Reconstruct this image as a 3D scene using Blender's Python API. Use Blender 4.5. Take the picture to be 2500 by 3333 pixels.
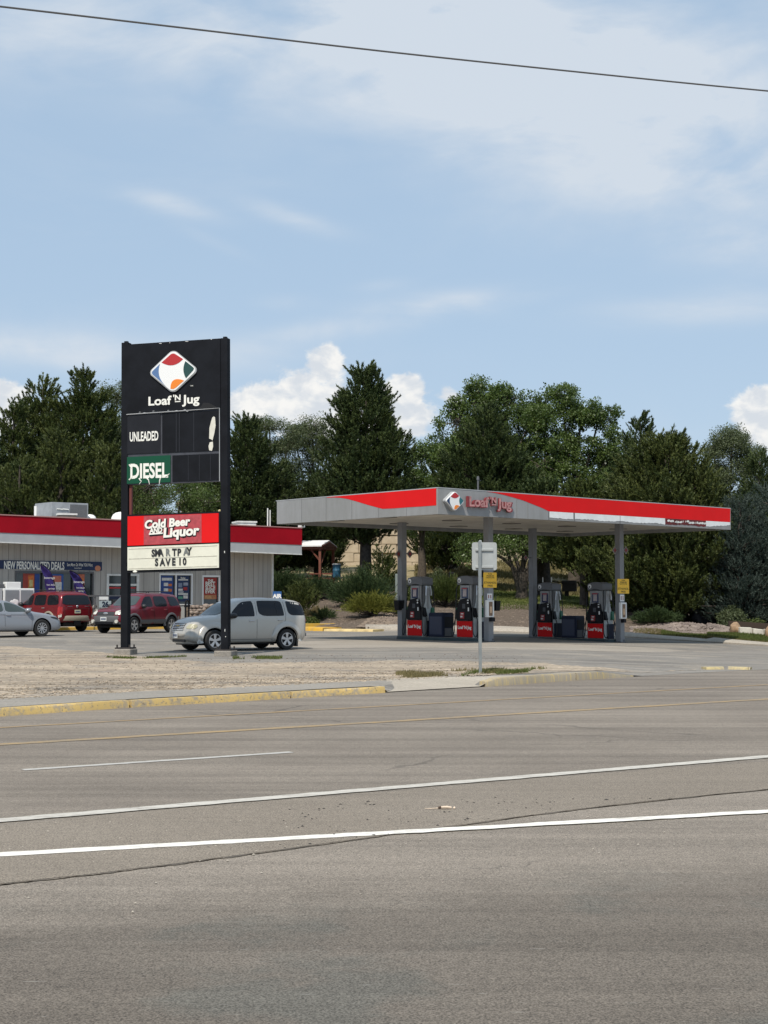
import bpy, bmesh, math, random
import numpy as np
from mathutils import Vector, Matrix
from mathutils.bvhtree import BVHTree
R = math.radians
for o in list(bpy.data.objects): bpy.data.objects.remove(o)
scene = bpy.context.scene
col = scene.collection
# ------------------------------------------------------------------ camera
F, PX0, PY0, PITCH, CAMZ = 4625.0, 1250.0, 1666.5, R(3.42), 1.70
cam_d = bpy.data.cameras.new("camera"); cam = bpy.data.objects.new("camera", cam_d); col.objects.link(cam)
cam.location = (0, 0, CAMZ); cam.rotation_euler = (R(90) + PITCH, 0, 0)
cam_d.sensor_fit = 'HORIZONTAL'; cam_d.sensor_width = 36; cam_d.lens = 36 * F / 2500
cam_d.clip_start = 0.1; cam_d.clip_end = 6000
scene.camera = cam
# ------------------------------------------------------------------ light
SUN_AZ = math.atan2(-0.32, -0.95)      # azimuth of the sun seen from the origin, from +Y towards +X
SUN_EL = R(56)
sun_dir = Vector((math.sin(SUN_AZ) * math.cos(SUN_EL), math.cos(SUN_AZ) * math.cos(SUN_EL), math.sin(SUN_EL)))
sd = bpy.data.lights.new("sun", 'SUN'); sun = bpy.data.objects.new("sun", sd); col.objects.link(sun)
sd.energy = 3.3; sd.angle = R(0.7); sd.color = (1.0, 0.935, 0.84)
sun.rotation_euler = sun_dir.to_track_quat('Z', 'Y').to_euler()
scene.view_settings.view_transform = 'Standard'
scene.view_settings.look = 'None'
scene.view_settings.exposure = 0.45
scene.view_settings.gamma = 1.0
# ------------------------------------------------------------------ world: sky with clouds
world = bpy.data.worlds.new("World"); scene.world = world; world.use_nodes = True
wt = world.node_tree; wt.nodes.clear()
class NT:
    def __init__(s, t): s.t = t
    def new(s, ty, **k):
        n = s.t.nodes.new(ty)
        for a, b in k.items(): setattr(n, a, b)
        return n
    def put(s, sock, v):
        if isinstance(v, bpy.types.NodeSocket): s.t.links.new(v, sock)
        elif v is not None: sock.default_value = v
    def m(s, op, a, b=None, c=None, clamp=False):
        n = s.new('ShaderNodeMath', operation=op, use_clamp=clamp)
        s.put(n.inputs[0], a); s.put(n.inputs[1], b)
        if c is not None: s.put(n.inputs[2], c)
        return n.outputs[0]
    def smooth(s, v, a, b, lo=0.0, hi=1.0):
        n = s.new('ShaderNodeMapRange', interpolation_type='SMOOTHSTEP')
        s.put(n.inputs[0], v); n.inputs[1].default_value = a; n.inputs[2].default_value = b
        n.inputs[3].default_value = lo; n.inputs[4].default_value = hi
        return n.outputs[0]
    def mix(s, f, a, b, blend='MIX'):
        n = s.new('ShaderNodeMix', data_type='RGBA', blend_type=blend)
        s.put(n.inputs[0], f); s.put(n.inputs[6], a); s.put(n.inputs[7], b)
        return n.outputs[2]
    def noise(s, vec, scale, detail=4, rough=0.55, dist=0.0):
        n = s.new('ShaderNodeTexNoise')
        if vec is not None: s.put(n.inputs['Vector'], vec)
        n.inputs['Scale'].default_value = scale; n.inputs['Detail'].default_value = detail
        n.inputs['Roughness'].default_value = rough; n.inputs['Distortion'].default_value = dist
        return n.outputs[0]
    def mapping(s, vec, scale=(1, 1, 1), rot=(0, 0, 0), loc=(0, 0, 0)):
        n = s.new('ShaderNodeMapping'); s.put(n.inputs[0], vec)
        n.inputs['Scale'].default_value = scale; n.inputs['Rotation'].default_value = rot; n.inputs['Location'].default_value = loc
        return n.outputs[0]
w = NT(wt)
sky = w.new('ShaderNodeTexSky', sky_type='NISHITA'); sky.sun_disc = False
sky.sun_elevation = SUN_EL; sky.sun_rotation = SUN_AZ; sky.altitude = 1200; sky.air_density = 1.0; sky.dust_density = 1.6; sky.ozone_density = 1.0
tc = w.new('ShaderNodeTexCoord'); sep = w.new('ShaderNodeSeparateXYZ'); wt.links.new(tc.outputs['Generated'], sep.inputs[0])
az = w.m('MULTIPLY', w.m('ARCTAN2', sep.outputs[0], sep.outputs[1]), 57.2958)      # degrees, 0 = north (+Y)
el = w.m('MULTIPLY', w.m('ARCSINE', sep.outputs[2]), 57.2958)
def ang(px, py):                                                                       # direction of a cloud on the sky
    dx, up = (px - PX0) / F, (PY0 - py) / F
    x, y, z = dx, math.cos(PITCH) - up * math.sin(PITCH), math.sin(PITCH) + up * math.cos(PITCH)
    return math.degrees(math.atan2(x, y)), math.degrees(math.atan2(z, math.hypot(x, y)))
cmb = w.new('ShaderNodeCombineXYZ'); w.put(cmb.inputs[0], az); w.put(cmb.inputs[1], el)
AE = cmb.outputs[0]
def blob(px, py, sx, sy, rot=0.0):
    a0, e0 = ang(px, py); sx, sy = math.degrees(sx / F), math.degrees(sy / F)
    da = w.m('SUBTRACT', az, a0); de = w.m('SUBTRACT', el, e0)
    c, s_ = math.cos(R(rot)), math.sin(R(rot))
    u = w.m('MULTIPLY', w.m('ADD', w.m('MULTIPLY', da, c), w.m('MULTIPLY', de, s_)), 1 / sx)
    v = w.m('MULTIPLY', w.m('SUBTRACT', w.m('MULTIPLY', de, c), w.m('MULTIPLY', da, s_)), 1 / sy)
    q = w.m('ADD', w.m('MULTIPLY', u, u), w.m('MULTIPLY', v, v))
    return w.m('EXPONENT', w.m('MULTIPLY', q, -1.0))
def total(lst):
    t = None
    for amp, b in lst:
        b = w.m('MULTIPLY', b, amp) if amp != 1 else b
        t = b if t is None else w.m('ADD', t, b)
    return t
# thin high cloud
wis = w.noise(w.mapping(AE, (0.075, 0.17, 1), (0, 0, R(-20))), 1.0, 8, 0.60, 0.45)
wis2 = w.noise(w.mapping(AE, (0.22, 0.62, 1), (0, 0, R(-14)), (3, 7, 0)), 1.0, 4, 0.5, 0.4)
hi_m = total([(1.35, blob(1950, 330, 950, 270, -12)), (1.1, blob(1250, 60, 1000, 200, 0)), (0.6, blob(2300, 560, 500, 120, -6)), (0.50, blob(600, 200, 420, 150, -22)),
              (0.45, blob(100, 120, 300, 160, 0)), (0.8, blob(960, 710, 150, 30, -14)), (0.9, blob(570, 670, 140, 30, -12)), (0.30, blob(700, 790, 120, 20, -22)),
              (0.9, blob(1420, 985, 260, 34, 5)), (0.9, blob(1150, 1060, 420, 36, 8)), (0.9, blob(2280, 1010, 360, 44, 0)), (0.7, blob(2450, 800, 200, 60, 0)),
              (1.0, blob(200, 1140, 700, 60, 0)), (0.6, blob(930, 985, 90, 24, 0)), (0.3, blob(1240, 930, 90, 20, 5))])
hi = w.m('MULTIPLY', hi_m, w.smooth(w.m('ADD', w.m('MULTIPLY', wis, 0.75), w.m('MULTIPLY', wis2, 0.4)), 0.34, 0.84))
far_w = w.m('MULTIPLY', w.smooth(wis, 0.48, 0.75), w.m('ADD', 0.16, w.m('MULTIPLY', w.smooth(w.m('ABSOLUTE', az), 18, 30), 0.6)))
hi = w.m('MINIMUM', w.m('ADD', w.m('MULTIPLY', hi, 1.15), far_w), 0.80)
# cumulus heads low over the trees
cn = w.noise(w.mapping(AE, (0.62, 0.85, 1), (0, 0, 0), (11, 3, 0)), 1.0, 8, 0.62, 0.25)
cu_m = total([(1, blob(1075, 1170, 62, 62)), (1, blob(980, 1255, 100, 75)), (1, blob(830, 1320, 130, 75)), (1, blob(1320, 1300, 75, 90)), (1, blob(1210, 1330, 150, 80)), (0.9, blob(1140, 1390, 300, 80)),
              (1, blob(2470, 1325, 90, 70)), (1, blob(2540, 1400, 160, 130)), (0.25, blob(2280, 1345, 110, 30)), (1.0, blob(20, 1290, 90, 65)), (0.9, blob(-60, 1380, 220, 110)), (0.7, blob(1475, 1300, 40, 60, 45)),
              (0.85, blob(3300, 1350, 420, 150)), (0.9, blob(-900, 1330, 500, 170)), (0.9, blob(5200, 1300, 700, 260)), (0.8, blob(-3300, 1250, 800, 300))])
cu = w.smooth(w.m('ADD', cu_m, w.m('MULTIPLY', w.m('SUBTRACT', cn, 0.5), 2.0)), 0.48, 0.86)
shade = w.smooth(w.noise(w.mapping(AE, (0.9, 1.3, 1), (0, 0, 0), (11.3, 2.6, 0)), 1.0, 6, 0.55, 0.2), 0.38, 0.66)
haze_f = w.m('MULTIPLY', w.m('EXPONENT', w.m('MULTIPLY', w.m('MAXIMUM', el, 0.0), -0.15)), 0.62)
CB = 7.3
base_sky = w.mix(0.80, sky.outputs[0], (3.40, 4.60, 6.0, 1))
c1 = w.mix(haze_f, base_sky, (CB * 0.64, CB * 0.74, CB * 0.82, 1))
c2 = w.mix(hi, c1, (CB * 0.735, CB * 0.795, CB * 0.865, 1))
cu_col = w.mix(shade, (CB * 0.74, CB * 0.78, CB * 0.83, 1), (CB * 1.03, CB * 1.01, CB * .97, 1))
c3 = w.mix(w.m('MULTIPLY', cu, 0.92), c2, cu_col)
bg = w.new('ShaderNodeBackground'); bg.inputs[1].default_value = 0.095; wt.links.new(c3, bg.inputs[0])
wo = w.new('ShaderNodeOutputWorld'); wt.links.new(bg.outputs[0], wo.inputs[0])
# ------------------------------------------------------------------ measuring helpers (turn a bearing into a place)
def ray(px, py):
    dx, up = (px - PX0) / F, (PY0 - py) / F
    return Vector((dx, math.cos(PITCH) - up * math.sin(PITCH), math.sin(PITCH) + up * math.cos(PITCH)))
def U(px, py, Y):
    d = ray(px, py); return Vector((0, 0, CAMZ)) + d * (Y / d.y)
def UG(px, py, z):
    d = ray(px, py); return Vector((0, 0, CAMZ)) + d * ((z - CAMZ) / d.z)
class Plane:                                   # vertical plane through P along horizontal unit e; gives (s, z)
    def __init__(s, P, e):
        s.P = Vector((P[0], P[1])); s.e = Vector((e[0], e[1])).normalized()
    def hit(s, px, py):
        d = ray(px, py); ex, ey = s.e; dx, dy = d.x, d.y
        den = ex * dy - ey * dx; sv = (s.P.y * dx - s.P.x * dy) / den
        x, y = s.P.x + ex * sv, s.P.y + ey * sv
        t = y / d.y
        return sv, CAMZ + d.z * t
    def off(s, k):                             # parallel plane, k metres further away (to the left of e)
        return Plane((s.P.x - s.e.y * k, s.P.y + s.e.x * k), s.e)
# ------------------------------------------------------------------ materials
MATS = {}
def mat(name, c, rough=0.6, metal=0.0, var=0.0, vscale=3.0, bump=0.0, bscale=40.0, spec=0.5, coat=0.0, c2=None, emit=None, alpha=None):
    if name in MATS: return MATS[name]
    m = bpy.data.materials.new(name); m.use_nodes = True; t = m.node_tree; n = NT(t)
    b = t.nodes['Principled BSDF']
    b.inputs['Roughness'].default_value = rough; b.inputs['Metallic'].default_value = metal
    b.inputs['Specular IOR Level'].default_value = spec; b.inputs['Coat Weight'].default_value = coat; b.inputs['Coat Roughness'].default_value = 0.06
    C4 = (*c, 1)
    if var > 0:
        tcn = n.new('ShaderNodeTexCoord')
        f = n.smooth(n.noise(tcn.outputs['Object'], vscale, 6, 0.6), 0.3, 0.7)
        lo = tuple(max(0, x * (1 - var)) for x in c) if c2 is None else c2
        hi_ = tuple(min(1, x * (1 + var)) for x in c) if c2 is None else c
        n.put(b.inputs['Base Color'], n.mix(f, (*lo, 1), (*hi_, 1)))
    else: b.inputs['Base Color'].default_value = C4
    if bump > 0:
        tcn = n.new('ShaderNodeTexCoord'); bn = n.new('ShaderNodeBump'); bn.inputs['Strength'].default_value = bump; bn.inputs['Distance'].default_value = 0.02
        n.put(bn.inputs['Height'], n.noise(tcn.outputs['Object'], bscale, 5, 0.6)); n.put(b.inputs['Normal'], bn.outputs[0])
    if alpha is not None: b.inputs['Alpha'].default_value = alpha
    MATS[name] = m; return m
# ------------------------------------------------------------------ mesh building
class MB:
    def __init__(s): s.v = []; s.f = []; s.mi = []; s.cur = 0
    def add(s, vs, fs):
        k = len(s.v); s.v += [tuple(p) for p in vs]; s.f += [tuple(i + k for i in f) for f in fs]; s.mi += [s.cur] * len(fs); return s
    def box(s, x0, x1, y0, y1, z0, z1):
        return s.add([(x0, y0, z0), (x1, y0, z0), (x1, y1, z0), (x0, y1, z0), (x0, y0, z1), (x1, y0, z1), (x1, y1, z1), (x0, y1, z1)],
                     [(0, 3, 2, 1), (4, 5, 6, 7), (0, 1, 5, 4), (1, 2, 6, 5), (2, 3, 7, 6), (3, 0, 4, 7)])
    def cb(s, c, d):
        return s.box(c[0] - d[0] / 2, c[0] + d[0] / 2, c[1] - d[1] / 2, c[1] + d[1] / 2, c[2] - d[2] / 2, c[2] + d[2] / 2)
    def hexa(s, b, t):                          # bottom 4 points, top 4 points
        return s.add(list(b) + list(t), [(0, 3, 2, 1), (4, 5, 6, 7), (0, 1, 5, 4), (1, 2, 6, 5), (2, 3, 7, 6), (3, 0, 4, 7)])
    def cyl(s, p0, p1, r0, r1=None, n=12, caps=True):
        r1 = r0 if r1 is None else r1; p0, p1 = Vector(p0), Vector(p1); d = (p1 - p0).normalized()
        a = d.orthogonal().normalized(); b = d.cross(a); vs = []
        for p, r in ((p0, r0), (p1, r1)):
            for i in range(n):
                t = 2 * math.pi * i / n; vs.append(p + a * (r * math.cos(t)) + b * (r * math.sin(t)))
        fs = [(i, (i + 1) % n, n + (i + 1) % n, n + i) for i in range(n)]
        if caps: fs += [tuple(range(n - 1, -1, -1)), tuple(range(n, 2 * n))]
        return s.add(vs, fs)
    def tube(s, pts, r, n=8):
        pts = [Vector(p) for p in pts]; vs = []; fs = []; prev = None
        rs = r if isinstance(r, (list, tuple)) else [r] * len(pts)
        for i, p in enumerate(pts):
            d = (pts[min(i + 1, len(pts) - 1)] - pts[max(i - 1, 0)]).normalized()
            a = d.orthogonal().normalized() if prev is None else (prev - d * prev.dot(d)).normalized()
            prev = a; b = d.cross(a)
            for k in range(n):
                t = 2 * math.pi * k / n; vs.append(p + a * (rs[i] * math.cos(t)) + b * (rs[i] * math.sin(t)))
        for i in range(len(pts) - 1):
            for k in range(n): fs.append((i * n + k, i * n + (k + 1) % n, (i + 1) * n + (k + 1) % n, (i + 1) * n + k))
        fs += [tuple(range(n - 1, -1, -1)), tuple(range((len(pts) - 1) * n, len(pts) * n))]
        return s.add(vs, fs)
    def prism(s, pts, axis, a, b):              # 2D outline extruded from a to b along axis ('x': pts=(y,z), 'y': pts=(x,z), 'z': pts=(x,y))
        def P(p, t): return {'x': (t, p[0], p[1]), 'y': (p[0], t, p[1]), 'z': (p[0], p[1], t)}[axis]
        n = len(pts); vs = [P(p, a) for p in pts] + [P(p, b) for p in pts]
        return s.add(vs, [tuple(range(n - 1, -1, -1)), tuple(range(n, 2 * n))] + [(i, (i + 1) % n, n + (i + 1) % n, n + i) for i in range(n)])
    def ball(s, c, r, nu=12, nv=8, sq=(1, 1, 1)):
        vs = [(c[0], c[1], c[2] + r * sq[2])]
        for j in range(1, nv):
            for i in range(nu):
                p, t = math.pi * j / nv, 2 * math.pi * i / nu
                vs.append((c[0] + r * sq[0] * math.sin(p) * math.cos(t), c[1] + r * sq[1] * math.sin(p) * math.sin(t), c[2] + r * sq[2] * math.cos(p)))
        vs.append((c[0], c[1], c[2] - r * sq[2])); L = len(vs) - 1
        fs = [(0, 1 + i, 1 + (i + 1) % nu) for i in range(nu)]
        for j in range(nv - 2):
            for i in range(nu): a = 1 + j * nu; fs.append((a + i, a + nu + i, a + nu + (i + 1) % nu, a + (i + 1) % nu))
        a = 1 + (nv - 2) * nu; fs += [(a + i, L, a + (i + 1) % nu) for i in range(nu)]
        return s.add(vs, fs)
    def lathe(s, prof, axis='z', c=(0, 0, 0), n=24, closed=False):      # prof = (r, h)
        vs = []; m = len(prof)
        for i in range(n):
            t = 2 * math.pi * i / n
            for r, h in prof:
                x, y = r * math.cos(t), r * math.sin(t)
                p = {'z': (x, y, h), 'y': (x, h, y), 'x': (h, x, y)}[axis]; vs.append((p[0] + c[0], p[1] + c[1], p[2] + c[2]))
        fs = []
        for i in range(n):
            for j in range(m if closed else m - 1):
                j2 = (j + 1) % m
                fs.append((i * m + j, ((i + 1) % n) * m + j, ((i + 1) % n) * m + j2, i * m + j2))
        return s.add(vs, fs)
    def build(s, name, m, parent=None, bevel=0.0, smooth=False, seg=2, ang=40):
        me = bpy.data.meshes.new(name); me.from_pydata(s.v, [], s.f)
        ms = m if isinstance(m, (list, tuple)) else [m]
        for x in ms: me.materials.append(x)
        if len(ms) > 1: me.polygons.foreach_set('material_index', s.mi)
        bm = bmesh.new(); bm.from_mesh(me); bmesh.ops.recalc_face_normals(bm, faces=bm.faces[:])
        if bevel > 0:
            es = [e for e in bm.edges if len(e.link_faces) == 2 and e.calc_face_angle(0) > R(30)]
            bmesh.ops.bevel(bm, geom=es, offset=bevel, segments=seg, affect='EDGES', profile=0.5, clamp_overlap=True)
        if smooth:
            for f in bm.faces: f.smooth = True
            for e in bm.edges:
                if len(e.link_faces) == 2 and e.calc_face_angle(0) > R(ang): e.smooth = False
        bm.to_mesh(me); bm.free()
        return link(name, me, parent)
def link(name, me, parent=None):
    o = bpy.data.objects.new(name, me); col.objects.link(o)
    if parent is not None: o.parent = parent
    return o
def tag(o, label=None, cat=None, group=None, kind=None):
    if label: o['label'] = label
    if cat: o['category'] = cat
    if group: o['group'] = group
    if kind: o['kind'] = kind
    return o
def empty(name, loc, rz=0.0, label=None, cat=None, group=None):
    o = bpy.data.objects.new(name, None); col.objects.link(o); o.location = loc; o.rotation_euler = (0, 0, rz); o.empty_display_size = 0.3
    return tag(o, label, cat, group)
def copy_tree(o, parent=None):
    c = o.copy(); col.objects.link(c)
    if parent is not None: c.parent = parent
    for ch in list(o.children): copy_tree(ch, c)
    return c
def text_mb(s, h, bold=0.0, shear=0.0, width=1.0, depth=0.0, align='CENTER', spacing=1.0):
    """lettering in the x,z plane facing -y, cap height h, centred on the origin"""
    cu_ = bpy.data.curves.new('lettering', 'FONT'); cu_.body = s; cu_.size = 1.0; cu_.offset = bold; cu_.shear = shear; cu_.align_x = align
    cu_.space_character = spacing; cu_.resolution_u = 3; cu_.extrude = 0.0
    ob = bpy.data.objects.new('lettering', cu_); col.objects.link(ob)
    dg = bpy.context.evaluated_depsgraph_get(); dg.update(); me = ob.evaluated_get(dg).to_mesh()
    vs = [tuple(v.co) for v in me.vertices]; fs = [tuple(p.vertices) for p in me.polygons]
    bpy.data.objects.remove(ob); bpy.data.curves.remove(cu_)
    k = h / 0.70; zs = [v[1] for v in vs] or [0]
    xs = [v[0] for v in vs] or [0]; cx = (min(xs) + max(xs)) / 2 if align == 'CENTER' else min(xs)
    mb = MB(); mb.add([((v[0] - cx) * k * width, -depth, (v[1] - 0.35) * k) for v in vs], fs)
    if depth > 0:                               # side walls so that raised letters have thickness
        bm = bmesh.new(); tmp = bpy.data.meshes.new('t'); tmp.from_pydata(mb.v, [], mb.f); bm.from_mesh(tmp)
        bmesh.ops.remove_doubles(bm, verts=bm.verts[:], dist=1e-5)
        bd = [e for e in bm.edges if len(e.link_faces) == 1]
        g = bmesh.ops.extrude_edge_only(bm, edges=bd)
        for v in g['geom']:
            if isinstance(v, bmesh.types.BMVert): v.co.y = 0
        bm.verts.index_update(); mb = MB(); mb.add([tuple(v.co) for v in bm.verts], [tuple(v.index for v in f.verts) for f in bm.faces]); bm.free(); bpy.data.meshes.remove(tmp)
    return mb
def put_text(s, h, m, parent, loc, name='lettering', rot=0.0, **k):
    o = text_mb(s, h, **k).build(name, m, parent); o.location = loc; o.rotation_euler = (0, rot, 0); return o
def rrect(x0, x1, z0, z1, r, n=4):
    out = []
    for cx, cz, a0 in ((x1 - r, z1 - r, 0), (x0 + r, z1 - r, 90), (x0 + r, z0 + r, 180), (x1 - r, z0 + r, 270)):
        for i in range(n + 1):
            a = R(a0 + 90 * i / n); out.append((cx + r * math.cos(a), cz + r * math.sin(a)))
    return out
def copies(name, mesh, parent): return link(name, mesh, parent)
def interp(x, xs, ys):
    return float(np.interp(x, xs, ys))
def npmesh(name, V, faces_n, m, parent=None, tone=None):
    """fast mesh: V (N,3), faces of constant size faces_n, vertices in order"""
    me = bpy.data.meshes.new(name); n = len(V); nf = n // faces_n
    me.vertices.add(n); me.vertices.foreach_set('co', V.astype(np.float32).ravel())
    me.loops.add(n); me.loops.foreach_set('vertex_index', np.arange(n, dtype=np.int32))
    me.polygons.add(nf); me.polygons.foreach_set('loop_start', np.arange(0, n, faces_n, dtype=np.int32)); me.polygons.foreach_set('loop_total', np.full(nf, faces_n, dtype=np.int32))
    if tone is not None: at_ = me.attributes.new('tone', 'FLOAT', 'FACE'); at_.data.foreach_set('value', np.asarray(tone, np.float32))
    me.materials.append(m); me.update(calc_edges=True)
    return link(name, me, parent)
# ================================================================== THE GROUND
ROADZ = -0.12
def sstep(t): t = min(1, max(0, t)); return t * t * (3 - 2 * t)
# distance of the kerb (front edge of the lot) and of the far edge of the lot along each bearing a = x / y
KP = [(-900, 2400), (0, 2333), (400, 2305), (800, 2282), (1100, 2264), (1240, 2256), (1580, 2236), (2060, 2203), (2400, 2184), (2900, 2163), (3800, 2130)]
def bearing(px): return (px - PX0) / F
KA = []; KY = []
for px, py in KP:
    q = UG(px, py, ROADZ); KA.append(q.x / q.y); KY.append(q.y)
def kerbY(a): return interp(a, KA, KY)
FA = [bearing(p) for p in (-900, 0, 500, 900, 1240, 1700, 2060, 2300, 2500, 2900, 3800)]
FY = [100, 92, 86, 76, 72, 71, 68, 64, 61, 58, 60]
def farY(a): return interp(a, FA, FY)
def zlot(x, y):
    z = -0.033 * max(0.0, x - 4.0); z = max(z, -0.55)
    z += 0.16 * sstep((y - 46) / 12) * sstep((-x - 4) / 8)
    d = y - kerbY(x / max(y, 1)); e = sstep(d / 7)
    a = x / max(y, 1); edge = interp(a, [bearing(1225), bearing(1262), bearing(1560), bearing(1600), bearing(1940), bearing(2075)], [0, -.116, -.116, 0, 0, -.116])
    if a < bearing(1600): e = sstep(d / 1.9)
    return edge * (1 - e) + z * e if a > bearing(1225) else z
HD = [0, 4, 8, 14, 22, 35, 60, 120]
HP = [bearing(p) for p in (500, 1000, 1300, 1700, 2000, 2300, 2700)]
HZ = [[.2, .6, 1.5, 2.6, 3.2, 4, 6, 9], [.12, .55, 1.25, 2.3, 2.95, 3.6, 5.5, 9], [.05, .48, 1.05, 1.75, 2.35, 3.2, 5.5, 9],
      [0, .6, 1.25, 1.7, 2.1, 2.9, 5.5, 9], [-.05, .4, .9, 1.3, 1.7, 2.5, 5, 8.5], [-.1, .2, .42, .65, .9, 1.5, 4, 8], [-.2, .1, .25, .4, .6, 1.1, 3, 7]]
def H(x, y):
    """height of the ground behind the forecourt"""
    a = x / max(y, 1); d = y - farY(a)
    if d < 0: return zlot(x, y)
    k = interp(a, HP, range(len(HP))); i = int(min(k, len(HP) - 2)); t = k - i
    z = interp(d, HD, HZ[i]) * (1 - t) + interp(d, HD, HZ[i + 1]) * t
    b = zlot(x, y - d)
    n = 0.09 * math.sin(x * 1.3 + y * .7) + 0.07 * math.sin(x * .6 - y * 1.1 + 2)
    return b + (z - interp(0, HD, HZ[i]) * (1 - t) - 0) * 1.0 + 0.12 + n * sstep(d / 4) if d > 0 else z
def stat(px, Y, dz=0.0):
    """a standing place: bearing of column px at distance Y, on the ground"""
    x = bearing(px) * Y / math.cos(0); return Vector((x, Y, H(x, Y) + dz))
DIRA = R(33)                  # the road runs along this direction
def surf_mat(name, ca, cb, speck=90, speck_amp=0.35, streak=0.0, patch=0.25, bump=0.35, rough=0.9, streak_rot=DIRA, pscale=0.25, band=None, third=None, nicks=False, crack=0.0):
    m = bpy.data.materials.new(name); m.use_nodes = True; n = NT(m.node_tree); b = m.node_tree.nodes['Principled BSDF']
    b.inputs['Roughness'].default_value = rough; b.inputs['Specular IOR Level'].default_value = 0.25
    t = n.new('ShaderNodeTexCoord').outputs['Object']
    g1 = n.noise(t, pscale, 5, 0.6); f = n.smooth(g1, 0.35, 0.65)
    c = n.mix(f, (*ca, 1), (*cb, 1))
    if third is not None:
        g4 = n.smooth(n.noise(n.mapping(t, (1, 1, 1), (0, 0, 0), (31, 7, 0)), pscale * 2.3, 5, 0.65), 0.5, 0.64); c = n.mix(g4, c, (*third, 1))
    if band is not None:                    # the worn wheel lane lies on one side of a soft line along the road
        s3 = n.new('ShaderNodeSeparateXYZ'); n.put(s3.inputs[0], t); v = n.m('ADD', n.m('MULTIPLY', s3.outputs[0], -math.sin(streak_rot)), n.m('MULTIPLY', s3.outputs[1], math.cos(streak_rot)))
        v = n.m('ADD', v, n.m('MULTIPLY', n.m('SUBTRACT', n.noise(t, 1.1, 6, .7), .5), 2.2)); c = n.mix(n.smooth(v, band[1], band[2]), c, (*band[0], 1))
    if streak > 0:
        v = n.mapping(t, (0.03, 1.6, 1), (0, 0, -streak_rot)); sv = n.noise(v, 1.0, 5, 0.65)
        v2 = n.mapping(t, (0.25, 5.0, 1), (0, 0, -streak_rot), (3, 9, 0)); sv2 = n.noise(v2, 1.0, 4, 0.6)
        k = n.m('ADD', n.smooth(sv, 0.3, 0.7, 1 - streak, 1 + streak), n.smooth(sv2, 0.3, 0.7, -streak * 0.45, streak * 0.45))
        hs = n.new('ShaderNodeVectorMath', operation='SCALE'); n.put(hs.inputs[0], c); n.put(hs.inputs[3], k); c = hs.outputs[0]
    sp = n.noise(t, speck, 3, 0.75); sp2 = n.noise(t, speck * 0.33, 3, 0.7)
    k = n.m('ADD', n.smooth(sp, 0.32, 0.68, 1 - speck_amp, 1 + speck_amp), n.smooth(sp2, 0.3, 0.7, -patch * 0.5, patch * 0.5))
    hs = n.new('ShaderNodeVectorMath', operation='SCALE'); n.put(hs.inputs[0], c); n.put(hs.inputs[3], k); c = hs.outputs[0]
    if nicks:                               # short dark and pale nicks lying along the wheel tracks
        v3 = n.noise(n.mapping(t, (3.5, 40, 1), (0, 0, -streak_rot)), 1.0, 2, .6); area = n.smooth(n.noise(t, .8, 3, .6), .45, .6)
        c = n.mix(n.m('MULTIPLY', n.m('MULTIPLY', n.smooth(v3, .68, .74), area), .75), c, (.03, .028, .025, 1))
        v4 = n.noise(n.mapping(t, (4, 55, 1), (0, 0, -streak_rot), (5, 5, 0)), 1.0, 2, .6); c = n.mix(n.m('MULTIPLY', n.smooth(v4, .71, .76), .6), c, (.42, .40, .36, 1))
    if crack > 0:
        vo = n.new('ShaderNodeTexVoronoi', feature='DISTANCE_TO_EDGE'); wn = n.new('ShaderNodeTexNoise'); n.put(wn.inputs['Vector'], t); wn.inputs['Scale'].default_value = 1.2; wn.inputs['Detail'].default_value = 5
        mixv = n.new('ShaderNodeVectorMath', operation='MULTIPLY_ADD'); n.put(mixv.inputs[0], wn.outputs['Color']); mixv.inputs[1].default_value = (1.1, 1.1, 0); n.put(mixv.inputs[2], t)
        n.put(vo.inputs['Vector'], n.mapping(mixv.outputs[0], (.10, .28, 1), (0, 0, -streak_rot))); vo.inputs['Scale'].default_value = 1.0
        msk = n.m('MULTIPLY', n.m('SUBTRACT', 1.0, n.smooth(vo.outputs['Distance'], .0008, .0045)), n.smooth(n.noise(t, .3, 3, .5), .47, .60))
        c = n.mix(n.m('MULTIPLY', msk, crack), c, (.05, .045, .04, 1))
    n.put(b.inputs['Base Color'], c)
    bn = n.new('ShaderNodeBump'); bn.inputs['Strength'].default_value = bump; bn.inputs['Distance'].default_value = 0.012
    n.put(bn.inputs['Height'], sp); n.put(b.inputs['Normal'], bn.outputs[0])
    return m
m_road = surf_mat('worn_asphalt', (.180, .154, .126), (.215, .185, .151), 60, .32, .16, .2, .45, crack=.45)
m_road_old = surf_mat('coarse_chip_asphalt', (.200, .180, .154), (.235, .213, .184), 34, .50, .05, .55, .7, third=(.17, .16, .145))
m_road_mid = surf_mat('brown_chip_asphalt', (.208, .177, .141), (.230, .197, .158), 70, .5, .06, .25, .6)
m_road_near = surf_mat('chip_asphalt_with_darker_wheel_lane', (.132, .113, .092), (.155, .133, .109), 85, .50, .12, .25, .6, third=(.124, .115, .097), band=((.232, .200, .164), 7.6, 9.4), nicks=True, crack=.35, streak_rot=R(16))
m_lot = surf_mat('forecourt_asphalt', (.190, .174, .152), (.228, .209, .182), 40, .20, .24, .25, .3, third=(.265, .235, .195), crack=.5)
m_beige = surf_mat('sandy_worn_paving', (.295, .240, .178), (.352, .288, .215), 14, .24, .30, .6, .5, third=(.24, .205, .165))
m_conc = surf_mat('old_concrete', (.33, .29, .235), (.40, .355, .29), 60, .14, .05, .25, .3)
m_walk = surf_mat('grey_concrete_walk', (.235, .215, .185), (.28, .255, .22), 60, .12, .05, .25, .3)
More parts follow.
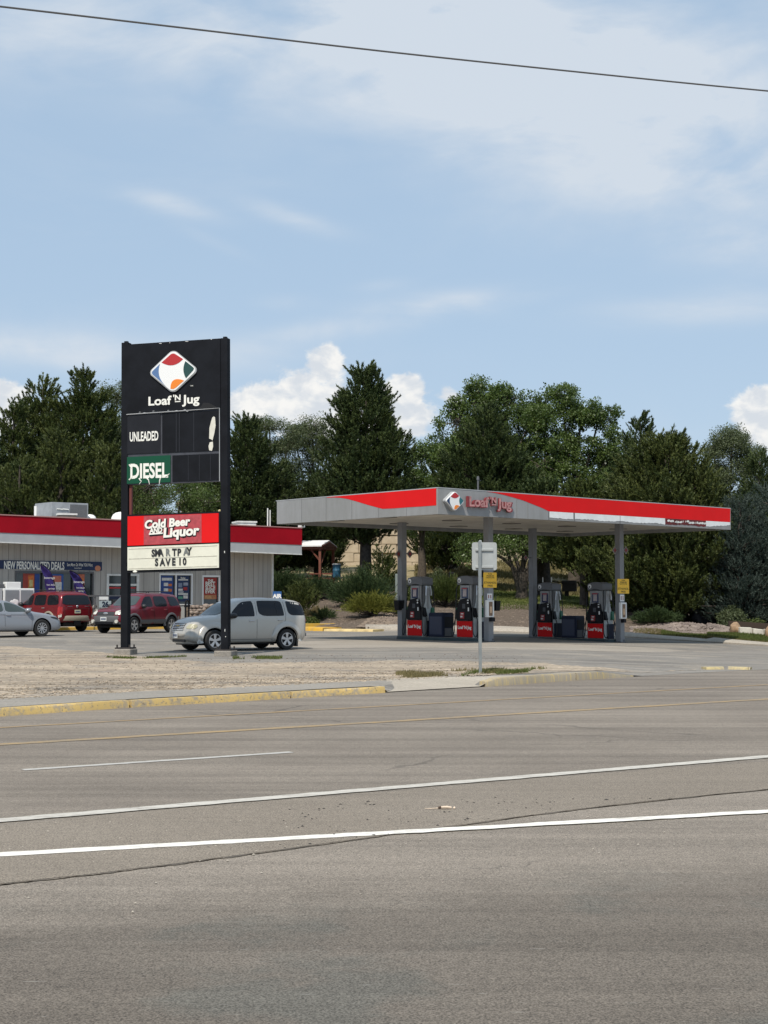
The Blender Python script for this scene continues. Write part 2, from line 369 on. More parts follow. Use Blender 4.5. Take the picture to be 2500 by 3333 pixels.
m_soil = surf_mat('gravelly_soil', (.150, .120, .095), (.215, .175, .140), 9, .45, .0, .6, .8, third=(.25, .21, .165), pscale=.5)
def sheet(name, rows, m, kind='structure', parent=None):
    """rows: list of rows of points of equal length"""
    mb = MB(); w_ = len(rows[0]); mb.v = [tuple(p) for r in rows for p in r]
    mb.f = [(j * w_ + i, j * w_ + i + 1, (j + 1) * w_ + i + 1, (j + 1) * w_ + i) for j in range(len(rows) - 1) for i in range(w_ - 1)]
    mb.mi = [0] * len(mb.f); o = mb.build(name, m, parent, smooth=True); 
    if kind: tag(o, kind=kind)
    return o
# --- ground: one sheet to the horizon, low under the paving, rising behind it
AN = list(np.linspace(-1.3, -0.5, 14)) + list(np.linspace(-0.48, 0.5, 130)) + list(np.linspace(0.52, 1.3, 14))
rows = []
for fr in [-60, -20, 2, 10, 20, 26]:
    rows.append([(a * abs(fr) if fr > 0 else a * 60, fr, -0.45) for a in AN])
for k in np.linspace(0.05, 1, 6): rows.append([(a * y, y, min(zlot(a * y, y), ROADZ) - 0.35) for a in AN for y in [kerbY(a) + (farY(a) - kerbY(a)) * k - 0.8]])
for d in [0.0, .25, .6, 1, 1.5, 2, 3, 4, 5, 6, 7, 8, 10, 12, 14, 17, 20, 23, 27, 31, 35, 40, 46, 52, 60, 75, 95, 120, 200, 500, 1500, 3500]:
    rows.append([(a * (farY(a) + d), farY(a) + d, H(a * (farY(a) + min(d, 130)), farY(a) + min(d, 130)) - (0.0 if d > 0.3 else (0.3 if d < 0.1 else 0.05))) for a in AN])
def ground_material():
    m = bpy.data.materials.new('dry_grass_and_soil'); m.use_nodes = True; n = NT(m.node_tree); b = m.node_tree.nodes['Principled BSDF']
    b.inputs['Roughness'].default_value = 0.95; b.inputs['Specular IOR Level'].default_value = 0.1
    t = n.new('ShaderNodeTexCoord').outputs['Object']; s = n.new('ShaderNodeSeparateXYZ'); n.put(s.inputs[0], t)
    nz = n.noise(t, 0.6, 6, 0.65); nf = n.noise(t, 7, 4, 0.7); st = n.noise(n.mapping(t, (.5, .5, 3)), 2.2, 5, 0.65)
    soil = n.mix(n.smooth(nf, .35, .65), (.095, .074, .058, 1), (.140, .112, .088, 1))
    dry = n.mix(n.smooth(st, .35, .65), (.20, .17, .09, 1), (.33, .27, .165, 1))
    green = n.mix(n.smooth(nf, .3, .7), (.085, .100, .026, 1), (.145, .160, .055, 1))
    hz = n.m('ADD', s.outputs[2], n.m('MULTIPLY', n.m('SUBTRACT', nz, .5), .35))
    g1 = n.m('MULTIPLY', n.smooth(hz, 1.12, 1.35), n.smooth(s.outputs[0], 3.2, 6.0))           # the mown grass on top of the bank
    lowgreen = n.m('MULTIPLY', n.smooth(s.outputs[0], 14.0, 18.0), n.smooth(nz, .38, .55))
    c = n.mix(g1, soil, green); c = n.mix(n.smooth(n.m('ADD', hz, n.m('MULTIPLY', s.outputs[1], .0)), 2.35, 2.7), c, dry)
    n.put(b.inputs['Base Color'], c)
    bn = n.new('ShaderNodeBump'); bn.inputs['Strength'].default_value = .8; bn.inputs['Distance'].default_value = .05; n.put(bn.inputs['Height'], nf); n.put(b.inputs['Normal'], bn.outputs[0])
    return m
sheet('ground', rows, ground_material())
# --- road: the far lanes, the brown chip strip, the old coarse strip and the near wheel lane
def RP(px, py): q = UG(px, py, ROADZ); return Vector((q.x, q.y))
def ext(a, b, t): return a + (b - a) * t
W1a, W1b = RP(0, 2681), RP(2500, 2471)           # near edge of the far lanes (below the solid line)
SEAM = [(-900, 2985), (0, 2882), (300, 2850), (600, 2812), (900, 2772), (1150, 2737), (1500, 2689), (1900, 2635), (2500, 2572), (3400, 2490)]
NEAR = [(-900, 3120), (0, 3010), (600, 2960), (1250, 2925), (1900, 2868), (2500, 2835), (3400, 2770)]
def lineY(pts):
    A = []; Y = []
    for px, py in pts:
        q = UG(px, py, ROADZ); A.append(q.x / q.y); Y.append(q.y)
    return lambda a: interp(a, A, Y)
w1Y = lineY([(-900, 2775), (0, 2690), (1250, 2581), (2500, 2480), (3400, 2415)])
seamY, nearY = lineY(SEAM), lineY(NEAR)
AR = list(np.linspace(-.65, .75, 220)); rnd = random.Random(4)
jit = [rnd.uniform(-1, 1) for _ in AR]
def strip(name, f0, f1, m, z, n=3, j0=0.0, j1=0.0):
    rows = []
    for k in range(n + 1):
        rows.append([(a * y, y, z) for i, a in enumerate(AR) for y in [(f0(a) + j0 * jit[i]) * (1 - k / n) + (f1(a) + j1 * jit[(i * 7) % len(AR)]) * k / n]])
    return sheet(name, rows, m)
base = [[(-60, -30, ROADZ), (60, -30, ROADZ)], [(-60, 3, ROADZ), (60, 3, ROADZ)]]
sheet('road', [[(x, y, ROADZ - .004) for x in (-60, -20, 0, 20, 60)] for y in (-30, -10, 0, 3.0)], m_road_near)
strip('road_near_lane', lambda a: 2.9, seamY, m_road_near, ROADZ, 8, 0, .015)
strip('road_brown_strip', lambda a: seamY(a) - .0, w1Y, m_road_mid, ROADZ + .006, 3, .015, .0)
strip('road_far_lanes', w1Y, lambda a: kerbY(a) + .05, m_road, ROADZ, 6)
# ragged dark shadow gap at the seam is the 6 mm lip; a tar line runs along it
m_tar = surf_mat('tar', (.085, .075, .062), (.125, .108, .09), 60, .3, 0, .3, .3)
sr = []
for i, a in enumerate(AR):
    y = seamY(a); wv = .006 + .014 * jit[(i * 5) % len(AR)] + .012 * math.sin(i * .9); wv = max(-.011, wv if a < bearing(1350) or jit[(i * 3) % len(AR)] > -.1 else -.011); sr.append(((a * (y - wv), y - wv + .004, ROADZ + .004), (a * (y + .012), y + .012, ROADZ + .010)))
sheet('seam_crack', [[p[0] for p in sr], [p[1] for p in sr]], m_tar)
def paint_mat(name, c, wear=.45, under=(.2, .19, .17)):
    m = bpy.data.materials.new(name); m.use_nodes = True; n = NT(m.node_tree); b = m.node_tree.nodes['Principled BSDF']; b.inputs['Roughness'].default_value = .75
    t = n.new('ShaderNodeTexCoord').outputs['Object']
    a = n.noise(n.mapping(t, (12, 60, 1), (0, 0, -DIRA)), 1.0, 5, .75); q = n.noise(n.mapping(t, (1.2, 9, 1), (0, 0, -DIRA)), 1.0, 5, .7)
    f = n.smooth(n.m('ADD', a, n.m('MULTIPLY', q, .7)), wear + .20, wear + .42)
    n.put(b.inputs['Base Color'], n.mix(f, (*under, 1), (*c, 1))); return m
m_wht = paint_mat('white_road_paint', (.76, .73, .66), .44, (.40, .37, .32))
m_wht2 = paint_mat('worn_white_road_paint', (.52, .49, .43), .46, (.27, .245, .21))
m_wht3 = paint_mat('faded_white_road_paint', (.44, .42, .38), .42, (.24, .22, .20))
m_yel = paint_mat('worn_yellow_road_paint', (.40, .26, .10), .57, (.23, .185, .13))
m_yel2 = paint_mat('faint_yellow_road_paint', (.34, .23, .11), .50, (.215, .18, .135))
def mark(name, p, q, w_, m, z, t0=-.6, t1=1.6, wob=.012, n=120):
    a, b = RP(*p), RP(*q); d = (b - a).normalized(); nrm = Vector((-d.y, d.x)); r1 = []; r2 = []
    for i in range(n + 1):
        c = ext(a, b, t0 + (t1 - t0) * i / n); e = rnd.uniform(-wob, wob); e2 = rnd.uniform(-wob, wob)
        r1.append((c.x - nrm.x * (w_ / 2 + e), c.y - nrm.y * (w_ / 2 + e), z)); r2.append((c.x + nrm.x * (w_ / 2 + e2), c.y + nrm.y * (w_ / 2 + e2), z))
    return sheet(name, [r1, r2], m)
mark('white_edge_line', (0, 2785), (2500, 2644), .155, m_wht, ROADZ + .0095)
mark('white_lane_line', (0, 2673), (2500, 2464), .19, m_wht2, ROADZ + .009)
mark('faded_lane_dash', (75, 2507), (950, 2449), .13, m_wht3, ROADZ + .005, 0, 1, .008, 40)
mark('far_yellow_line', (0, 2369), (2500, 2229), .13, m_yel2, ROADZ + .005, wob=.02)
mark('near_yellow_line', (0, 2424), (2500, 2276), .20, m_yel, ROADZ + .005, wob=.02)
# --- kerb with worn yellow paint, walk behind it, concrete apron of the drive
m_kerb = bpy.data.materials.new('worn_yellow_kerb_paint'); m_kerb.use_nodes = True; _n = NT(m_kerb.node_tree); _b = m_kerb.node_tree.nodes['Principled BSDF']; _b.inputs['Roughness'].default_value = .8
_t = _n.new('ShaderNodeTexCoord').outputs['Object']
_f = _n.smooth(_n.m('ADD', _n.noise(_t, 9, 6, .75), _n.m('MULTIPLY', _n.noise(_t, .9, 4, .6), .5)), .60, .80)
_f2 = _n.smooth(_n.noise(_t, 22, 4, .7), .58, .66)
_n.put(_b.inputs['Base Color'], _n.mix(_f2, _n.mix(_f, (.35, .29, .205, 1), (.58, .41, .15, 1)), (.19, .16, .12, 1)))
def kerb(name, a0, a1, fy, hgt, wid, m, n=60, zb=ROADZ, zt=None, chunk=3.05, joint=.05, kind='structure', seed=1):
    rg = random.Random(seed); mb = MB(); A = list(np.linspace(a0, a1, n)); L = 0; prev = None
    P = [Vector((a * fy(a), fy(a))) for a in A]; segs = []; acc = []
    dist = [0]
    for i in range(1, n): dist.append(dist[-1] + (P[i] - P[i - 1]).length)
    def at(s): return Vector((np.interp(s, dist, [p.x for p in P]), np.interp(s, dist, [p.y for p in P])))
    s = 0
    while s < dist[-1]:
        ln = chunk * rg.uniform(.9, 1.1); e = min(s + ln, dist[-1]); k = 8; dz = rg.uniform(-.008, .008); ring = []
        for i in range(k + 1):
            q = s + joint / 2 + (e - s - joint) * i / k; c = at(q); d = (at(q + .2) - at(max(0, q - .2))).normalized(); nr = Vector((-d.y, d.x))
            zt_ = (zt(c.x, c.y) if zt else zb + hgt) + dz; j = rg.uniform(-.012, .012); r = .022
            pr = [(0, zb - .1), (0 + .01, zt_ - r - .02 + j), (.03 + j, zt_), (wid, zt_), (wid, zb - .1)]
            ring.append([(c.x + nr.x * u, c.y + nr.y * u, z) for u, z in pr])
        v0 = len(mb.v); mb.v += [p for rr in ring for p in rr]
        for i in range(k):
            for j in range(4): mb.f.append((v0 + i * 5 + j, v0 + (i + 1) * 5 + j, v0 + (i + 1) * 5 + j + 1, v0 + i * 5 + j + 1)); mb.mi.append(0)
        mb.f += [tuple(v0 + j for j in range(5)), tuple(v0 + k * 5 + 4 - j for j in range(5))]; mb.mi += [0, 0]
        s = e
    o = mb.build(name, m, None, smooth=True, ang=50)
    return tag(o, kind=kind)
aK1, aK2, aK3 = bearing(1258), bearing(1578), bearing(2062)
kerb('roadside_kerb', bearing(-700), aK1, kerbY, .12, .17, m_kerb)
kerb('roadside_kerb', aK2, aK3, kerbY, .15, .17, zt=lambda x, y: zlot(x, y) + .012 + .03 * (1 - sstep((x / y - bearing(1940)) / .028)), m=paint_mat('mostly_bare_yellow_kerb', (.50, .38, .16), .60, (.31, .27, .21)), seed=5)
isl = lineY([(2285, 2180), (2360, 2179), (2435, 2181)])
kerb('driveway_kerb_stub', bearing(2290), bearing(2436), lambda a: isl(a), .06, .30, paint_mat('broken_yellow_kerb', (.52, .42, .20), .50, (.30, .265, .21)), 20, chunk=.6, joint=.09, seed=3)
# --- forecourt asphalt
AL = list(np.linspace(-.75, .62, 160)); rows = []
for k in range(34):
    t = (k / 33) ** 1.0
    rows.append([(a * y, y, zlot(a * y, y) + (0 if k else -.0)) for a in AL for y in [kerbY(a) + (.17 if a < aK3 else .04) + (farY(a) + .25 - kerbY(a) - .17) * t]])
sheet('forecourt', rows, m_lot)
# skirt closing the step of the open driveway
# --- walk behind the kerb
walkY = lineY([(-900, 2338), (0, 2296), (1100, 2243), (1240, 2236), (1580, 2216), (2000, 2192)])
def lstrip(name, a0, a1, f0, f1, m, dz, n=4, cols=90, jag=0.0, jag0=0.0, seed=0):
    rg = random.Random(seed); rows = [[] for _ in range(n + 1)]; w1 = 0; w2 = 0
    for i in range(cols + 1):
        a = a0 + (a1 - a0) * i / cols; w1 = w1 * .6 + rg.uniform(-1, 1) * .6; w2 = w2 * .6 + rg.uniform(-1, 1) * .6
        y0 = f0(a) + jag0 * w2; y1 = f1(a) + jag * w1; 
        if y1 < y0 + .01: y1 = y0 + .01
        for k in range(n + 1):
            y = y0 + (y1 - y0) * k / n; rows[k].append((a * y, y, zlot(a * y, y) + dz))
    return sheet(name, rows, m)
lstrip('pavement', bearing(-800), aK1 + .004, lambda a: kerbY(a) + .17, lambda a: kerbY(a) + 1.95, m_walk, .010)
lstrip('driveway_apron', aK1, bearing(1800), lambda a: kerbY(a) + (.02 if a < aK2 else .18), lambda a: kerbY(a) + interp(a, [aK1, bearing(1450), bearing(1800)], [2.3, 2.1, .5]), m_conc, .012, jag=.06, seed=3)
by0 = lambda a: kerbY(a) + interp(a, [bearing(0), aK1, bearing(1500), bearing(1900)], [1.93, 1.93, 2.2, 1.4])
# the sandy worn ground between the walk and the lot
bY = [UG(px, py, 0).y for px, py in ((-800, 2140), (0, 2106), (300, 2120), (560, 2150), (800, 2160), (1300, 2150), (1700, 2158), (2000, 2172), (2250, 2182), (2450, 2180))]
bA = [bearing(p) for p in (-800, 0, 300, 560, 800, 1300, 1700, 2000, 2250, 2450)]
lstrip('sandy_ground', bearing(-800), bearing(2260), by0, lambda a: max(interp(a, bA, bY), by0(a) + .05), m_beige, .006, 6, 200, .55, .05, 8)
# pale concrete drive lane that crosses the forecourt in front of the canopy
m_pad = surf_mat('pale_concrete_pad', (.275, .245, .205), (.32, .285, .24), 40, .12, .12, .2, .3)
padn = [UG(px, py, -.05).y for px, py in ((900, 2118), (1300, 2112), (1700, 2118), (2100, 2112), (2330, 2100))]
padA = [bearing(p) for p in (900, 1300, 1700, 2100, 2330)]
lstrip('concrete_pad', bearing(820), bearing(2250), lambda a: interp(a, padA, padn) , lambda a: interp(a, padA, [54, 57, 55, 53.5, 49.5]), m_pad, .004, 4, 100, .25, .4, 12)
# far concrete edge and kerbs of the lot
def farstrip(name, a0, a1, w0, w1, m, dz, cols=80, jag=0., seed=2, d0=0.0):
    rg = random.Random(seed); r1 = []; r2 = []; r0 = []
    for i in range(cols + 1):
        a = a0 + (a1 - a0) * i / cols; t = i / cols; y0 = farY(a) + d0; wd = w0 + (w1 - w0) * t + jag * rg.uniform(-1, 1)
        rr = [(a * y0, y0, zlot(a * y0, y0) - .1)]
        for k in range(7): y = y0 + wd * k / 6; rr.append((a * y, y, max(zlot(a * y, y) + dz, (H(a * y, y) + .05) if k else -9)))
        r0.append(rr)
    return sheet(name, [[c[k] for c in r0] for k in range(8)], m)
m_pale = surf_mat('pale_far_concrete', (.33, .295, .245), (.39, .35, .295), 20, .12, 0, .2, .2)
farstrip('far_concrete_kerb', bearing(1190), bearing(3200), .75, .9, m_pale, .06)
# ================================================================== COLOURS
m_red = mat('bright_red_panel', (.66, .010, .011), .6, var=.05, vscale=.8, spec=.15)
m_crim = mat('crimson_fascia', (.30, .004, .012), .6, var=.10, vscale=.7, spec=.12)
m_lgrey = mat('pale_grey_metal', (.38, .39, .395), .5, var=.06, vscale=1.5)
m_mgrey = mat('silver_grey_panel', (.265, .268, .272), .5, var=.07, vscale=.7)
def weathered(name, c, streak):
    m = mat(name, c, .5); n = NT(m.node_tree); t = n.new('ShaderNodeTexCoord').outputs['Object']
    v = n.noise(n.mapping(t, (2.2, 2.2, .35)), 1.0, 6, .65); u = n.noise(t, .5, 4, .6)
    f = n.smooth(n.m('ADD', n.m('MULTIPLY', v, .6), n.m('MULTIPLY', u, .4)), .36, .66)
    n.put(m.node_tree.nodes['Principled BSDF'].inputs['Base Color'], n.mix(f, (c[0] * (1 - streak), c[1] * (1 - streak) , c[2] * (1 - streak * 1.15), 1), (*c, 1))); return m
del MATS['silver_grey_panel']; m_mgrey = weathered('silver_grey_panel', (.285, .285, .285), .22)
m_dgrey = mat('dark_grey_metal', (.095, .095, .10), .5)
m_white = mat('white_paint', (.78, .78, .76), .45)
m_offw = mat('weathered_white', (.66, .66, .63), .6, var=.12, vscale=4)
m_black = mat('black_plastic', (.008, .008, .010), .5, spec=.2)
m_blackp = mat('faded_black_sign_paint', (.008, .009, .012), .7, var=.25, vscale=2, spec=.14)
m_navy = mat('navy_plastic', (.010, .016, .038), .5, spec=.2)
m_glass = mat('dark_shop_glass', (.030, .038, .038), .06, spec=.8)
m_cream = mat('cream_letter_board', (.68, .67, .56), .5, var=.06, vscale=3)
m_letter = mat('off_white_lettering', (.78, .77, .70), .5)
m_rubber = mat('tyre_rubber', (.018, .018, .018), .85)
m_chrome = mat('alloy_silver', (.55, .55, .56), .28, 0.85)
m_green = mat('dark_green_sign', (.003, .065, .032), .6, spec=.25)
m_yelsign = mat('yellow_notice', (.92, .54, .035), .5)
m_orange = mat('logo_orange', (.78, .22, .02), .5)
m_blue = mat('logo_blue', (.06, .14, .32), .5)
m_teal = mat('logo_teal', (.02, .13, .15), .5)
m_dteal = mat('logo_dark_green', (.012, .055, .05), .5)
m_lred = mat('logo_red', (.42, .02, .022), .5)
m_timber = mat('red_brown_timber', (.165, .055, .035), .7, var=.2, vscale=3)
def emblem(parent, cx, cz, r, y, blue, green, name='emblem', deep=.06):
    """white rounded diamond with four coloured curved corners, facing -y"""
    rx_, rz_ = r if isinstance(r, tuple) else (r, r)
    def P(pts, q=1.0): return [(cx + a * rx_ * q, cz + b * rz_ * q) for a, b in pts]
    d = []
    cr = .22
    for (ax, az) in ((0, 1), (1, 0), (0, -1), (-1, 0)):      # rounded corners of a diamond
        for k in range(4, -5, -1):
            t = math.atan2(az, ax) + R(11 * k); c_ = (ax * (1 - cr * 1.41), az * (1 - cr * 1.41)); d.append((c_[0] + cr * math.cos(t), c_[1] + cr * math.sin(t)))
    mb = MB(); mb.prism(P(d), 'y', y, y - deep); e = mb.build(name, m_white, parent, bevel=.01)
    grey = MB(); grey.prism(P(d, 1.05), 'y', y + .001, y - deep * .7); grey.build('rim', m_lgrey, e)
    def leaf(pts, m, nm): q = MB(); q.prism(P(pts), 'y', y - deep, y - deep - .006); q.build(nm, m, e)
    def arc(p, q, bulge, n=10):
        p, q = Vector(p), Vector(q); m_ = (p + q) / 2; nn = Vector((-(q - p).y, (q - p).x)); out = []
        for i in range(n + 1):
            t = i / n; c = p.lerp(q, t) + nn * bulge * 4 * t * (1 - t); out.append((c.x, c.y))
        return out
    leaf(arc((-.47, .44), (-.13, .76), 0) + [(-.07, .81), (0, .83), (.06, .82)] + arc((.12, .78), (.12, .78), 0, 1) + arc((.12, .78), (.42, .54), 0) + arc((.42, .54), (-.47, .44), .23), m_lred, 'red_corner')
    leaf(arc((-.54, .38), (-.85, .06), 0) + [(-.88, -.02), (-.84, -.10)] + arc((-.84, -.10), (-.31, -.65), 0) + arc((-.31, -.65), (-.54, .38), .14), blue, 'blue_corner')
    leaf(arc((.52, .44), (.83, .14), 0) + [(.87, .07), (.83, -.02)] + arc((.83, -.02), (.54, -.36), 0) + arc((.54, -.36), (.52, .44), .12), green, 'green_corner')
    leaf(arc((.46, -.46), (.12, -.77), 0) + [(.02, -.83), (-.10, -.81)] + arc((-.10, -.81), (.46, -.46), .40), m_orange, 'orange_corner')
    return e
def brand_words(parent, cx, cz, h, y, m, name='lettering', **k):
    """Loaf 'N Jug with the small raised underlined N"""
    g = text_mb("Loaf", h, bold=.028, **k); w1 = max(v[0] for v in g.v) - min(v[0] for v in g.v)
    g2 = text_mb("Jug", h, bold=.028, **k); w2 = max(v[0] for v in g2.v) - min(v[0] for v in g2.v)
    n_ = text_mb("'N", h * .62, bold=.03, **k); wn = max(v[0] for v in n_.v) - min(v[0] for v in n_.v)
    gap = h * .16; tot = w1 + gap + wn + gap + w2; x = -tot / 2; out = MB()
    for q, ww, dz in ((g, w1, 0), (n_, wn, h * .26), (g2, w2, 0)):
        x0 = min(v[0] for v in q.v); out.add([(v[0] - x0 + x, v[1], v[2] + dz) for v in q.v], q.f); x += ww + gap
    d_ = k.get('depth', 0.004); xn = -tot / 2 + w1 + gap + wn * .25
    out.box(xn, xn + wn * .75, -d_, 0, -h * .28, -h * .17)
    o = out.build(name, m, parent); o.location = (cx, y, cz); return o
# ================================================================== STORE
SP = Plane((-17.8, 66.0), (.77, .636)); SE = Vector((.77, .636)).normalized(); SA = math.atan2(SE.y, SE.x)
SW = SP.off(1.15)                                  # the wall stands behind the fascia line
store = empty('convenience_store', (SP.P.x, SP.P.y, 0.0), SA, 'low grey plank-sided shop with a crimson and grey roof band', 'shop')
s0, zb0 = SP.hit(0, 1763); s1, zb1 = SP.hit(983, 1803); _, zr0 = SP.hit(0, 1733.6); _, zr1 = SP.hit(983, 1774); _, zt0 = SP.hit(0, 1677); _, zt1 = SP.hit(983, 1720)
SL = -14.0; SR = s1
def lz(s, a, b): return a + (b - a) * (s - s0) / (s1 - s0)
def band(za, zb_, y0, y1, name, m, parent=store, x0=SL, x1=None, ends=True, bev=0):
    x1 = SR if x1 is None else x1; mb = MB()
    mb.hexa([(x0, y0, za(x0)), (x1, y0, za(x1)), (x1, y1, za(x1)), (x0, y1, za(x0))], [(x0, y0, zb_(x0)), (x1, y0, zb_(x1)), (x1, y1, zb_(x1)), (x0, y1, zb_(x0))])
    return mb.build(name, m, parent, bevel=bev)
zB = lambda s: lz(s, zb0, zb1); zR = lambda s: lz(s, zr0, zr1); zT = lambda s: lz(s, zt0, zt1)
band(zB, zR, 0.02, .30, 'grey_fascia_band', m_lgrey); band(lambda s: zR(s) + .003, zT, 0, .30, 'crimson_fascia_band', m_crim)
band(lambda s: zT(s) + .002, lambda s: zT(s) + .05, -.03, .34, 'coping', mat('pink_coping', (.40, .22, .20), .5))
band(lambda s: zB(s) - .05, lambda s: zB(s) - .004, .0, .12, 'drip_edge', m_offw)
WR, _ = SW.hit(884, 1900)
sof = MB(); sof.hexa([(SL, .12, zB(SL) + .02), (SR, .12, zB(SR) + .02), (SR, 1.15, zB(SR) + .02), (SL, 1.15, zB(SL) + .02)], [(SL, .12, zB(SL) + .08), (SR, .12, zB(SR) + .08), (SR, 1.15, zB(SR) + .08), (SL, 1.15, zB(SL) + .08)]); sof.build('soffit', m_offw, store)
rf = MB(); rf.hexa([(SL, .30, zT(SL) - .5), (SR, .30, zT(SR) - .5), (SR, 14, zT(SR) - .5), (SL, 14, zT(SL) - .5)], [(SL, .30, zT(SL) - .3), (SR, .30, zT(SR) - .3), (SR, 14, zT(SR) - .3), (SL, 14, zT(SL) - .3)]); rf.build('roof', mat('roof_membrane', (.3, .29, .27), .9), store)
side = MB(); side.box(SR - .28, SR, .31, 14, zB(SR), zT(SR) - .002); side.build('side_fascia', m_crim, store)
def siding():
    m = bpy.data.materials.new('grooved_grey_siding'); m.use_nodes = True; n = NT(m.node_tree); b = m.node_tree.nodes['Principled BSDF']; b.inputs['Roughness'].default_value = .75
    t = n.new('ShaderNodeTexCoord').outputs['Object']; s = n.new('ShaderNodeSeparateXYZ'); n.put(s.inputs[0], t)
    fr = n.m('FRACT', n.m('MULTIPLY', s.outputs[0], 1 / .61)); fr2 = n.m('FRACT', n.m('ADD', n.m('MULTIPLY', s.outputs[0], 1 / .305), .5))
    g = n.m('MINIMUM', n.smooth(n.m('ABSOLUTE', n.m('SUBTRACT', fr, .5)), .010, .045), n.smooth(n.m('ABSOLUTE', n.m('SUBTRACT', fr2, .5)), .02, .09, .55, 1))
    drip = n.noise(n.mapping(t, (5, 5, .25)), 1.0, 5, .65); big = n.noise(t, .7, 4, .6)
    base = n.mix(n.smooth(n.m('ADD', drip, n.m('MULTIPLY', big, .4)), .5, .85), (.345, .325, .295, 1), (.43, .405, .37, 1))
    rust = n.m('MULTIPLY', n.smooth(drip, .60, .72), .45)
    base = n.mix(rust, base, (.24, .19, .145, 1))
    c = n.mix(g, (.21, .20, .185, 1), base); n.put(b.inputs['Base Color'], c)
    bn = n.new('ShaderNodeBump'); bn.inputs['Strength'].default_value = .6; bn.inputs['Distance'].default_value = .02; n.put(bn.inputs['Height'], g); n.put(b.inputs['Normal'], bn.outputs[0])
    return m
m_siding = siding()
def sw(px, py): return SW.hit(px, py)
# wall with openings: built from upright and level pieces round the windows
opens = []
def opening(px0, px1, pyt, pyb):
    a, zt = sw(px0, pyt); b, zt2 = sw(px1, pyt); _, zbm = sw((px0 + px1) / 2, pyb); opens.append((a, b, zbm, (zt + zt2) / 2)); return opens[-1]
w1 = opening(52, 302, 1864, 1992); dr = opening(350, 449, 1873, 2036); w2 = opening(521, 624, 1871, 1968); w3 = opening(661, 713, 1877, 1971)
wl = MB(); xs = SL; y0, y1 = 1.15, 1.35
for a, b, za, zz in opens:
    wl.box(xs, a, y0, y1, -.4, 4.6); wl.box(a, b, y0, y1, zz, 4.6); wl.box(a, b, y0, y1, -.4, max(za, -.38)); xs = b
wl.box(xs, WR, y0, y1, -.4, 4.6); wl.box(WR - .2, WR, 1.35, 13.8, -.4, 4.6); wl.box(SL, WR, 13.6, 13.8, -.4, 4.6)
wl.build('wall', m_siding, store)
tr = MB(); tr.box(WR - .02, WR + .10, 1.10, 1.40, -.4, zB(WR) + .02); tr.build('corner_trim', m_offw, store)
# batten line on the right part of the wall
sA, zA = sw(752, 1880); bt = MB(); bt.box(sA, WR - .02, 1.135, 1.15, zA - .03, zA + .01); bt.build('wall_joint_strip', m_siding, store)
fl = MB(); fl.box(SL, WR - .25, 1.36, 13.5, -.1, .14); fl.build('shop_floor', mat('shop_floor', (.15, .14, .13), .6), store)
def window(o, panes, depth=.05, name='window', fw=.06, mf=m_white, sill=True):
    a, b, z0, z1 = o; fr = MB()
    fr.box(a - .05, b + .05, y0 - .035, y0 + .06, z1 - .02, z1 + .07); fr.box(a - .05, b + .05, y0 - .035, y0 + .06, z0 - .06, z0 + .02)
    fr.box(a - .05, a + .02, y0 - .033, y0 + .058, z0 + .02, z1 - .02); fr.box(b - .02, b + .05, y0 - .033, y0 + .058, z0 + .02, z1 - .02)
    for p in panes: x = a + (b - a) * p; fr.box(x - .035, x + .035, y0 - .03, y0 + .055, z0 + .02, z1 - .02)
    f = fr.build(name, mf, store)
    g = MB(); g.box(a, b, y0 + .10, y0 + .115, z0, z1); g.build('pane', m_glass, f)
    return f
window(w1, [.345, .74], name='window', mf=m_dgrey); window(w2, [.5]); window(w3, [])
# entrance: header, leaves
a, b, z0, z1 = dr; f = MB()
f.box(a - .06, b + .06, y0 - .04, y0 + .06, z1 - .02, z1 + .07); f.box(a - .06, a + .07, y0 - .038, y0 + .05, .05, z1 - .02); f.box(b - .07, b + .06, y0 - .038, y0 + .05, .05, z1 - .02); f.box(a + .07, b - .07, y0 - .03, y0 + .05, z1 - .52, z1 - .42)
xm = (a + b) / 2; f.box(xm - .06, xm + .06, y0 - .03, y0 + .05, .05, z1 - .52)
f.box(a + .07, xm - .06, y0 - .028, y0 + .05, .05, .30); f.box(xm + .06, b - .07, y0 - .028, y0 + .05, .05, .30)
door = f.build('door', m_offw, store)
g = MB(); g.box(a, b, y0 + .06, y0 + .075, .05, z1); g.build('pane', m_glass, door)
g = MB(); g.box(a + .1, xm - .08, y0 + .04, y0 + .056, z1 - .66, z1 - .58); g.box(xm + .08, b - .1, y0 + .04, y0 + .056, z1 - .66, z1 - .58); g.build('red_strip', m_lred, door)
g = MB(); g.box(a + .12, xm - .1, y0 + .04, y0 + .056, z1 - 1.75, z1 - 1.50); g.box(xm + .1, b - .12, y0 + .04, y0 + .056, z1 - 1.75, z1 - 1.5); g.build('door_sticker', mat('pink_sticker', (.5, .28, .24), .6), door)
g = MB(); g.cyl((xm - .1, y0 - .08, .9), (xm - .1, y0 - .08, 1.4), .015); g.cyl((xm + .1, y0 - .08, .9), (xm + .1, y0 - .08, 1.4), .015); g.build('handle', m_chrome, door)
def store_thing(name, label, cat, group=None): return empty(name, (SP.P.x, SP.P.y, 0), SA, label, cat, group)
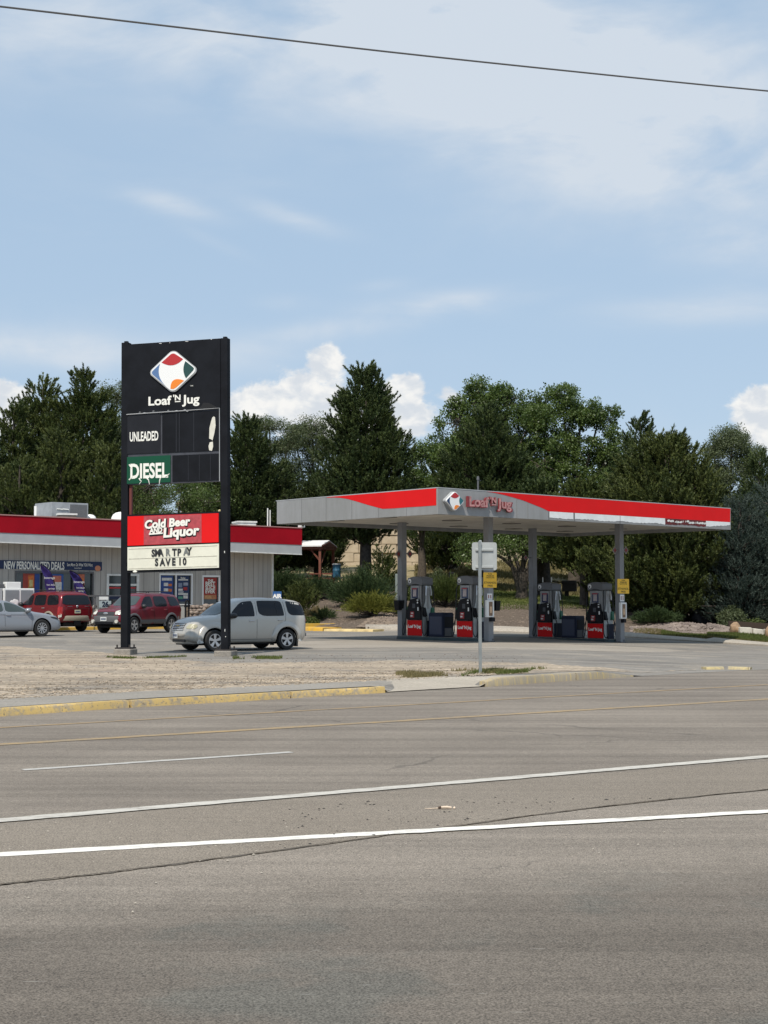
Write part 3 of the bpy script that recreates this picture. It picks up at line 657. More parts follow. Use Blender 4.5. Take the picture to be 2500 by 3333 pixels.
# banner above the windows
bl, bzt = sw(-70, 1822); br, bzt2 = sw(331, 1829); _, bzb = sw(0, 1851); _, bzb2 = sw(331, 1857)
ban = store_thing('deals_banner', 'long navy banner with white lettering on the shop wall above the windows', 'banner')
q = MB(); q.hexa([(bl, y0 - .04, bzb), (br, y0 - .04, bzb2), (br, y0 - .01, bzb2), (bl, y0 - .01, bzb)], [(bl, y0 - .04, bzt), (br, y0 - .04, bzt2), (br, y0 - .01, bzt2), (bl, y0 - .01, bzt)]); q.build('cloth', mat('banner_navy', (.008, .022, .075), .6, var=.1), ban)
xa, za = sw(12, 1838); xb, zb_ = sw(208, 1843); o = put_text('NEW PERSONALIZED DEALS', .36, m_letter, ban, ((xa + xb) / 2, y0 - .045, (za + zb_) / 2), 'lettering', bold=.03)
o.scale.x = (xb - xa) / o.dimensions.x
xa, za = sw(217, 1840); xb, zb_ = sw(300, 1843); o = put_text('Save More On What YOU Want', .15, m_letter, ban, ((xa + xb) / 2, y0 - .045, (za + zb_) / 2 + .05), 'small_lettering', bold=.01); o.scale.x = (xb - xa) / o.dimensions.x
xa, za = sw(246, 1848); o = put_text('download', .07, m_letter, ban, (xa + .1, y0 - .045, za - .01), 'small_lettering')
xa, za = sw(317, 1850); q = MB(); q.ball((xa, y0 - .045, za), .16, 12, 6, (1, .1, .9)); q.build('orange_badge', mat('peach', (.55, .22, .12), .6), ban)
# posters
def poster(o4, x0, x1, zf0, zf1, c, label, cat='poster', parts=(), word=None, y=None):
    a, b, z0, z1 = o4; X0 = a + (b - a) * x0; X1 = a + (b - a) * x1; Z0 = z0 + (z1 - z0) * zf0; Z1 = z0 + (z1 - z0) * zf1; yy = y0 + .085 if y is None else y
    t = store_thing('window_poster', label, cat, 'posters in the shop windows')
    q = MB(); q.box(X0, X1, yy, yy + .008, Z0, Z1); q.build('sheet', mat('poster_' + '%02x%02x%02x' % tuple(int(v * 255) for v in c), c, .5, var=.15, vscale=5), t)
    for i, (px0, px1, pz0, pz1, cc, nm) in enumerate(parts):
        q = MB(); q.box(X0 + (X1 - X0) * px0, X0 + (X1 - X0) * px1, yy - .006 - i * .001, yy - .001, Z0 + (Z1 - Z0) * pz0, Z0 + (Z1 - Z0) * pz1); q.build(nm, mat('print_' + '%02x%02x%02x' % tuple(int(v * 255) for v in cc), cc, .55, var=.2, vscale=9), t)
    if word:
        for s_, h_, fz, mm in word: put_text(s_, h_, mm, t, ((X0 + X1) / 2, yy - .02, Z0 + (Z1 - Z0) * fz), 'lettering', bold=.03)
    return t
RED, ORG, YEL, BLU, WHT, NVY, GRN = (.35, .02, .02), (.62, .16, .03), (.60, .38, .05), (.02, .06, .25), (.62, .6, .56), (.012, .03, .09), (.12, .28, .06)
poster(w1, .10, .245, .10, .97, (.38, .05, .03), 'orange and green poster in the left pane of the banner window', parts=((.45, .95, .35, .95, ORG, 'orange_patch'), (.45, .9, .18, .6, GRN, 'green_patch'), (.55, .85, .62, .82, (.6, .5, .2), 'yellow_patch')))
poster(w1, .25, .31, .02, .97, BLU, 'narrow blue poster strip beside the orange and green one')
poster(w1, .47, .62, .02, .97, (.02, .09, .32), 'red and blue poster between the two purple flags', parts=((.0, .35, 0, .6, RED, 'red_patch'), (.0, .8, .55, .95, (.55, .16, .1), 'orange_patch'), (.15, .85, .5, .78, WHT, 'white_patch'), (.3, .6, .2, .35, WHT, 'white_patch')))
poster(w1, .765, .90, .0, .97, (.52, .14, .07), 'orange and red poster right of the right purple flag', parts=((.05, .95, .35, .62, (.6, .4, .36), 'pink_patch'), (.1, .8, .12, .35, RED, 'red_patch'), (.2, .9, .68, .9, ORG, 'orange_patch')))
poster(w1, .14, .26, -.01, .08, WHT, 'low white notice at the foot of the left banner window')
poster(w2, .02, .44, .05, .97, (.02, .06, .22), 'blue snack poster in the left pane of the pair of tall windows', parts=((.15, .9, .82, .92, WHT, 'heading'), (.3, .62, .62, .74, WHT, 'white_patch'), (.64, .9, .62, .70, ORG, 'snack_picture'), (.3, .62, .42, .54, WHT, 'white_patch'), (.64, .9, .42, .52, ORG, 'snack_picture'), (.3, .62, .22, .33, WHT, 'white_patch'), (.66, .85, .2, .32, (.5, .08, .05), 'snack_picture')))
poster(w2, .54, .95, .10, .97, NVY, 'navy notice with white boxes in the right pane of the pair', parts=((.15, .9, .82, .87, WHT, 'white_patch'), (.15, .45, .55, .72, (.2, .24, .34), 'blue_patch'), (.55, .9, .62, .74, (.3, .32, .4), 'pale_patch'), (.15, .5, .42, .5, WHT, 'white_patch'), (.55, .85, .44, .56, RED, 'red_patch'), (.15, .9, .26, .33, WHT, 'white_patch'), (.15, .5, .10, .2, (.1, .3, .2), 'green_patch'), (.55, .9, .12, .24, WHT, 'white_patch'), (.15, .55, .34, .40, (.4, .4, .42), 'grey_patch')), word=(('Rules', .09, .92, m_letter),))
poster(w3, .08, .92, .22, .97, (.30, .018, .015), 'red food poster in the single tall window', parts=((.05, .95, 0, .2, (.38, .16, .07), 'food_picture'), (.1, .6, .03, .16, (.5, .27, .12), 'food_picture')), word=(('THE', .13, .86, m_letter), ('BEST', .20, .72, m_letter), ('SLICE', .18, .54, m_letter), ('EVER', .19, .36, m_letter)))
poster(w2, .56, .68, .02, .13, (.1, .11, .12), 'small dark notice at the foot of the right tall pane')
# front walk and yellow kerb of the store
m_ykerb = mat('yellow_kerb_paint', (.70, .40, .035), .7, var=.25, vscale=3, c2=(.50, .33, .10))
w_ = MB(); w_.box(SL, WR + 1.9, -2.0, 1.14, -.3, .30); o = w_.build('shop_walk', m_conc); o.location = (SP.P.x, SP.P.y, 0); o.rotation_euler = (0, 0, SA); tag(o, kind='structure')
w_ = MB(); w_.box(SL, WR + 1.9, -2.16, -2.003, -.3, .305); w_.box(WR + 1.903, WR + 2.06, -2.16, 1.14, -.3, .305); o = w_.build('yellow_shop_kerb', m_ykerb, bevel=.02); o.location = (SP.P.x, SP.P.y, 0); o.rotation_euler = (0, 0, SA); tag(o, kind='structure')
# rooftop things
def roof_pt(px, py, k): pl = SP.off(k); return pl.hit(px, py)
def on_roof(name, label, cat, group=None): return store_thing(name, label, cat, group)
# air handler seen on its corner (turned against the roof edge)
Yc = 70.0; c0 = U(168, 1634, Yc); zr_ = zT(0) - .3
ah = empty('rooftop_air_handler', (c0.x, c0.y, zr_), R(5), 'large galvanised air conditioning box on the shop roof', 'air conditioner')
def uxy(px, Y): p = U(px, 1600, Y); return Vector((p.x - c0.x, p.y - c0.y, 0))
hA = c0.z - zr_; A_ = Vector((0, 0, 0)); B_ = uxy(114, Yc + 1.3); C_ = uxy(288, Yc + 1.1); D_ = B_ + C_
def RZ(v): return Matrix.Rotation(-R(5), 3, 'Z') @ Vector(v)
pts = [RZ(p) for p in (A_, C_, D_, B_)]
q = MB(); q.hexa([(p.x, p.y, 0) for p in pts], [(p.x, p.y, hA) for p in pts]); q.build('casing', mat('galvanised_steel', (.36, .37, .38), .42, .35, var=.14, vscale=2.5), ah, bevel=.015)
e_ = (pts[1] - pts[0]); nn = Vector((e_.y, -e_.x, 0)).normalized()
q = MB()
for (t0, t1, z0_, z1_) in ((.5, .965, .08, .93),):
    p0 = pts[0] + e_ * t0 + nn * .012; p1 = pts[0] + e_ * t1 + nn * .012
    q.hexa([(p0.x, p0.y, hA * z0_), (p1.x, p1.y, hA * z0_), (p1.x - nn.x * .01, p1.y - nn.y * .01, hA * z0_), (p0.x - nn.x * .01, p0.y - nn.y * .01, hA * z0_)], [(p0.x, p0.y, hA * z1_), (p1.x, p1.y, hA * z1_), (p1.x - nn.x * .01, p1.y - nn.y * .01, hA * z1_), (p0.x - nn.x * .01, p0.y - nn.y * .01, hA * z1_)])
q.build('coil_grille', mat('dark_coil', (.115, .12, .125), .6, var=.15, vscale=20), ah)
q = MB()
for t0 in (.14, .30): 
    p0 = pts[0] + e_ * t0 + nn * .02; q.cyl((p0.x, p0.y, hA * .72), (p0.x + .3 * e_.normalized().x, p0.y + .3 * e_.normalized().y, hA * .70), .03)
q.build('warning_sticker', m_offw, ah)
q = MB(); p0 = pts[0] + (pts[3] - pts[0]) * .93 - Vector((e_.x, e_.y, 0)).normalized() * .02; q.cb((p0.x, p0.y, hA * .62), (.12, .12, .65)); q.build('access_plate', m_white, ah)
def roofbox(px0, px1, pyt, Y, d, name, label, cat, m, bev=.02, zb_=None):
    p0 = U(px0, pyt, Y); p1 = U(px1, pyt, Y); zb_ = zT(8) - .35 if zb_ is None else zb_
    r = empty(name, ((p0.x + p1.x) / 2, Y, zb_), SA * .5, label, cat); w_ = (p1.x - p0.x)
    q = MB(); q.box(-w_ / 2, w_ / 2, -d / 2, d / 2, 0, p0.z - zb_); q.build('housing', m, r, bevel=bev)
    q = MB(); q.box(-w_ / 2 - .04, w_ / 2 + .04, -d / 2 - .04, d / 2 + .04, p0.z - zb_ - .08, p0.z - zb_ + .003); q.build('cap', m_offw, r)
    return r
roofbox(765, 826, 1698, 77, 1.2, 'rooftop_vent_hood', 'low white hood on the roof right of the sign poles', 'vent', m_offw)
roofbox(188, 246, 1672, 69.7, .6, 'exhaust_hood', 'flat brownish exhaust hood in front of the air conditioning box', 'vent', mat('dull_brown_metal', (.20, .17, .14), .7, var=.2))
r = empty('roof_flue', (U(875, 1700, 76).x, 76, zT(10) - .3), 0, 'pair of thin white flue pipes on the roof near its right end', 'pipe')
q = MB(); zt_ = U(873, 1654, 76).z - (zT(10) - .3); q.cyl((-.06, 0, 0), (-.06, 0, zt_), .035); q.build('pipe', m_offw, r); q = MB(); q.cyl((.07, 0, 0), (.07, 0, zt_ - .1), .03); q.build('pipe', m_offw, r)
r = empty('corner_camera', (U(973, 1712, 75).x, U(973, 1712, 77.3).y, zT(SR) + .05), SA, 'small white box fixed at the right end of the roof band', 'camera')
q = MB(); q.box(-.16, .16, -.12, .12, 0, .26); q.build('housing', m_offw, r, bevel=.03); q = MB(); q.cyl((0, -.12, .13), (0, -.17, .13), .06); q.build('lens', m_black, r)
def dish(px, py, rpx, Y, label):
    p = U(px, py, Y); rr = rpx / F * Y; r = empty('roof_dome', (p.x, Y, zT(4) - .32), 0, label, 'dome', 'white domes on the shop roof')
    h = p.z - (zT(4) - .32); q = MB(); q.lathe([(rr, 0), (rr, h - rr * .7), (rr * .97, h - rr * .45), (rr * .8, h - rr * .12), (rr * .5, h + rr * .1), (0.001, h + rr * .2)], 'z', n=24); q.build('shell', mat('dome_white', (.82, .80, .76), .5), r, smooth=True)
    q = MB(); q.lathe([(rr * 1.06, 0), (rr * 1.06, .12), (rr, .14)], 'z', n=24); q.build('flange', m_lgrey, r)
dish(392, 1672, 30, 72, 'large white dome on the shop roof beside the left sign pole')
dish(293, 1678, 21, 72, 'small white dome on the roof right of the air conditioning box')
# ================================================================== ROADSIDE PYLON SIGN
pr_ = U(735, 2118, 41.2); pl_ = U(409, 2112, 42.1)
PE = Vector((pr_.x - pl_.x, pr_.y - pl_.y)).normalized(); PY = Plane((pl_.x, pl_.y), PE); PA = math.atan2(PE.y, PE.x)
PW = (Vector((pr_.x, pr_.y)) - Vector((pl_.x, pl_.y))).length
PYF = PY.off(-.14)
pyl = empty('pylon_sign', (pl_.x, pl_.y, 0), PA, 'tall black two-post roadside sign with emblem, fuel rows and red beer panel', 'sign')
LEAN = .0088
pyl.rotation_euler = (0, -LEAN, PA)                # the whole sign leans a touch to the left
def pz(px, py): a_, b_ = PYF.hit(px, py); return a_ + LEAN * b_, b_
zbaseL = U(409, 2108, 42.1).z; zbaseR = U(735, 2117, 41.2).z
ztl = PY.hit(404, 1117)[1]; ztr = PY.hit(733, 1105)[1]
for x, zb_, zt_ in ((0, zbaseL, ztl), (PW, zbaseR, ztr)):
    q = MB(); q.box(x - .112, x + .112, -.112, .112, zb_, zt_); q.build('post', m_blackp, pyl, bevel=.012)
    q = MB(); q.box(x - .05, x + .05, -.05, .05, zt_, zt_ + .05); q.build('post_cap', m_blackp, pyl)
    q = MB(); q.box(x - .24, x + .24, -.22, .22, zb_ - .03, zb_ + .01)
    for sx in (-.2, .2): q.cyl((x + sx, -.15, zb_), (x + sx, -.15, zb_ + .09), .025, n=8); q.cyl((x + sx, .15, zb_), (x + sx, .15, zb_ + .09), .025, n=8)
    q.build('base_plate', mat('rusty_black_steel', (.03, .025, .024), .8, var=.4), pyl)
    q = MB(); q.box(x - .27, x + .27, -.25, .25, zlot(-6, 42) - .05, zb_ - .032); q.build('footing', m_lot, pyl, bevel=.03)
xl, xr = .07, PW - .105
def pan(zl0, zl1, zr0_, zr1_, x0, x1, y0, y1, name, m, parent=pyl, bev=.0):
    """panel whose lower edge runs zl0..zr0 and upper edge zl1..zr1"""
    q = MB(); q.hexa([(x0, y0, zl0), (x1, y0, zr0_), (x1, y1, zr0_), (x0, y1, zl0)], [(x0, y0, zl1), (x1, y0, zr1_), (x1, y1, zr1_), (x0, y1, zl1)])
    return q.build(name, m, parent, bevel=bev)
def zz(pxl, pyl_, pxr, pyr): return PYF.hit(pxl, pyl_)[1], PYF.hit(pxr, pyr)[1]
T0 = zz(416, 1121, 720, 1104); T1 = zz(416, 1346, 720, 1332); T2 = zz(416, 1484, 720, 1474); T3 = zz(416, 1578, 720, 1569)
def row(a, b, x0, x1, y0, y1, name, m, ins=0, parent=pyl):
    f0, f1 = (x0 - xl) / (xr - xl), (x1 - xl) / (xr - xl); L = lambda t, f: t[0] + (t[1] - t[0]) * f
    return pan(L(b, f0) + ins, L(a, f0) - ins, L(b, f1) + ins, L(a, f1) - ins, x0, x1, y0, y1, name, m, parent)
lg = row(T0, T1, xl, xr, -.14, .14, 'logo_cabinet', m_blackp, 0)
def scuffs(parent, pts, y, m=m_offw, name='paint_chip'):
    rg = random.Random(7)
    for x, z, w_, h_ in pts:
        q = MB(); n = 7; q.prism([(x + w_ * math.cos(2 * math.pi * i / n) * rg.uniform(.6, 1), z + h_ * math.sin(2 * math.pi * i / n) * rg.uniform(.6, 1)) for i in range(n)], 'y', y, y - .004); q.build(name, m, parent)
ecx, ecz = pz(566, 1211); emblem(lg, ecx, ecz, (.775, .635), -.145, mat('faded_blue', (.09, .17, .34), .5), m_dteal)
o = brand_words(lg, pz(566, 1306)[0], pz(566, 1303)[1], .25, -.146, m_letter); o.scale.x = (pz(648, 1303)[0] - pz(482, 1303)[0]) / o.dimensions.x
put_text('TM', .045, m_letter, lg, (pz(624, 1258)[0], -.146, pz(624, 1258)[1]))
for a_ in ((545, 1118), (608, 1112), (686, 1106), (530, 1120)): pass
scuffs(lg, [(pz(x, y)[0], pz(x, y)[1], w_, .012) for x, y, w_ in ((522, 1119, .07), (553, 1117, .02), (608, 1113, .08), (688, 1107, .025))], -.141)
q = MB(); a0 = pz(645, 1332); q.prism([pz(640, 1333), pz(655, 1325), pz(662, 1313), pz(680, 1314), pz(700, 1325), pz(712, 1331)], 'y', -.141, -.146); q.build('dark_patch', mat('fresh_black', (.002, .002, .003), .7), lg)
m_frame = mat('grey_sign_frame', (.06, .063, .075), .6, var=.2, spec=.2)
fr_ = pyl
m_div = mat('dark_divider', (.022, .024, .03), .6, spec=.2)
un = row(T1, T2, xl, xr, -.10, .10, 'price_row', m_frame, .0)
xs1 = pz(524, 1400)[0]; xs2 = pz(557, 1530)[0]
row(T1, T2, xl + .03, xs1 - .03, -.125, -.103, 'label_panel', mat('charcoal_panel', (.013, .014, .018), .6, var=.15, spec=.2), .06, un)
row(T1, T2, xs1 + .03, xr - .03, -.118, -.103, 'digit_panel', m_blackp, .05, un)
for px in (573, 583, 630): x = pz(px, 1400)[0]; row(T1, T2, x - .012, x + .012, -.124, -.119, 'divider', m_div, .06, un)
_x, _z = pz(468, 1420); put_text('UNLEADED', .27, m_letter, un, (_x, -.128, _z), bold=.025, width=.66)
o = un.children[-1]; o.scale.x = (pz(515, 1420)[0] - pz(422, 1420)[0]) / o.dimensions.x
# bird-shaped patch of peeled paint on the last digit
q = MB(); q.prism([pz(*p) for p in ((690, 1362), (694, 1358), (699, 1360), (700, 1372), (701, 1388), (697, 1412), (691, 1436), (686, 1432), (680, 1430), (681, 1395), (686, 1375))], 'y', -.119, -.1235)
q.prism([pz(*p) for p in ((682, 1442), (692, 1440), (693, 1455), (689, 1470), (680, 1468), (678, 1455))], 'y', -.119, -.1235); q.build('peeled_patch', mat('peeled_cream', (.60, .58, .50), .7, var=.1), un)
de = row(T2, T3, xl, xr, -.10, .10, 'diesel_row', m_frame, .0)
row(T2, T3, xl + .02, xs2 - .03, -.125, -.103, 'label_panel', m_green, .03, de)
row(T2, T3, xs2 + .03, xr - .03, -.118, -.103, 'digit_panel', m_blackp, .04, de)
for px in (612, 648, 684): x = pz(px, 1530)[0]; row(T2, T3, x - .008, x + .008, -.122, -.119, 'divider', m_div, .05, de)
_x, _z = pz(485, 1532); put_text('DIESEL', .42, m_letter, de, (_x, -.128, _z), bold=.03, width=.66)
o = de.children[-1]; o.scale.x = (pz(546, 1532)[0] - pz(423, 1532)[0]) / o.dimensions.x
def drip(pts, r=.012):
    q = MB(); n = len(pts)
    P_ = [pz(*p) for p in pts]
    q.tube([(a, -.127, b) for a, b in P_], [r * (1 - .6 * i / (n - 1)) for i in range(n)], 6); return q
for i, pts in enumerate((((452, 1557), (456, 1564), (460, 1566), (453, 1576)), ((476, 1556), (483, 1563), (486, 1577)), ((522, 1556), (519, 1566), (518, 1577)), ((420, 1512), (424, 1519), (428, 1524)), ((420, 1562), (426, 1556), (432, 1550)), ((538, 1552), (546, 1548), (551, 1543)))):
    drip(pts, .022).build('crack', m_letter, de)
scuffs(pyl, [(pz(x, y)[0], pz(x, y)[1], .05, .010) for x, y in ((455, 1342), (500, 1339), (548, 1337), (602, 1335), (610, 1341), (690, 1333), (697, 1332), (470, 1344), (575, 1338))], -.142, m_lgrey)
q = MB(); q.tube([(xl + .01, -.145, T1[0] - .03), (xl + (xr - xl) * .6, -.145, T1[0] + (T1[1] - T1[0]) * .6 - .01), (xr - .02, -.145, T1[1] + .01), (xr - .02, -.145, T3[1]), ], .013, 6); q.build('frame_trim', m_lgrey, pyl)
q = MB(); q.box(.126, .20, -.04, .05, pz(425, 1690)[1], pz(425, 1578)[1]); q.build('conduit', mat('rust_red_paint', (.13, .03, .025), .7), pyl)
# lower cabinet
xl = .11
B0 = zz(416, 1679, 713, 1671); B1 = zz(416, 1779, 713, 1770); B2 = zz(416, 1859, 713, 1853)
lc = row((B0[0] + .03, B0[1] + .03), (B2[0] - .05, B2[1] - .05), xl, xr, -.13, .13, 'lower_cabinet', m_blackp)
rp_ = row(B0, B1, xl + .02, xr - .05, -.155, -.131, 'beer_panel', m_red, .02, lc)
mid0, mid1 = pz(469, 1730)[0], pz(657, 1730)[0]
row(B0, B1, mid0, mid1, -.160, -.1555, 'faded_middle', mat('faded_pink_red', (.38, .055, .065), .5, var=.22, vscale=6), .03, rp_)
def beer(s, h, px, py, w0, w1, y, m, bold, nm): 
    o = put_text(s, h, m, rp_, (pz(px, py)[0], y, pz(px, py)[1]), nm, R(-3), bold=bold, shear=.12)
    k = (pz(w1, py)[0] - pz(w0, py)[0]) / max(o.dimensions.x, .01); o.scale.x = k; return o
for dx, m_, bo, y in ((2.2, m_black, .095, -.163), (0, m_letter, .045, -.1665)):
    beer('Cold Beer', .235, 546 + dx, 1703 + dx, 472, 621, y, m_, bo, 'shadow' if dx else 'lettering')
    beer('AND', .145, 508 + dx, 1727 + dx, 487, 530, y, m_, bo, 'shadow' if dx else 'lettering')
    beer('Liquor', .265, 591 + dx, 1731 + dx, 531, 650, y, m_, bo, 'shadow' if dx else 'lettering')
    q = MB(); a_, b_ = pz(486 + dx, 1738 + dx), pz(531 + dx, 1735 + dx); hh = .035 if not dx else .06; q.prism([(a_[0], a_[1] - hh), (b_[0], b_[1] - hh), (b_[0], b_[1] + hh * .2), (a_[0], a_[1] + hh * .2)], 'y', y, y - .003); q.build('underline', m_, rp_)
lb = row(B1, B2, xl + .02, xr - .04, -.155, -.131, 'letter_board', m_cream, .02, lc)
q = MB()
for f_, sg in ((.10, 1), (.50, 1), (.90, 1)):
    z0_, z1_ = B1[0] + (B2[0] - B1[0]) * f_, B1[1] + (B2[1] - B1[1]) * f_
    q.hexa([(xl + .06, -.162, z0_ - .012), (xr - .09, -.162, z1_ - .012), (xr - .09, -.156, z1_ - .012), (xl + .06, -.156, z0_ - .012)], [(xl + .06, -.162, z0_), (xr - .09, -.162, z1_), (xr - .09, -.156, z1_), (xl + .06, -.156, z0_)])
q.build('letter_rail', mat('grey_rail', (.42, .40, .33), .6, var=.25, vscale=12), lb)
m_lk = mat('black_board_letter', (.015, .017, .02), .6); m_lk2 = mat('faded_board_letter', (.15, .16, .155), .6)
for ch, px, py, m_ in (('S', 500, 1801, m_lk), ('M', 514, 1800, m_lk), ('A', 525, 1800, m_lk), ('R', 549, 1799, m_lk2), ('T', 569, 1799, m_lk), ('P', 585, 1799, m_lk), ('A', 607, 1797, m_lk2), ('Y', 617, 1796, m_lk),
                   ('S', 511, 1831, m_lk), ('A', 530, 1831, m_lk), ('V', 548, 1831, m_lk), ('E', 567, 1830, m_lk), ('1', 587, 1829, m_lk), ('0', 602, 1829, m_lk)):
    put_text(ch, .20, m_, lb, (pz(px, py)[0], -.168, pz(px, py)[1]), 'board_letter', bold=.045, width=.80)
q = MB(); a_ = pz(440, 1861); q.ball((a_[0], -.15, a_[1]), .06, 10, 6, (1.2, .7, .6)); q.build('bird_dropping', m_letter, lc)
q = MB(); a_ = pz(711, 1666); q.ball((a_[0], -.05, a_[1]), .05, 10, 6); q.build('lamp_stub', mat('straw', (.45, .38, .2), .8), lc)
scuffs(pyl, [(PW + .02, PY.hit(736, 1800)[1], .02, .05), (PW + .03, PY.hit(738, 2055)[1], .012, .06), (PW + .05, PY.hit(742, 2075)[1], .02, .02)], -.1255)
# low verge kerb slab under the sign
# ================================================================== FUEL CANOPY
CU = Vector((-.6664, .7456)); CV = Vector((.7456, .6664)); CP = Vector((1.879, 49.36)); CW, CL = 9.115, 17.335
CZB, CZT, CZS = 2.871 + 1.7, 2.871 + .91 + 1.7, 3.025 + 1.7
CA = math.atan2(CV.y, CV.x)                        # local x along CV, local y along CU
can = empty('fuel_canopy', (CP.x, CP.y, 0), CA, 'flat red and silver canopy on four grey posts over the fuel pumps', 'canopy')
q = MB(); q.box(.02, CL - .02, .02, CW - .02, CZS + .06, CZT - .10); q.build('deck', m_mgrey, can)
def fascia(x0, x1, y0, y1, name): q = MB(); q.box(x0, x1, y0, y1, CZB, CZT); return q.build(name, m_mgrey, can, bevel=.006)
fr1 = fascia(0, CL, -.06, .0, 'long_fascia'); fr2 = fascia(-.06, 0, -.06, CW, 'short_fascia'); fascia(0, CL, CW, CW + .06, 'long_fascia'); fascia(CL, CL + .06, -.06, CW + .06, 'short_fascia')
for y_ in (1.55, 3.05, 4.55, 6.05, 7.55): q = MB(); q.box(-.0635, -.0605, y_ - .006, y_ + .006, CZB + .01, CZT - .01); q.build('seam', m_dgrey, fr2)
q = MB(); q.box(-.065, CL + .065, -.068, -.03, CZT + .001, CZT + .03); q.box(-.068, -.03, -.028, CW + .06, CZT + .001, CZT + .03); q.build('coping', m_lgrey, can)
def soffit_mat():
    m = bpy.data.materials.new('planked_soffit'); m.use_nodes = True; n = NT(m.node_tree); b = m.node_tree.nodes['Principled BSDF']; b.inputs['Roughness'].default_value = .6
    t = n.new('ShaderNodeTexCoord').outputs['Object']; s = n.new('ShaderNodeSeparateXYZ'); n.put(s.inputs[0], t)
    fr = n.m('ABSOLUTE', n.m('SUBTRACT', n.m('FRACT', n.m('MULTIPLY', s.outputs[1], 1 / .62)), .5)); g = n.smooth(fr, .05, .16)
    c = n.mix(n.smooth(n.noise(t, .8, 5, .6), .35, .7), (.60, .56, .49, 1), (.74, .70, .62, 1)); n.put(b.inputs['Base Color'], n.mix(g, (.20, .18, .15, 1), c))
    bn = n.new('ShaderNodeBump'); bn.inputs['Strength'].default_value = .8; n.put(bn.inputs['Height'], g); n.put(b.inputs['Normal'], bn.outputs[0]); return m
q = MB(); q.box(.0, CL, .0, CW, CZS, CZS + .05); q.build('soffit', soffit_mat(), can)
for i in range(5):
    for j in range(3):
        q = MB(); x, y = 1.7 + i * 3.45, 1.45 + j * 3.1; q.box(x - .28, x + .28, y - .28, y + .28, CZS - .025, CZS - .001); q.build('ceiling_light', mat('dull_light_lens', (.10, .09, .08), .3), can, bevel=.01)
# red swooshes
def TZ(t): return CZT - .003 - t * (CZT - CZB - .006)
lo = [(6.0, 0.02), (5.6, .03), (5.2, .07), (4.8, .14), (4.4, .24), (4.0, .35), (3.6, .46), (3.2, .56), (2.83, .65), (2.2, .665), (1.5, .66), (.7, .665), (.02, .66), (.02, .0)]
q = MB(); q.prism([(y, TZ(t)) for y, t in [(6.0, 0)] + lo], 'x', -.062, -.067); q.build('red_panel', m_red, fr2)
up = [(2.35, .0), (2.8, .03), (3.3, .09), (3.8, .17), (4.3, .26), (4.8, .385), (5.3, .51), (5.71, .64), (9, .635), (12.8, .64), (17.33, .64), (17.36, .0)]
q = MB(); q.prism([(x, TZ(t)) for x, t in up], 'y', -.062, -.067); q.build('red_panel', m_red, fr1)
rg = random.Random(5); top = []; bot = []
for i in range(121):
    x = 5.74 + (17.33 - 5.74) * i / 120
    top.append((x, TZ(.645))); bot.append((x, TZ(.90 + rg.uniform(-.015, .02) + .015 * math.sin(x * 3) - (.10 if x > 16 else 0) * (x - 16))))
def ragged(i0, i1, nm, m, y0=-.0615, y1=-.0665):
    q = MB(); q.prism(top[i0:i1 + 1] + bot[i0:i1 + 1][::-1], 'y', y0, y1); q.build(nm, m, fr1)
ragged(0, 14, 'white_strip', mat('white_strip_paint', (.74, .75, .74), .55, var=.06)); ragged(15, 38, 'white_strip', mat('white_strip_paint', (.74, .75, .74), .55, var=.06)); ragged(38, 73, 'white_strip', mat('white_strip_paint', (.60, .61, .60), .55, var=.08)); ragged(102, 120, 'white_strip', mat('white_strip_paint', (.74, .75, .74), .55, var=.06))
ragged(73, 102, 'stained_strip', mat('rusty_dark_red', (.11, .015, .015), .8, var=.3, vscale=2))
for k in range(16):
    q = MB(); x = 13.0 + k * .165 + rg.uniform(-.04, .04); z = TZ(.75 + rg.uniform(-.03, .05)); w_ = rg.uniform(.06, .16) if k not in (6, 7, 11) else .02
    q.prism([(x - w_, z - .02), (x, z - .045), (x + w_, z + rg.uniform(-.02, .02)), (x + w_ * .4, z + .05), (x - w_ * .5, z + rg.uniform(.01, .05))], 'y', -.067, -.071); q.build('paint_flake', m_offw, fr1)
for x in (5.70, 7.17, 9.9): q = MB(); q.box(x - .012, x + .012, -.0685, -.061, TZ(.66), CZB + .01); q.build('seam', m_dgrey, fr1)
for x in (3.95, 4.55): q = MB(); q.box(x - .008, x + .008, -.0635, -.0605, CZB + .02, TZ(.2)); q.build('seam', mat('stain_brown', (.20, .19, .165), .7), fr1)
# raised emblem and letters
CFr = Plane((CP.x, CP.y), CV).off(-.06)
ex, ez = CFr.off(-.16).hit(1481, 1631); emblem(fr1, ex, ez, (.46, .355), -.06, mat('dark_blue_corner', (.02, .045, .11), .5), m_teal, 'raised_emblem', .17)
bx, bz = CFr.hit(1589, 1637); m_pink = mat('sun_faded_pink_letters', (.44, .21, .20), .6, var=.3, vscale=5); m_dr = mat('dark_red_letter_side', (.20, .03, .035), .6)
o = brand_words(fr1, bx, bz, .36, -.10, m_dr, 'letter_backs', depth=.08); k = (CFr.hit(1662, 1640)[0] - CFr.hit(1515, 1630)[0]) / o.dimensions.x; o.scale.x = k
g1 = brand_words(fr1, bx + .02, bz + .01, .335, -.182, m_pink, 'lettering'); g1.scale.x = k
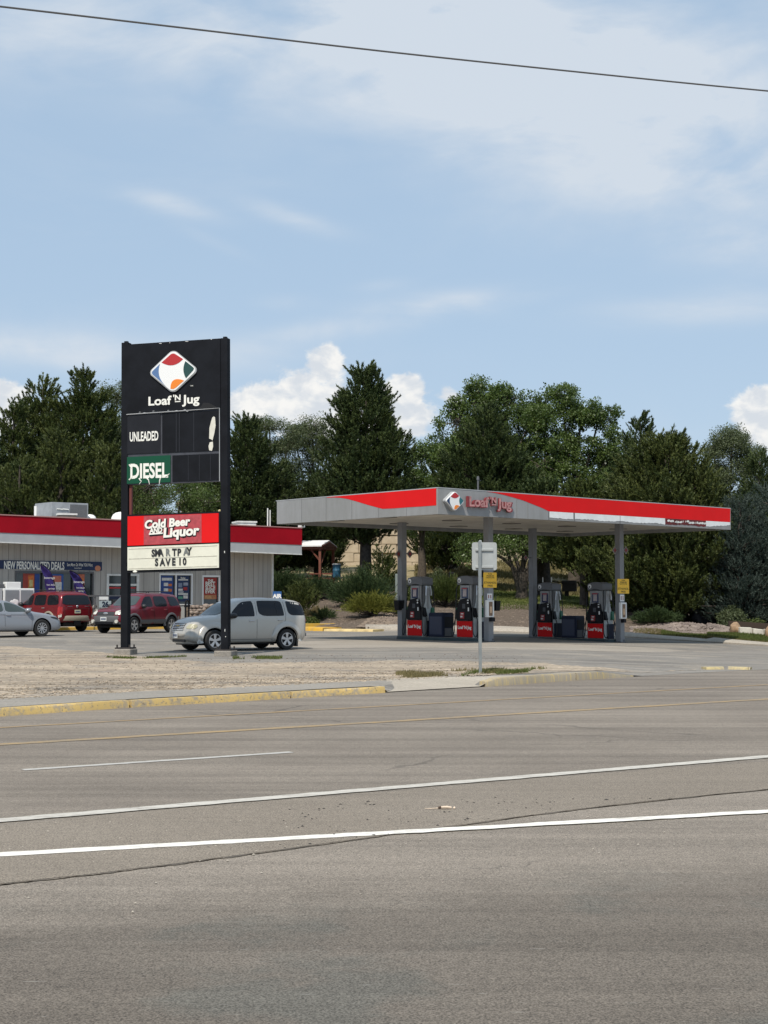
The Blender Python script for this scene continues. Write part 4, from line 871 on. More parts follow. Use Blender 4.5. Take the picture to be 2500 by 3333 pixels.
# short mast on top of the canopy
q = MB(); p_ = U(1556, 1560, 56); lx = (Vector((p_.x, p_.y)) - CP).dot(CV); ly = (Vector((p_.x, p_.y)) - CP).dot(CU); q.cyl((lx, ly, CZT - .2), (lx, ly, p_.z + .05), .035); q.cyl((lx, ly, p_.z - .02), (lx, ly, p_.z + .12), .06, .04); q.build('mast', m_dgrey, can)
COLS = {'B': (4.71, 2.13), 'D': (12.56, 2.13), 'A': (4.71, 6.99), 'C': (12.56, 6.99)}
CW2 = .135
m_col = mat('grey_painted_steel', (.215, .22, .23), .5, var=.08, vscale=1.2)
for k_, (x, y) in COLS.items():
    g = CP + CV * x + CU * y; z0_ = zlot(g.x, g.y); COLS[k_] = (x, y, g, z0_)
    q = MB(); q.box(x - CW2, x + CW2, y - CW2, y + CW2, z0_ - .1, CZS - .001); c_ = q.build('column', m_col, can, bevel=.012)
    q = MB(); q.box(x - CW2 - .03, x + CW2 + .03, y - CW2 - .03, y + CW2 + .03, z0_ - .05, z0_ + .04)
    q.box(x + .04, x + .12, y - CW2 - .01, y - CW2, z0_ + .05, z0_ + .12); q.build('base_plate', m_dgrey, c_)
# ---- things fixed to the columns
def at_col(k, name, label, cat, dz=0, group=None): x, y, g, z0_ = COLS[k]; return empty(name, (g.x, g.y, z0_), CA, label, cat, group)
SC = {k: Plane((v[2].x, v[2].y), CV) for k, v in COLS.items()}      # local x measured from the column centre
def ch(k, px, py, off=0.0): s_, z_ = SC[k].off(off).hit(px, py); return s_, z_ - COLS[k][3]
def yellow(k, px0, px1, pyt, pyb, lines, label, tilt=0):
    t = at_col(k, 'notice_sign', label, 'notice', group='yellow fuel notices on the canopy posts')
    yy = -CW2 - .03; a0, zt_ = ch(k, px0, pyt, yy); a1, zb_ = ch(k, px1, pyb, yy); a1t = a1
    q = MB(); q.prism(rrect(a0, a1, zb_, zt_, .03), 'y', yy, yy + .012); q.build('panel', m_yelsign, t)
    q = MB(); q.box(-CW2 - .01, CW2 + .01, -CW2 - .018, -CW2 - .002, (zb_ + zt_) / 2 - .03, (zb_ + zt_) / 2 + .03); q.build('bracket', m_dgrey, t)
    for s_, f, h in lines:
        o = put_text(s_, h * (zt_ - zb_), mat('dark_print', (.05, .035, .01), .6), t, ((a0 + a1) / 2, yy - .002, zb_ + (zt_ - zb_) * f), bold=.02)
        o.scale.x = min(1.4, (a1 - a0) * (.92 if h > .1 else .8) / o.dimensions.x)
    return t
L1 = (('PURE', .90, .08), ('PREMIUM', .775, .085), ('GASOLINE', .66, .085), ('- - - - -', .53, .05), ('ETHANOL', .33, .135), ('FREE', .13, .12))
yellow('B', 1574, 1617, 1863, 1913, L1, 'yellow notice on the post beside the back of the road sign')
yellow('D', 2010, 2048, 1884, 1932, L1, 'yellow notice on the rightmost canopy post')
def frame_box(k, px0, px1, pyt, pyb, label):
    t = at_col(k, 'poster_frame', label, 'poster frame', group='white framed posters on the canopy posts'); yy = -CW2 - .12
    a0, zt_ = ch(k, px0, pyt, yy); a1, zb_ = ch(k, px1, pyb, yy)
    q = MB(); q.box(a0, a1, yy, -CW2 - .004, zb_, zt_); q.build('frame', m_white, t, bevel=.02)
    q = MB(); w_ = (a1 - a0) * .24; q.box(a0 + w_, a1 - w_, yy - .006, yy - .002, zb_ + (zt_ - zb_) * .08, zt_ - (zt_ - zb_) * .10); p = q.build('poster', mat('poster_brown', (.20, .125, .075), .5, var=.3, vscale=8), t)
    q = MB(); q.box(a0 + w_ * 1.5, a1 - w_ * 1.5, yy - .012, yy - .008, zb_ + (zt_ - zb_) * .25, zb_ + (zt_ - zb_) * .62); q.build('drink_picture', mat('poster_peach', (.62, .42, .26), .5, var=.2), p)
    q = MB(); q.box(-.12, .05, -CW2 - .16, -CW2 - .003, zb_ - .16, zb_ - .01); q.build('bin', m_black, t)
frame_box('B', 1586, 1609, 1953, 2009, 'white framed tan poster on the post under the yellow notice near the road sign')
frame_box('D', 2021, 2041, 1961, 2014, 'white framed poster on the rightmost canopy post')
def tally(k, px0, px1, pyt, pyb, label):
    t = at_col(k, 'warning_sticker', label, 'sticker'); yy = -CW2 - .003; a0, zt_ = ch(k, px0, pyt, yy); a1, zb_ = ch(k, px1, pyb, yy)
    q = MB(); q.box(a0, a1, yy - .004, yy, zb_, zt_); q.build('panel', m_white, t)
    q = MB(); w_ = (a1 - a0); q.box(a0 + w_ * .18, a0 + w_ * .36, yy - .008, yy - .0045, zb_ + .05, zt_ - .05); q.box(a0 + w_ * .62, a0 + w_ * .80, yy - .008, yy - .0045, zb_ + .05, zt_ - .05); q.build('red_print', mat('faded_red_print', (.30, .07, .06), .6), t)
tally('B', 1586, 1602, 1932, 1952, 'white sticker with two dark bars above the tan framed poster'); tally('D', 2018, 2032, 1936, 1957, 'white sticker with two red bars on the rightmost canopy post')
# red diamond placards standing out from the posts
def diamond(k, px, py, r, label, side=1):
    t = at_col(k, 'diamond_placard', label, 'placard', group='small diamond placards on the canopy posts'); s_, z_ = ch(k, px, py, .0)
    q = MB(); rr = r; q.prism([(s_ - rr, z_), (s_, z_ - rr), (s_ + rr, z_), (s_, z_ + rr)], 'y', -.012, .012); b_ = q.build('panel', mat('dull_white_placard', (.30, .26, .23), .6), t)
    q = MB(); rr = r * .78; q.prism([(s_ - rr, z_), (s_, z_ - rr), (s_ + rr, z_), (s_, z_ + rr)], 'y', -.0125, -.016); q.build('dark_border', mat('placard_dark', (.13, .10, .09), .6), b_)
    q = MB(); rr = r * .5; q.prism([(s_ - rr, z_), (s_, z_ - rr), (s_ + rr, z_), (s_, z_ + rr)], 'y', -.0165, -.02); q.build('red_centre', mat('placard_red', (.24, .035, .035), .6), b_)
    q = MB(); q.box(min(0, s_) , max(0, s_), -.01, .01, z_ - .015, z_ + .015); q.build('arm', m_dgrey, t)
diamond('D', 2001, 1791, .17, 'diamond placard on the left side of the rightmost canopy post'); diamond('D', 2037, 1791, .17, 'diamond placard on the right side of the rightmost canopy post')
diamond('C', 1711, 1815, .125, 'small diamond placard at the left of the post behind the right pump pair')
diamond('A', 1297, 1803, .17, 'diamond placard on the left side of the leftmost canopy post'); diamond('A', 1334, 1803, .17, 'diamond placard on the right side of the leftmost canopy post')
def bucket(k, px, py, label, w_=.26, h=.38):
    t = at_col(k, 'squeegee_bin', label, 'bin', group='black squeegee bins on the canopy posts'); s_, z_ = ch(k, px, py, 0)
    q = MB(); q.hexa([(s_ - w_ * .42, -.13, z_ - h / 2), (s_ + w_ * .42, -.13, z_ - h / 2), (s_ + w_ * .42, .13, z_ - h / 2), (s_ - w_ * .42, .13, z_ - h / 2)], [(s_ - w_ / 2, -.16, z_ + h / 2), (s_ + w_ / 2, -.16, z_ + h / 2), (s_ + w_ / 2, .16, z_ + h / 2), (s_ - w_ / 2, .16, z_ + h / 2)]); q.build('tub', m_black, t, bevel=.015)
    q = MB(); q.box(min(s_, 0), max(s_, 0), -.03, .03, z_ + h / 2 - .08, z_ + h / 2 - .03); q.cyl((s_, 0, z_ + h / 2 - .02), (s_ + .03, 0, z_ + h / 2 + .20), .012); q.build('squeegee', m_dgrey, t)
bucket('A', 1299, 1970, 'black squeegee bin on the leftmost canopy post', .32, .40)
bucket('C', 1749, 1979, 'black squeegee bin on the post left of the right pump pair')
bucket('B', 1613, 1972, 'black squeegee bin behind the tan framed poster')
# ================================================================== PUMP ISLANDS, PUMPS, BINS
def island(k1, k2, label):
    x, y1_ = COLS[k1][0], COLS[k1][1]; y2_ = COLS[k2][1]; g = COLS[k1][2]; z0_ = min(COLS[k1][3], COLS[k2][3])
    t = empty('pump_island', (g.x, g.y, z0_), CA, label, 'island')
    q = MB(); L_ = abs(y2_ - y1_); q.prism(rrect(-.50, .50, .15, L_ - .05, .3, 6), 'z', -.1, .13); q.build('kerb', mat('dark_teal_island_kerb', (.035, .055, .06), .7, var=.2), t, bevel=.02)
    q = MB(); q.prism(rrect(-.42, .42, .23, L_ - .13, .24, 6), 'z', .1301, .136); q.build('top_slab', m_walk, t)
island('B', 'A', 'low kerbed island carrying the left pair of pumps'); island('D', 'C', 'low kerbed island carrying the right pair of pumps')
m_pump = mat('pump_silver', (.30, .305, .31), .45, .0, var=.05); m_pumpl = mat('pump_pale_side', (.44, .47, .47), .4, .1, var=.05); m_crown = mat('pump_crown_grey', (.15, .155, .165), .5, spec=.3)
m_hose = mat('black_hose', (.015, .015, .016), .5); m_hg = mat('green_sleeve', (.01, .12, .06), .5); m_screen = mat('dark_blue_screen', (.02, .035, .09), .15)
def make_pump():
    """local x = along CV (the customer faces look to -x and +x), y = along CU, origin at island top"""
    t = empty('fuel_pump', (0, 0, 0), CA, 'x', 'fuel pump', 'fuel pumps under the canopy')
    D_, Wd = .27, .42; P_ = lambda q, nm, m, b=.0, par=None, sm=False: q.build(nm, m, par or t, bevel=b, smooth=sm)
    q = MB(); q.box(-D_, D_, -Wd, Wd, 0, .66); P_(q, 'lower_cabinet', m_pump, .02)
    # body with hips curving in to a narrower neck, seen from the -y end
    out = [(-Wd, .66), (-Wd, .95), (-Wd * .93, 1.12), (-Wd * .8, 1.28), (-Wd * .72, 1.45), (-Wd * .72, 2.02), (Wd * .72, 2.02), (Wd * .72, 1.45), (Wd * .8, 1.28), (Wd * .93, 1.12), (Wd, .95), (Wd, .66)]
    q = MB(); q.prism(out, 'x', -D_ + .02, D_ - .02); P_(q, 'body', m_pump, .012)
    sd_ = MB(); prof = [(-D_ - .03, 0), (-D_ - .03, .85), (-D_ * .95, 1.05), (-D_ * .5, 1.35), (-D_ * .36, 1.6), (-D_ * .36, 2.0), (D_ * .36, 2.0), (D_ * .36, 1.6), (D_ * .5, 1.35), (D_ * .95, 1.05), (D_ + .03, .85), (D_ + .03, 0)]
    sd_.prism(prof, 'y', -Wd - .035, -Wd + .01); e_ = P_(sd_, 'end_panel', m_pumpl, .012)
    q = MB(); q.prism(prof, 'y', Wd - .01, Wd + .035); P_(q, 'end_panel', m_pumpl, .012)
    # arched crown
    CH = .40; cr = [(-CH, 2.02), (-CH - .03, 2.10), (-CH - .02, 2.32)] + [(-CH * .95 + (CH * 1.9) * i / 10, 2.32 + .06 * math.sin(math.pi * i / 10)) for i in range(11)] + [(CH + .02, 2.32), (CH + .03, 2.10), (CH, 2.02)] + [(CH * .9 - (CH * 1.8) * i / 8, 2.02 + .05 * math.sin(math.pi * i / 8)) for i in range(1, 8)]
    q = MB(); q.prism(cr, 'x', -D_ - .03, D_ + .03); c_ = P_(q, 'crown', m_crown, .02)
    q = MB(); q.cyl((-D_ - .031, CH - .11, 2.2), (-D_ - .037, CH - .11, 2.2), .09, n=20); q.build('round_mark', m_white, c_)
    q = MB(); q.cyl((-D_ - .0375, CH - .10, 2.18), (-D_ - .041, CH - .10, 2.18), .042, n=12); q.build('dark_mark', m_dgrey, c_)
    for s in (-1, 1):
        q = MB(); q.box(s * (D_ + .005), s * (D_ + .045), -Wd - .01, Wd + .01, .03, .64); k = P_(q, 'red_skirt', m_red, .012)
        q = MB(); q.box(s * (D_ - .02), s * (D_ + .02), -Wd * .52, Wd * .52, 1.45, 2.0); P_(q, 'display_housing', m_pump, .01)
        q = MB(); q.box(s * (D_ + .021), s * (D_ + .03), -Wd * .42, Wd * .42, 1.52, 1.92); sc = P_(q, 'screen', m_screen)
        q = MB(); q.box(s * (D_ + .031), s * (D_ + .036), -Wd * .22, Wd * .24, 1.58, 1.86); q.build('advert', mat('pump_advert', (.42, .36, .36), .5, var=.25, vscale=12), sc)
        q = MB(); q.box(s * (D_ + .031), s * (D_ + .0355), -Wd * .30, Wd * .38, 1.87, 1.905); q.build('red_heading', m_lred, sc)
        bl = [(-Wd * .95, .66), (-Wd * 1.0, .95), (-Wd * .75, 1.25), (-Wd * .62, 1.46), (-Wd * .3, 1.52), (Wd * .5, 1.46), (Wd * .75, 1.25), (Wd * 1.05, .95), (Wd * .95, .66)]
        q = MB(); q.prism(bl, 'x', s * (D_ - .01), s * (D_ + .10)); bz_ = P_(q, 'control_face', m_black, .02)
        q = MB(); q.box(s * (D_ + .101), s * (D_ + .108), -.10, .06, 1.12, 1.30); q.build('card_reader', mat('slate_reader', (.05, .055, .065), .4), bz_)
        q = MB(); q.box(s * (D_ + .101), s * (D_ + .112), -Wd * .1, Wd * .42, .74, .98); q.build('grade_buttons', mat('button_red', (.33, .03, .03), .5), bz_)
        q = MB(); q.box(s * (D_ + .1121), s * (D_ + .117), Wd * .10, Wd * .38, .78, .84); q.box(s * (D_ + .1121), s * (D_ + .117), 0, Wd * .30, .90, .94); q.build('button_legend', m_offw, bz_)
        q = MB(); q.cyl((s * (D_ + .10), -.24, 1.34), (s * (D_ + .112), -.24, 1.34), .035); q.box(s * (D_ + .101), s * (D_ + .11), -.30, -.24, 1.02, 1.16); q.box(s * (D_ + .101), s * (D_ + .11), -.28, -.2, 1.42, 1.46); q.build('white_decal', m_white, bz_)
        g = text_mb("Loaf 'N Jug", .115, bold=.05); vs = [((s * (D_ + .047)), (-v[0] if s < 0 else v[0]), v[2] + .40) for v in g.v]; g.v = vs; o = g.build('lettering', m_letter, k)
        # nozzle boots and hoses at both hips
        for yy in ((-1,) if s < 0 else (1,)) + ((1,) if s < 0 else (-1,)):
            q = MB(); q.hexa([(s * (D_ + .02), yy * (Wd + .02), .78), (s * (D_ + .02), yy * (Wd + .14), .80), (s * (D_ - .14), yy * (Wd + .14), .80), (s * (D_ - .14), yy * (Wd + .02), .78)], [(s * (D_ + .06), yy * (Wd - .03), 1.16), (s * (D_ + .06), yy * (Wd + .07), 1.14), (s * (D_ - .12), yy * (Wd + .07), 1.14), (s * (D_ - .12), yy * (Wd - .03), 1.16)])
            nz = P_(q, 'nozzle', m_hg if (yy < 0) == (s > 0) else m_black, .015)
            q = MB(); pts = [(s * (D_ - .06), yy * (Wd * .9), 2.04), (s * (D_ + .02), yy * (Wd + .02), 1.9), (s * (D_ + .05), yy * (Wd + .03), 1.4), (s * (D_ + .08), yy * (Wd + .06), .6), (s * (D_ + .10), yy * (Wd + .10), .18), (s * (D_ + .08), yy * (Wd + .22), .05), (s * (D_ + .04), yy * (Wd + .28), .25), (s * (D_ - .04), yy * (Wd + .20), .62), (s * (D_ - .05), yy * (Wd + .12), .82)]
            sp = []
            for i in range(len(pts) - 1):
                p0, p1, p2, p3 = [Vector(pts[max(0, min(len(pts) - 1, i + d))]) for d in (-1, 0, 1, 2)]
                for u in (0, .25, .5, .75): sp.append(.5 * ((2 * p1) + (p2 - p0) * u + (2 * p0 - 5 * p1 + 4 * p2 - p3) * u * u + (3 * p1 - p0 - 3 * p2 + p3) * u ** 3))
            q.tube(sp, .021, 6); P_(q, 'hose', m_hose if yy < 0 or s > 0 else m_hose, sm=True)
        q = MB(); q.tube([(s * .10, -Wd - .04, 2.0), (s * .13, -Wd - .07, 1.8), (s * .14, -Wd - .07, 1.62)], .035, 8); P_(q, 'breakaway', m_chrome, sm=True)
    q = MB(); q.box(-.05, .05, -Wd - .055, -Wd - .036, 1.1, 1.9); P_(q, 'end_rib', m_pump, .01)
    return t
PL = {'1': ('A', 'B', 1368, 'fuel pump nearest the leftmost canopy post'), '2': ('A', 'B', 1531, 'fuel pump beside the road sign post, right of the left bin'),
      '3': ('C', 'D', 1789, 'fuel pump with two thin rods above it, left of the right bin'), '4': ('C', 'D', 1953, 'fuel pump nearest the rightmost canopy post')}
def on_island(k1, k2, px):
    g1, g2 = COLS[k1][2], COLS[k2][2]; pl = Plane(g1, g2 - g1); s_, _ = pl.hit(px, 2000); p = pl.P + pl.e * s_; return Vector((p.x, p.y, min(COLS[k1][3], COLS[k2][3]) + .135))
pump0 = make_pump()
for i, (k, (a_, b_, px, lab)) in enumerate(PL.items()):
    o = pump0 if i == 0 else copy_tree(pump0); o.location = on_island(a_, b_, px); o['label'] = lab
    if k == '3':
        q = MB(); q.cyl((.0, .38, 2.4), (.0, .38, 2.62), .022); q.cyl((.0, -.12, 2.4), (.0, -.12, 2.62), .022); q.build('conduit_rod', m_offw, o)
        q = MB(); q.box(-.24, .0, -.52, -.47, .0, .62); q.build('end_pad', m_navy, o)
    if k == '1': q = MB(); q.box(-.1, .28, -.52, -.47, .0, .62); q.build('end_pad', m_navy, o)
def make_bin():
    t = empty('waste_bin', (0, 0, 0), CA, 'x', 'bin', 'navy bins between the pumps')
    q = MB(); q.prism([(-.40, 0), (-.40, .88), (-.36, .95), (.36, .95), (.40, .88), (.40, 0)], 'x', -.30, .30); q.build('shell', m_navy, t, bevel=.02)
    q = MB(); q.box(-.2, .26, -.408, -.403, .38, .78); q.build('opening', m_black, t); q = MB(); q.box(-.2, .26, -.410, -.403, .04, .34); q.build('grey_panel', m_dgrey, t)
    q = MB(); q.box(-.306, -.302, -.34, .34, .10, .80); q.build('side_panel', mat('navy_panel', (.02, .03, .065), .4), t)
    return t
b0 = make_bin(); b0.location = on_island('A', 'B', 1436); b0['label'] = 'navy waste bin between the left pair of pumps'
b1_ = copy_tree(b0); b1_.location = on_island('C', 'D', 1865); b1_['label'] = 'navy waste bin between the right pair of pumps'
# ================================================================== CARS   (local: x forward, y left, z up)
m_carglass = mat('dark_car_glass', (.007, .009, .013), .06, spec=.35); m_clear = mat('greenish_windscreen', (.045, .058, .055), .06, spec=.6)
m_lampg = mat('headlamp_lens', (.55, .54, .48), .12, spec=.8); m_hazy = mat('hazed_headlamp', (.38, .36, .25), .3, spec=.6); m_tail = mat('tail_lamp_red', (.33, .012, .01), .15, spec=.7)
m_trim = mat('black_trim', (.02, .02, .021), .5); m_seam = mat('panel_gap', (.02, .02, .02), .8); m_plate = mat('number_plate', (.55, .56, .55), .4, var=.15, vscale=30)
def paint(name, c, metal=.5, rough=.32): return mat(name, c, rough, metal, spec=.4, coat=.45)
def crv(tab, n):
    """resample a station table smoothly"""
    tab = np.array(tab, float); x = tab[:, 0]; o = []
    for xi in np.linspace(x[0], x[-1], n): o.append([xi] + [np.interp(xi, x, tab[:, k]) for k in range(1, tab.shape[1])])
    return o
def car_body(st, m, parent, wheels, rw, arch=1.16, name='body', width=None):
    """st rows: x, z_bottom, z_belt, z_top, half width low, half width belt, half width top"""
    bm = bmesh.new(); rings = []
    for (x, zb_, zbe, zt_, wl_, wb, wt_) in st:
        zm = zb_ + (zbe - zb_) * .45
        half = [(0, zb_), (wl_ * .85, zb_), (wl_ * .985, zb_ + .05), (max(wl_, wb) * 1.0, zm), (wb * 1.0, zbe - .05), (wb * .985, zbe), (wt_ + (wb - wt_) * .25, zbe + (zt_ - zbe) * .72), (wt_ * .93, zt_ - .03 * min(1, (zt_ - zbe) * 4)), (wt_ * .6, zt_), (0, zt_ + .015)]
        ring = [(x, y, z) for y, z in half] + [(x, -y, z) for y, z in half[-2:0:-1]]
        rings.append([bm.verts.new(p) for p in ring])
    n = len(rings[0])
    for a, b in zip(rings, rings[1:]):
        for i in range(n): bm.faces.new((a[i], a[(i + 1) % n], b[(i + 1) % n], b[i]))
    bm.faces.new(rings[0][::-1]); bm.faces.new(rings[-1])
    bmesh.ops.recalc_face_normals(bm, faces=bm.faces[:])
    me = bpy.data.meshes.new(name); bm.to_mesh(me); bm.free()
    o = bpy.data.objects.new(name, me); col.objects.link(o)
    s = o.modifiers.new('s', 'SUBSURF'); s.levels = 2; s.render_levels = 2
    c = MB()
    for wx, wy in wheels:
        c.cyl((wx, wy * 1.25, rw), (wx, wy * .58, rw), rw * arch, n=40)
    cut = c.build('cutter', m_black); bo = o.modifiers.new('b', 'BOOLEAN'); bo.operation = 'DIFFERENCE'; bo.object = cut; bo.solver = 'EXACT'
    dg = bpy.context.evaluated_depsgraph_get(); dg.update(); ev = o.evaluated_get(dg); me2 = bpy.data.meshes.new_from_object(ev)
    o.modifiers.clear(); o.data = me2; bpy.data.objects.remove(cut)
    me2.materials.clear(); me2.materials.append(m); me2.materials.append(m_black)
    bm = bmesh.new(); bm.from_mesh(me2)
    for f in bm.faces:
        c_ = f.calc_center_median(); f.material_index = 0; f.smooth = True
        for wx, wy in wheels:
            r_ = math.hypot(c_.x - wx, c_.z - rw)
            if r_ < rw * arch * 1.01 and abs(c_.y) < abs(wy) * 1.3 and c_.y * wy > 0 and (abs(f.normal.y) > .9 and abs(c_.y) < abs(wy) * .66 or abs(f.normal.y) < .3 and r_ > rw * arch * .95): f.material_index = 1
    for e in bm.edges:
        if len(e.link_faces) == 2 and e.calc_face_angle(0) > R(38): e.smooth = False
    bm.to_mesh(me2); bvh = BVHTree.FromBMesh(bm); bm.free()
    o.parent = parent; return o, bvh
def smoothpoly(pts, it=2, k=.13):
    for _ in range(it):
        q = []
        for i in range(len(pts)):
            a, b = Vector(pts[i]), Vector(pts[(i + 1) % len(pts)]); q += [tuple(a.lerp(b, k)), tuple(a.lerp(b, 1 - k))]
        pts = q
    return pts
def patch(bvh, pts, axis, name, m, parent, off=.006, rnd_=2, cuts=4, rk=.13):
    """a piece laid on the body: outline projected along an axis ('L','R' sides: (x,z); 'F','B': (y,z); 'T': (x,y))"""
    if rnd_: pts = smoothpoly(pts, rnd_, rk)
    bm = bmesh.new(); f = bm.faces.new([bm.verts.new((p[0], p[1], 0)) for p in pts])
    bmesh.ops.triangulate(bm, faces=[f]); 
    for _ in range(cuts):
        es = [e for e in bm.edges if e.calc_length() > .12]
        if es: bmesh.ops.subdivide_edges(bm, edges=es, cuts=1)
        bmesh.ops.triangulate(bm, faces=bm.faces[:])
    D_ = {'L': ((0, -1, 0), lambda p: Vector((p[0], 3, p[1]))), 'R': ((0, 1, 0), lambda p: Vector((p[0], -3, p[1]))), 'F': ((-1, 0, 0), lambda p: Vector((5, p[0], p[1]))), 'B': ((1, 0, 0), lambda p: Vector((-5, p[0], p[1]))), 'T': ((0, 0, -1), lambda p: Vector((p[0], p[1], 4)))}[axis]
    d = Vector(D_[0]); bad = []
    for v in bm.verts:
        o = D_[1]((v.co.x, v.co.y)); h = bvh.ray_cast(o, d)
        if h[0] is None: bad.append(v); continue
        v.co = h[0] - d * off + h[1] * off * .5
    if bad: bmesh.ops.delete(bm, geom=bad, context='VERTS')
    for f in bm.faces: f.smooth = True
    bmesh.ops.recalc_face_normals(bm, faces=bm.faces[:])
    if bm.faces and sum((f.normal.dot(-d)) * f.calc_area() for f in bm.faces) < 0: bmesh.ops.reverse_faces(bm, faces=bm.faces[:])
    me = bpy.data.meshes.new(name); bm.to_mesh(me); bm.free(); me.materials.append(m)
    if len(me.polygons) == 0: return None
    return link(name, me, parent)
def lines_on(bvh, segs, axis, name, m, parent, w=.012, off=.004):
    q = MB(); D_ = {'L': (Vector((0, -1, 0)), lambda p: Vector((p[0], 3, p[1]))), 'R': (Vector((0, 1, 0)), lambda p: Vector((p[0], -3, p[1]))), 'F': (Vector((-1, 0, 0)), lambda p: Vector((5, p[0], p[1]))), 'B': (Vector((1, 0, 0)), lambda p: Vector((-5, p[0], p[1]))), 'T': (Vector((0, 0, -1)), lambda p: Vector((p[0], p[1], 4)))}[axis]
    for pl in segs:
        P_ = []
        for a, b in zip(pl, pl[1:]):
            for i in range(6):
                p = Vector(a).lerp(Vector(b), i / 6); h = bvh.ray_cast(D_[1](p), D_[0])
                if h[0] is not None: P_.append(h[0] - D_[0] * off)
        h = bvh.ray_cast(D_[1](pl[-1]), D_[0]); 
        if h[0] is not None: P_.append(h[0] - D_[0] * off)
        if len(P_) > 1: q.tube(P_, w / 2, 5)
    return q.build(name, m, parent) if q.v else None
def wheel(parent, x, y, r, w, spokes, rimr=.66, kind='five', name='wheel'):
    """name > rim; outer face on the side of sign(y)"""
    s = 1 if y > 0 else -1; rr = r * rimr
    q = MB(); q.lathe([(rr, -w / 2 * .9), (r * .93, -w / 2), (r * .985, -w * .38), (r, -w * .2), (r, w * .2), (r * .985, w * .38), (r * .93, w / 2), (rr, w / 2 * .9)], 'y', (0, 0, 0), 36, closed=True)
    t = q.build(name, m_rubber, parent, smooth=True, ang=50); t.location = (x, y, r)
    q = MB(); q.cyl((0, s * w * .15, 0), (0, s * w * .02, 0), rr * .99, n=30); q.build('brake_shadow', m_trim, t)
    q = MB(); q.lathe([(rr * 1.01, s * w * .47), (rr * .93, s * w * .47), (rr * .90, s * w * .2), (rr * 1.0, s * w * .18)], 'y', (0, 0, 0), 36, closed=True)
    q.cyl((0, s * w * .45, 0), (0, s * w * .2, 0), rr * .24, n=20)
    for i in range(spokes):
        a = 2 * math.pi * (i + .25) / spokes; c_, n_ = math.cos(a), math.sin(a)
        if kind == 'five': hw0, hw1 = rr * .13, rr * .25
        elif kind == 'split': hw0, hw1 = rr * .07, rr * .085
        else: hw0, hw1 = rr * .10, rr * .12
        def pt(u, v, yy): return (c_ * u - n_ * v, yy, n_ * u + c_ * v)
        y1, y2 = s * w * .45, s * w * .30
        q.add([pt(rr * .18, -hw0, y1 * .95), pt(rr * .93, -hw1, y1), pt(rr * .93, hw1, y1), pt(rr * .18, hw0, y1 * .95), pt(rr * .18, -hw0, y2), pt(rr * .93, -hw1, y2), pt(rr * .93, hw1, y2), pt(rr * .18, hw0, y2)], [(0, 1, 2, 3), (4, 7, 6, 5), (0, 4, 5, 1), (1, 5, 6, 2), (2, 6, 7, 3), (3, 7, 4, 0)])
    q.build('rim', m_chrome, t, smooth=True, ang=30)
    return t
def car_root(name, px, Y, head, wheel_local, label, cat='car', group=None, dz=0.0):
    """place so that the wheel at wheel_local stands on bearing px at distance Y; head = heading vector"""
    h = Vector(head).normalized(); l = Vector((-h.y, h.x)); P = Vector((bearing(px) * Y, Y)); o = P - h * wheel_local[0] - l * wheel_local[1]
    return empty(name, (o.x, o.y, zlot(o.x, o.y) + dz), math.atan2(h.y, h.x), label, cat, group)
def flare(bvh, parent, wx, side, rw, r0, r1, m, bulge=.045, a0=-8, a1=188, zc=None, name='wheel_flare'):
    q = MB(); n = 26; rings = []
    for i in range(n + 1):
        a = R(a0 + (a1 - a0) * i / n); ring = []
        for rr, dy in ((r0, -.03), (r0 + .004, bulge), ((r0 + r1) / 2, bulge * 1.0), (r1 - .03, bulge * .45), (r1, -.02)):
            x, z = wx + rr * math.cos(a), rw + rr * math.sin(a); h = bvh.ray_cast(Vector((wx + r1 * 1.03 * math.cos(a), side * 3, rw + r1 * 1.03 * math.sin(a))), Vector((0, -side, 0)))
            y = (abs(h[0].y) if h[0] is not None else .85) + dy; ring.append((x, side * y, z))
        rings.append(ring)
    q.v = [p for r_ in rings for p in r_]; k = 5; q.f = [(i * k + j, (i + 1) * k + j, (i + 1) * k + j + 1, i * k + j + 1) for i in range(n) for j in range(k - 1)]; q.mi = [0] * len(q.f)
    return q.build(name, m, parent, smooth=True, ang=60)
def surf_y(bvh, x, z, side):
    h = bvh.ray_cast(Vector((x, side * 3, z)), Vector((0, -side, 0))); return abs(h[0].y) if h[0] is not None else .85
def surf_x(bvh, y, z, s):
    h = bvh.ray_cast(Vector((s * 5, y, z)), Vector((-s, 0, 0))); return h[0].x if h[0] is not None else s * 2.0
def mirror(bvh, parent, x, z, side, m, sz=(.11, .20, .13)):
    y = surf_y(bvh, x, z, side); q = MB(); q.ball((x, side * (y + .10), z + .05), 1.0, 14, 8, (sz[0], sz[1] * .6, sz[2] * .75)); q.hexa([(x - .03, side * (y - .02), z - .03), (x + .04, side * (y - .02), z - .03), (x + .04, side * (y + .08), z), (x - .03, side * (y + .08), z)], [(x - .03, side * (y - .02), z + .02), (x + .04, side * (y - .02), z + .02), (x + .04, side * (y + .08), z + .04), (x - .03, side * (y + .08), z + .04)])
    return q.build('mirror', m, parent, smooth=True)
def handle(bvh, parent, x, z, side, m, l=.18):
    y = surf_y(bvh, x, z, side); q = MB(); q.tube([(x - l / 2, side * (y + .004), z), (x - l * .4, side * (y + .03), z + .004), (x + l * .4, side * (y + .03), z + .004), (x + l / 2, side * (y + .004), z)], .016, 6); return q.build('door_handle', m, parent, smooth=True)
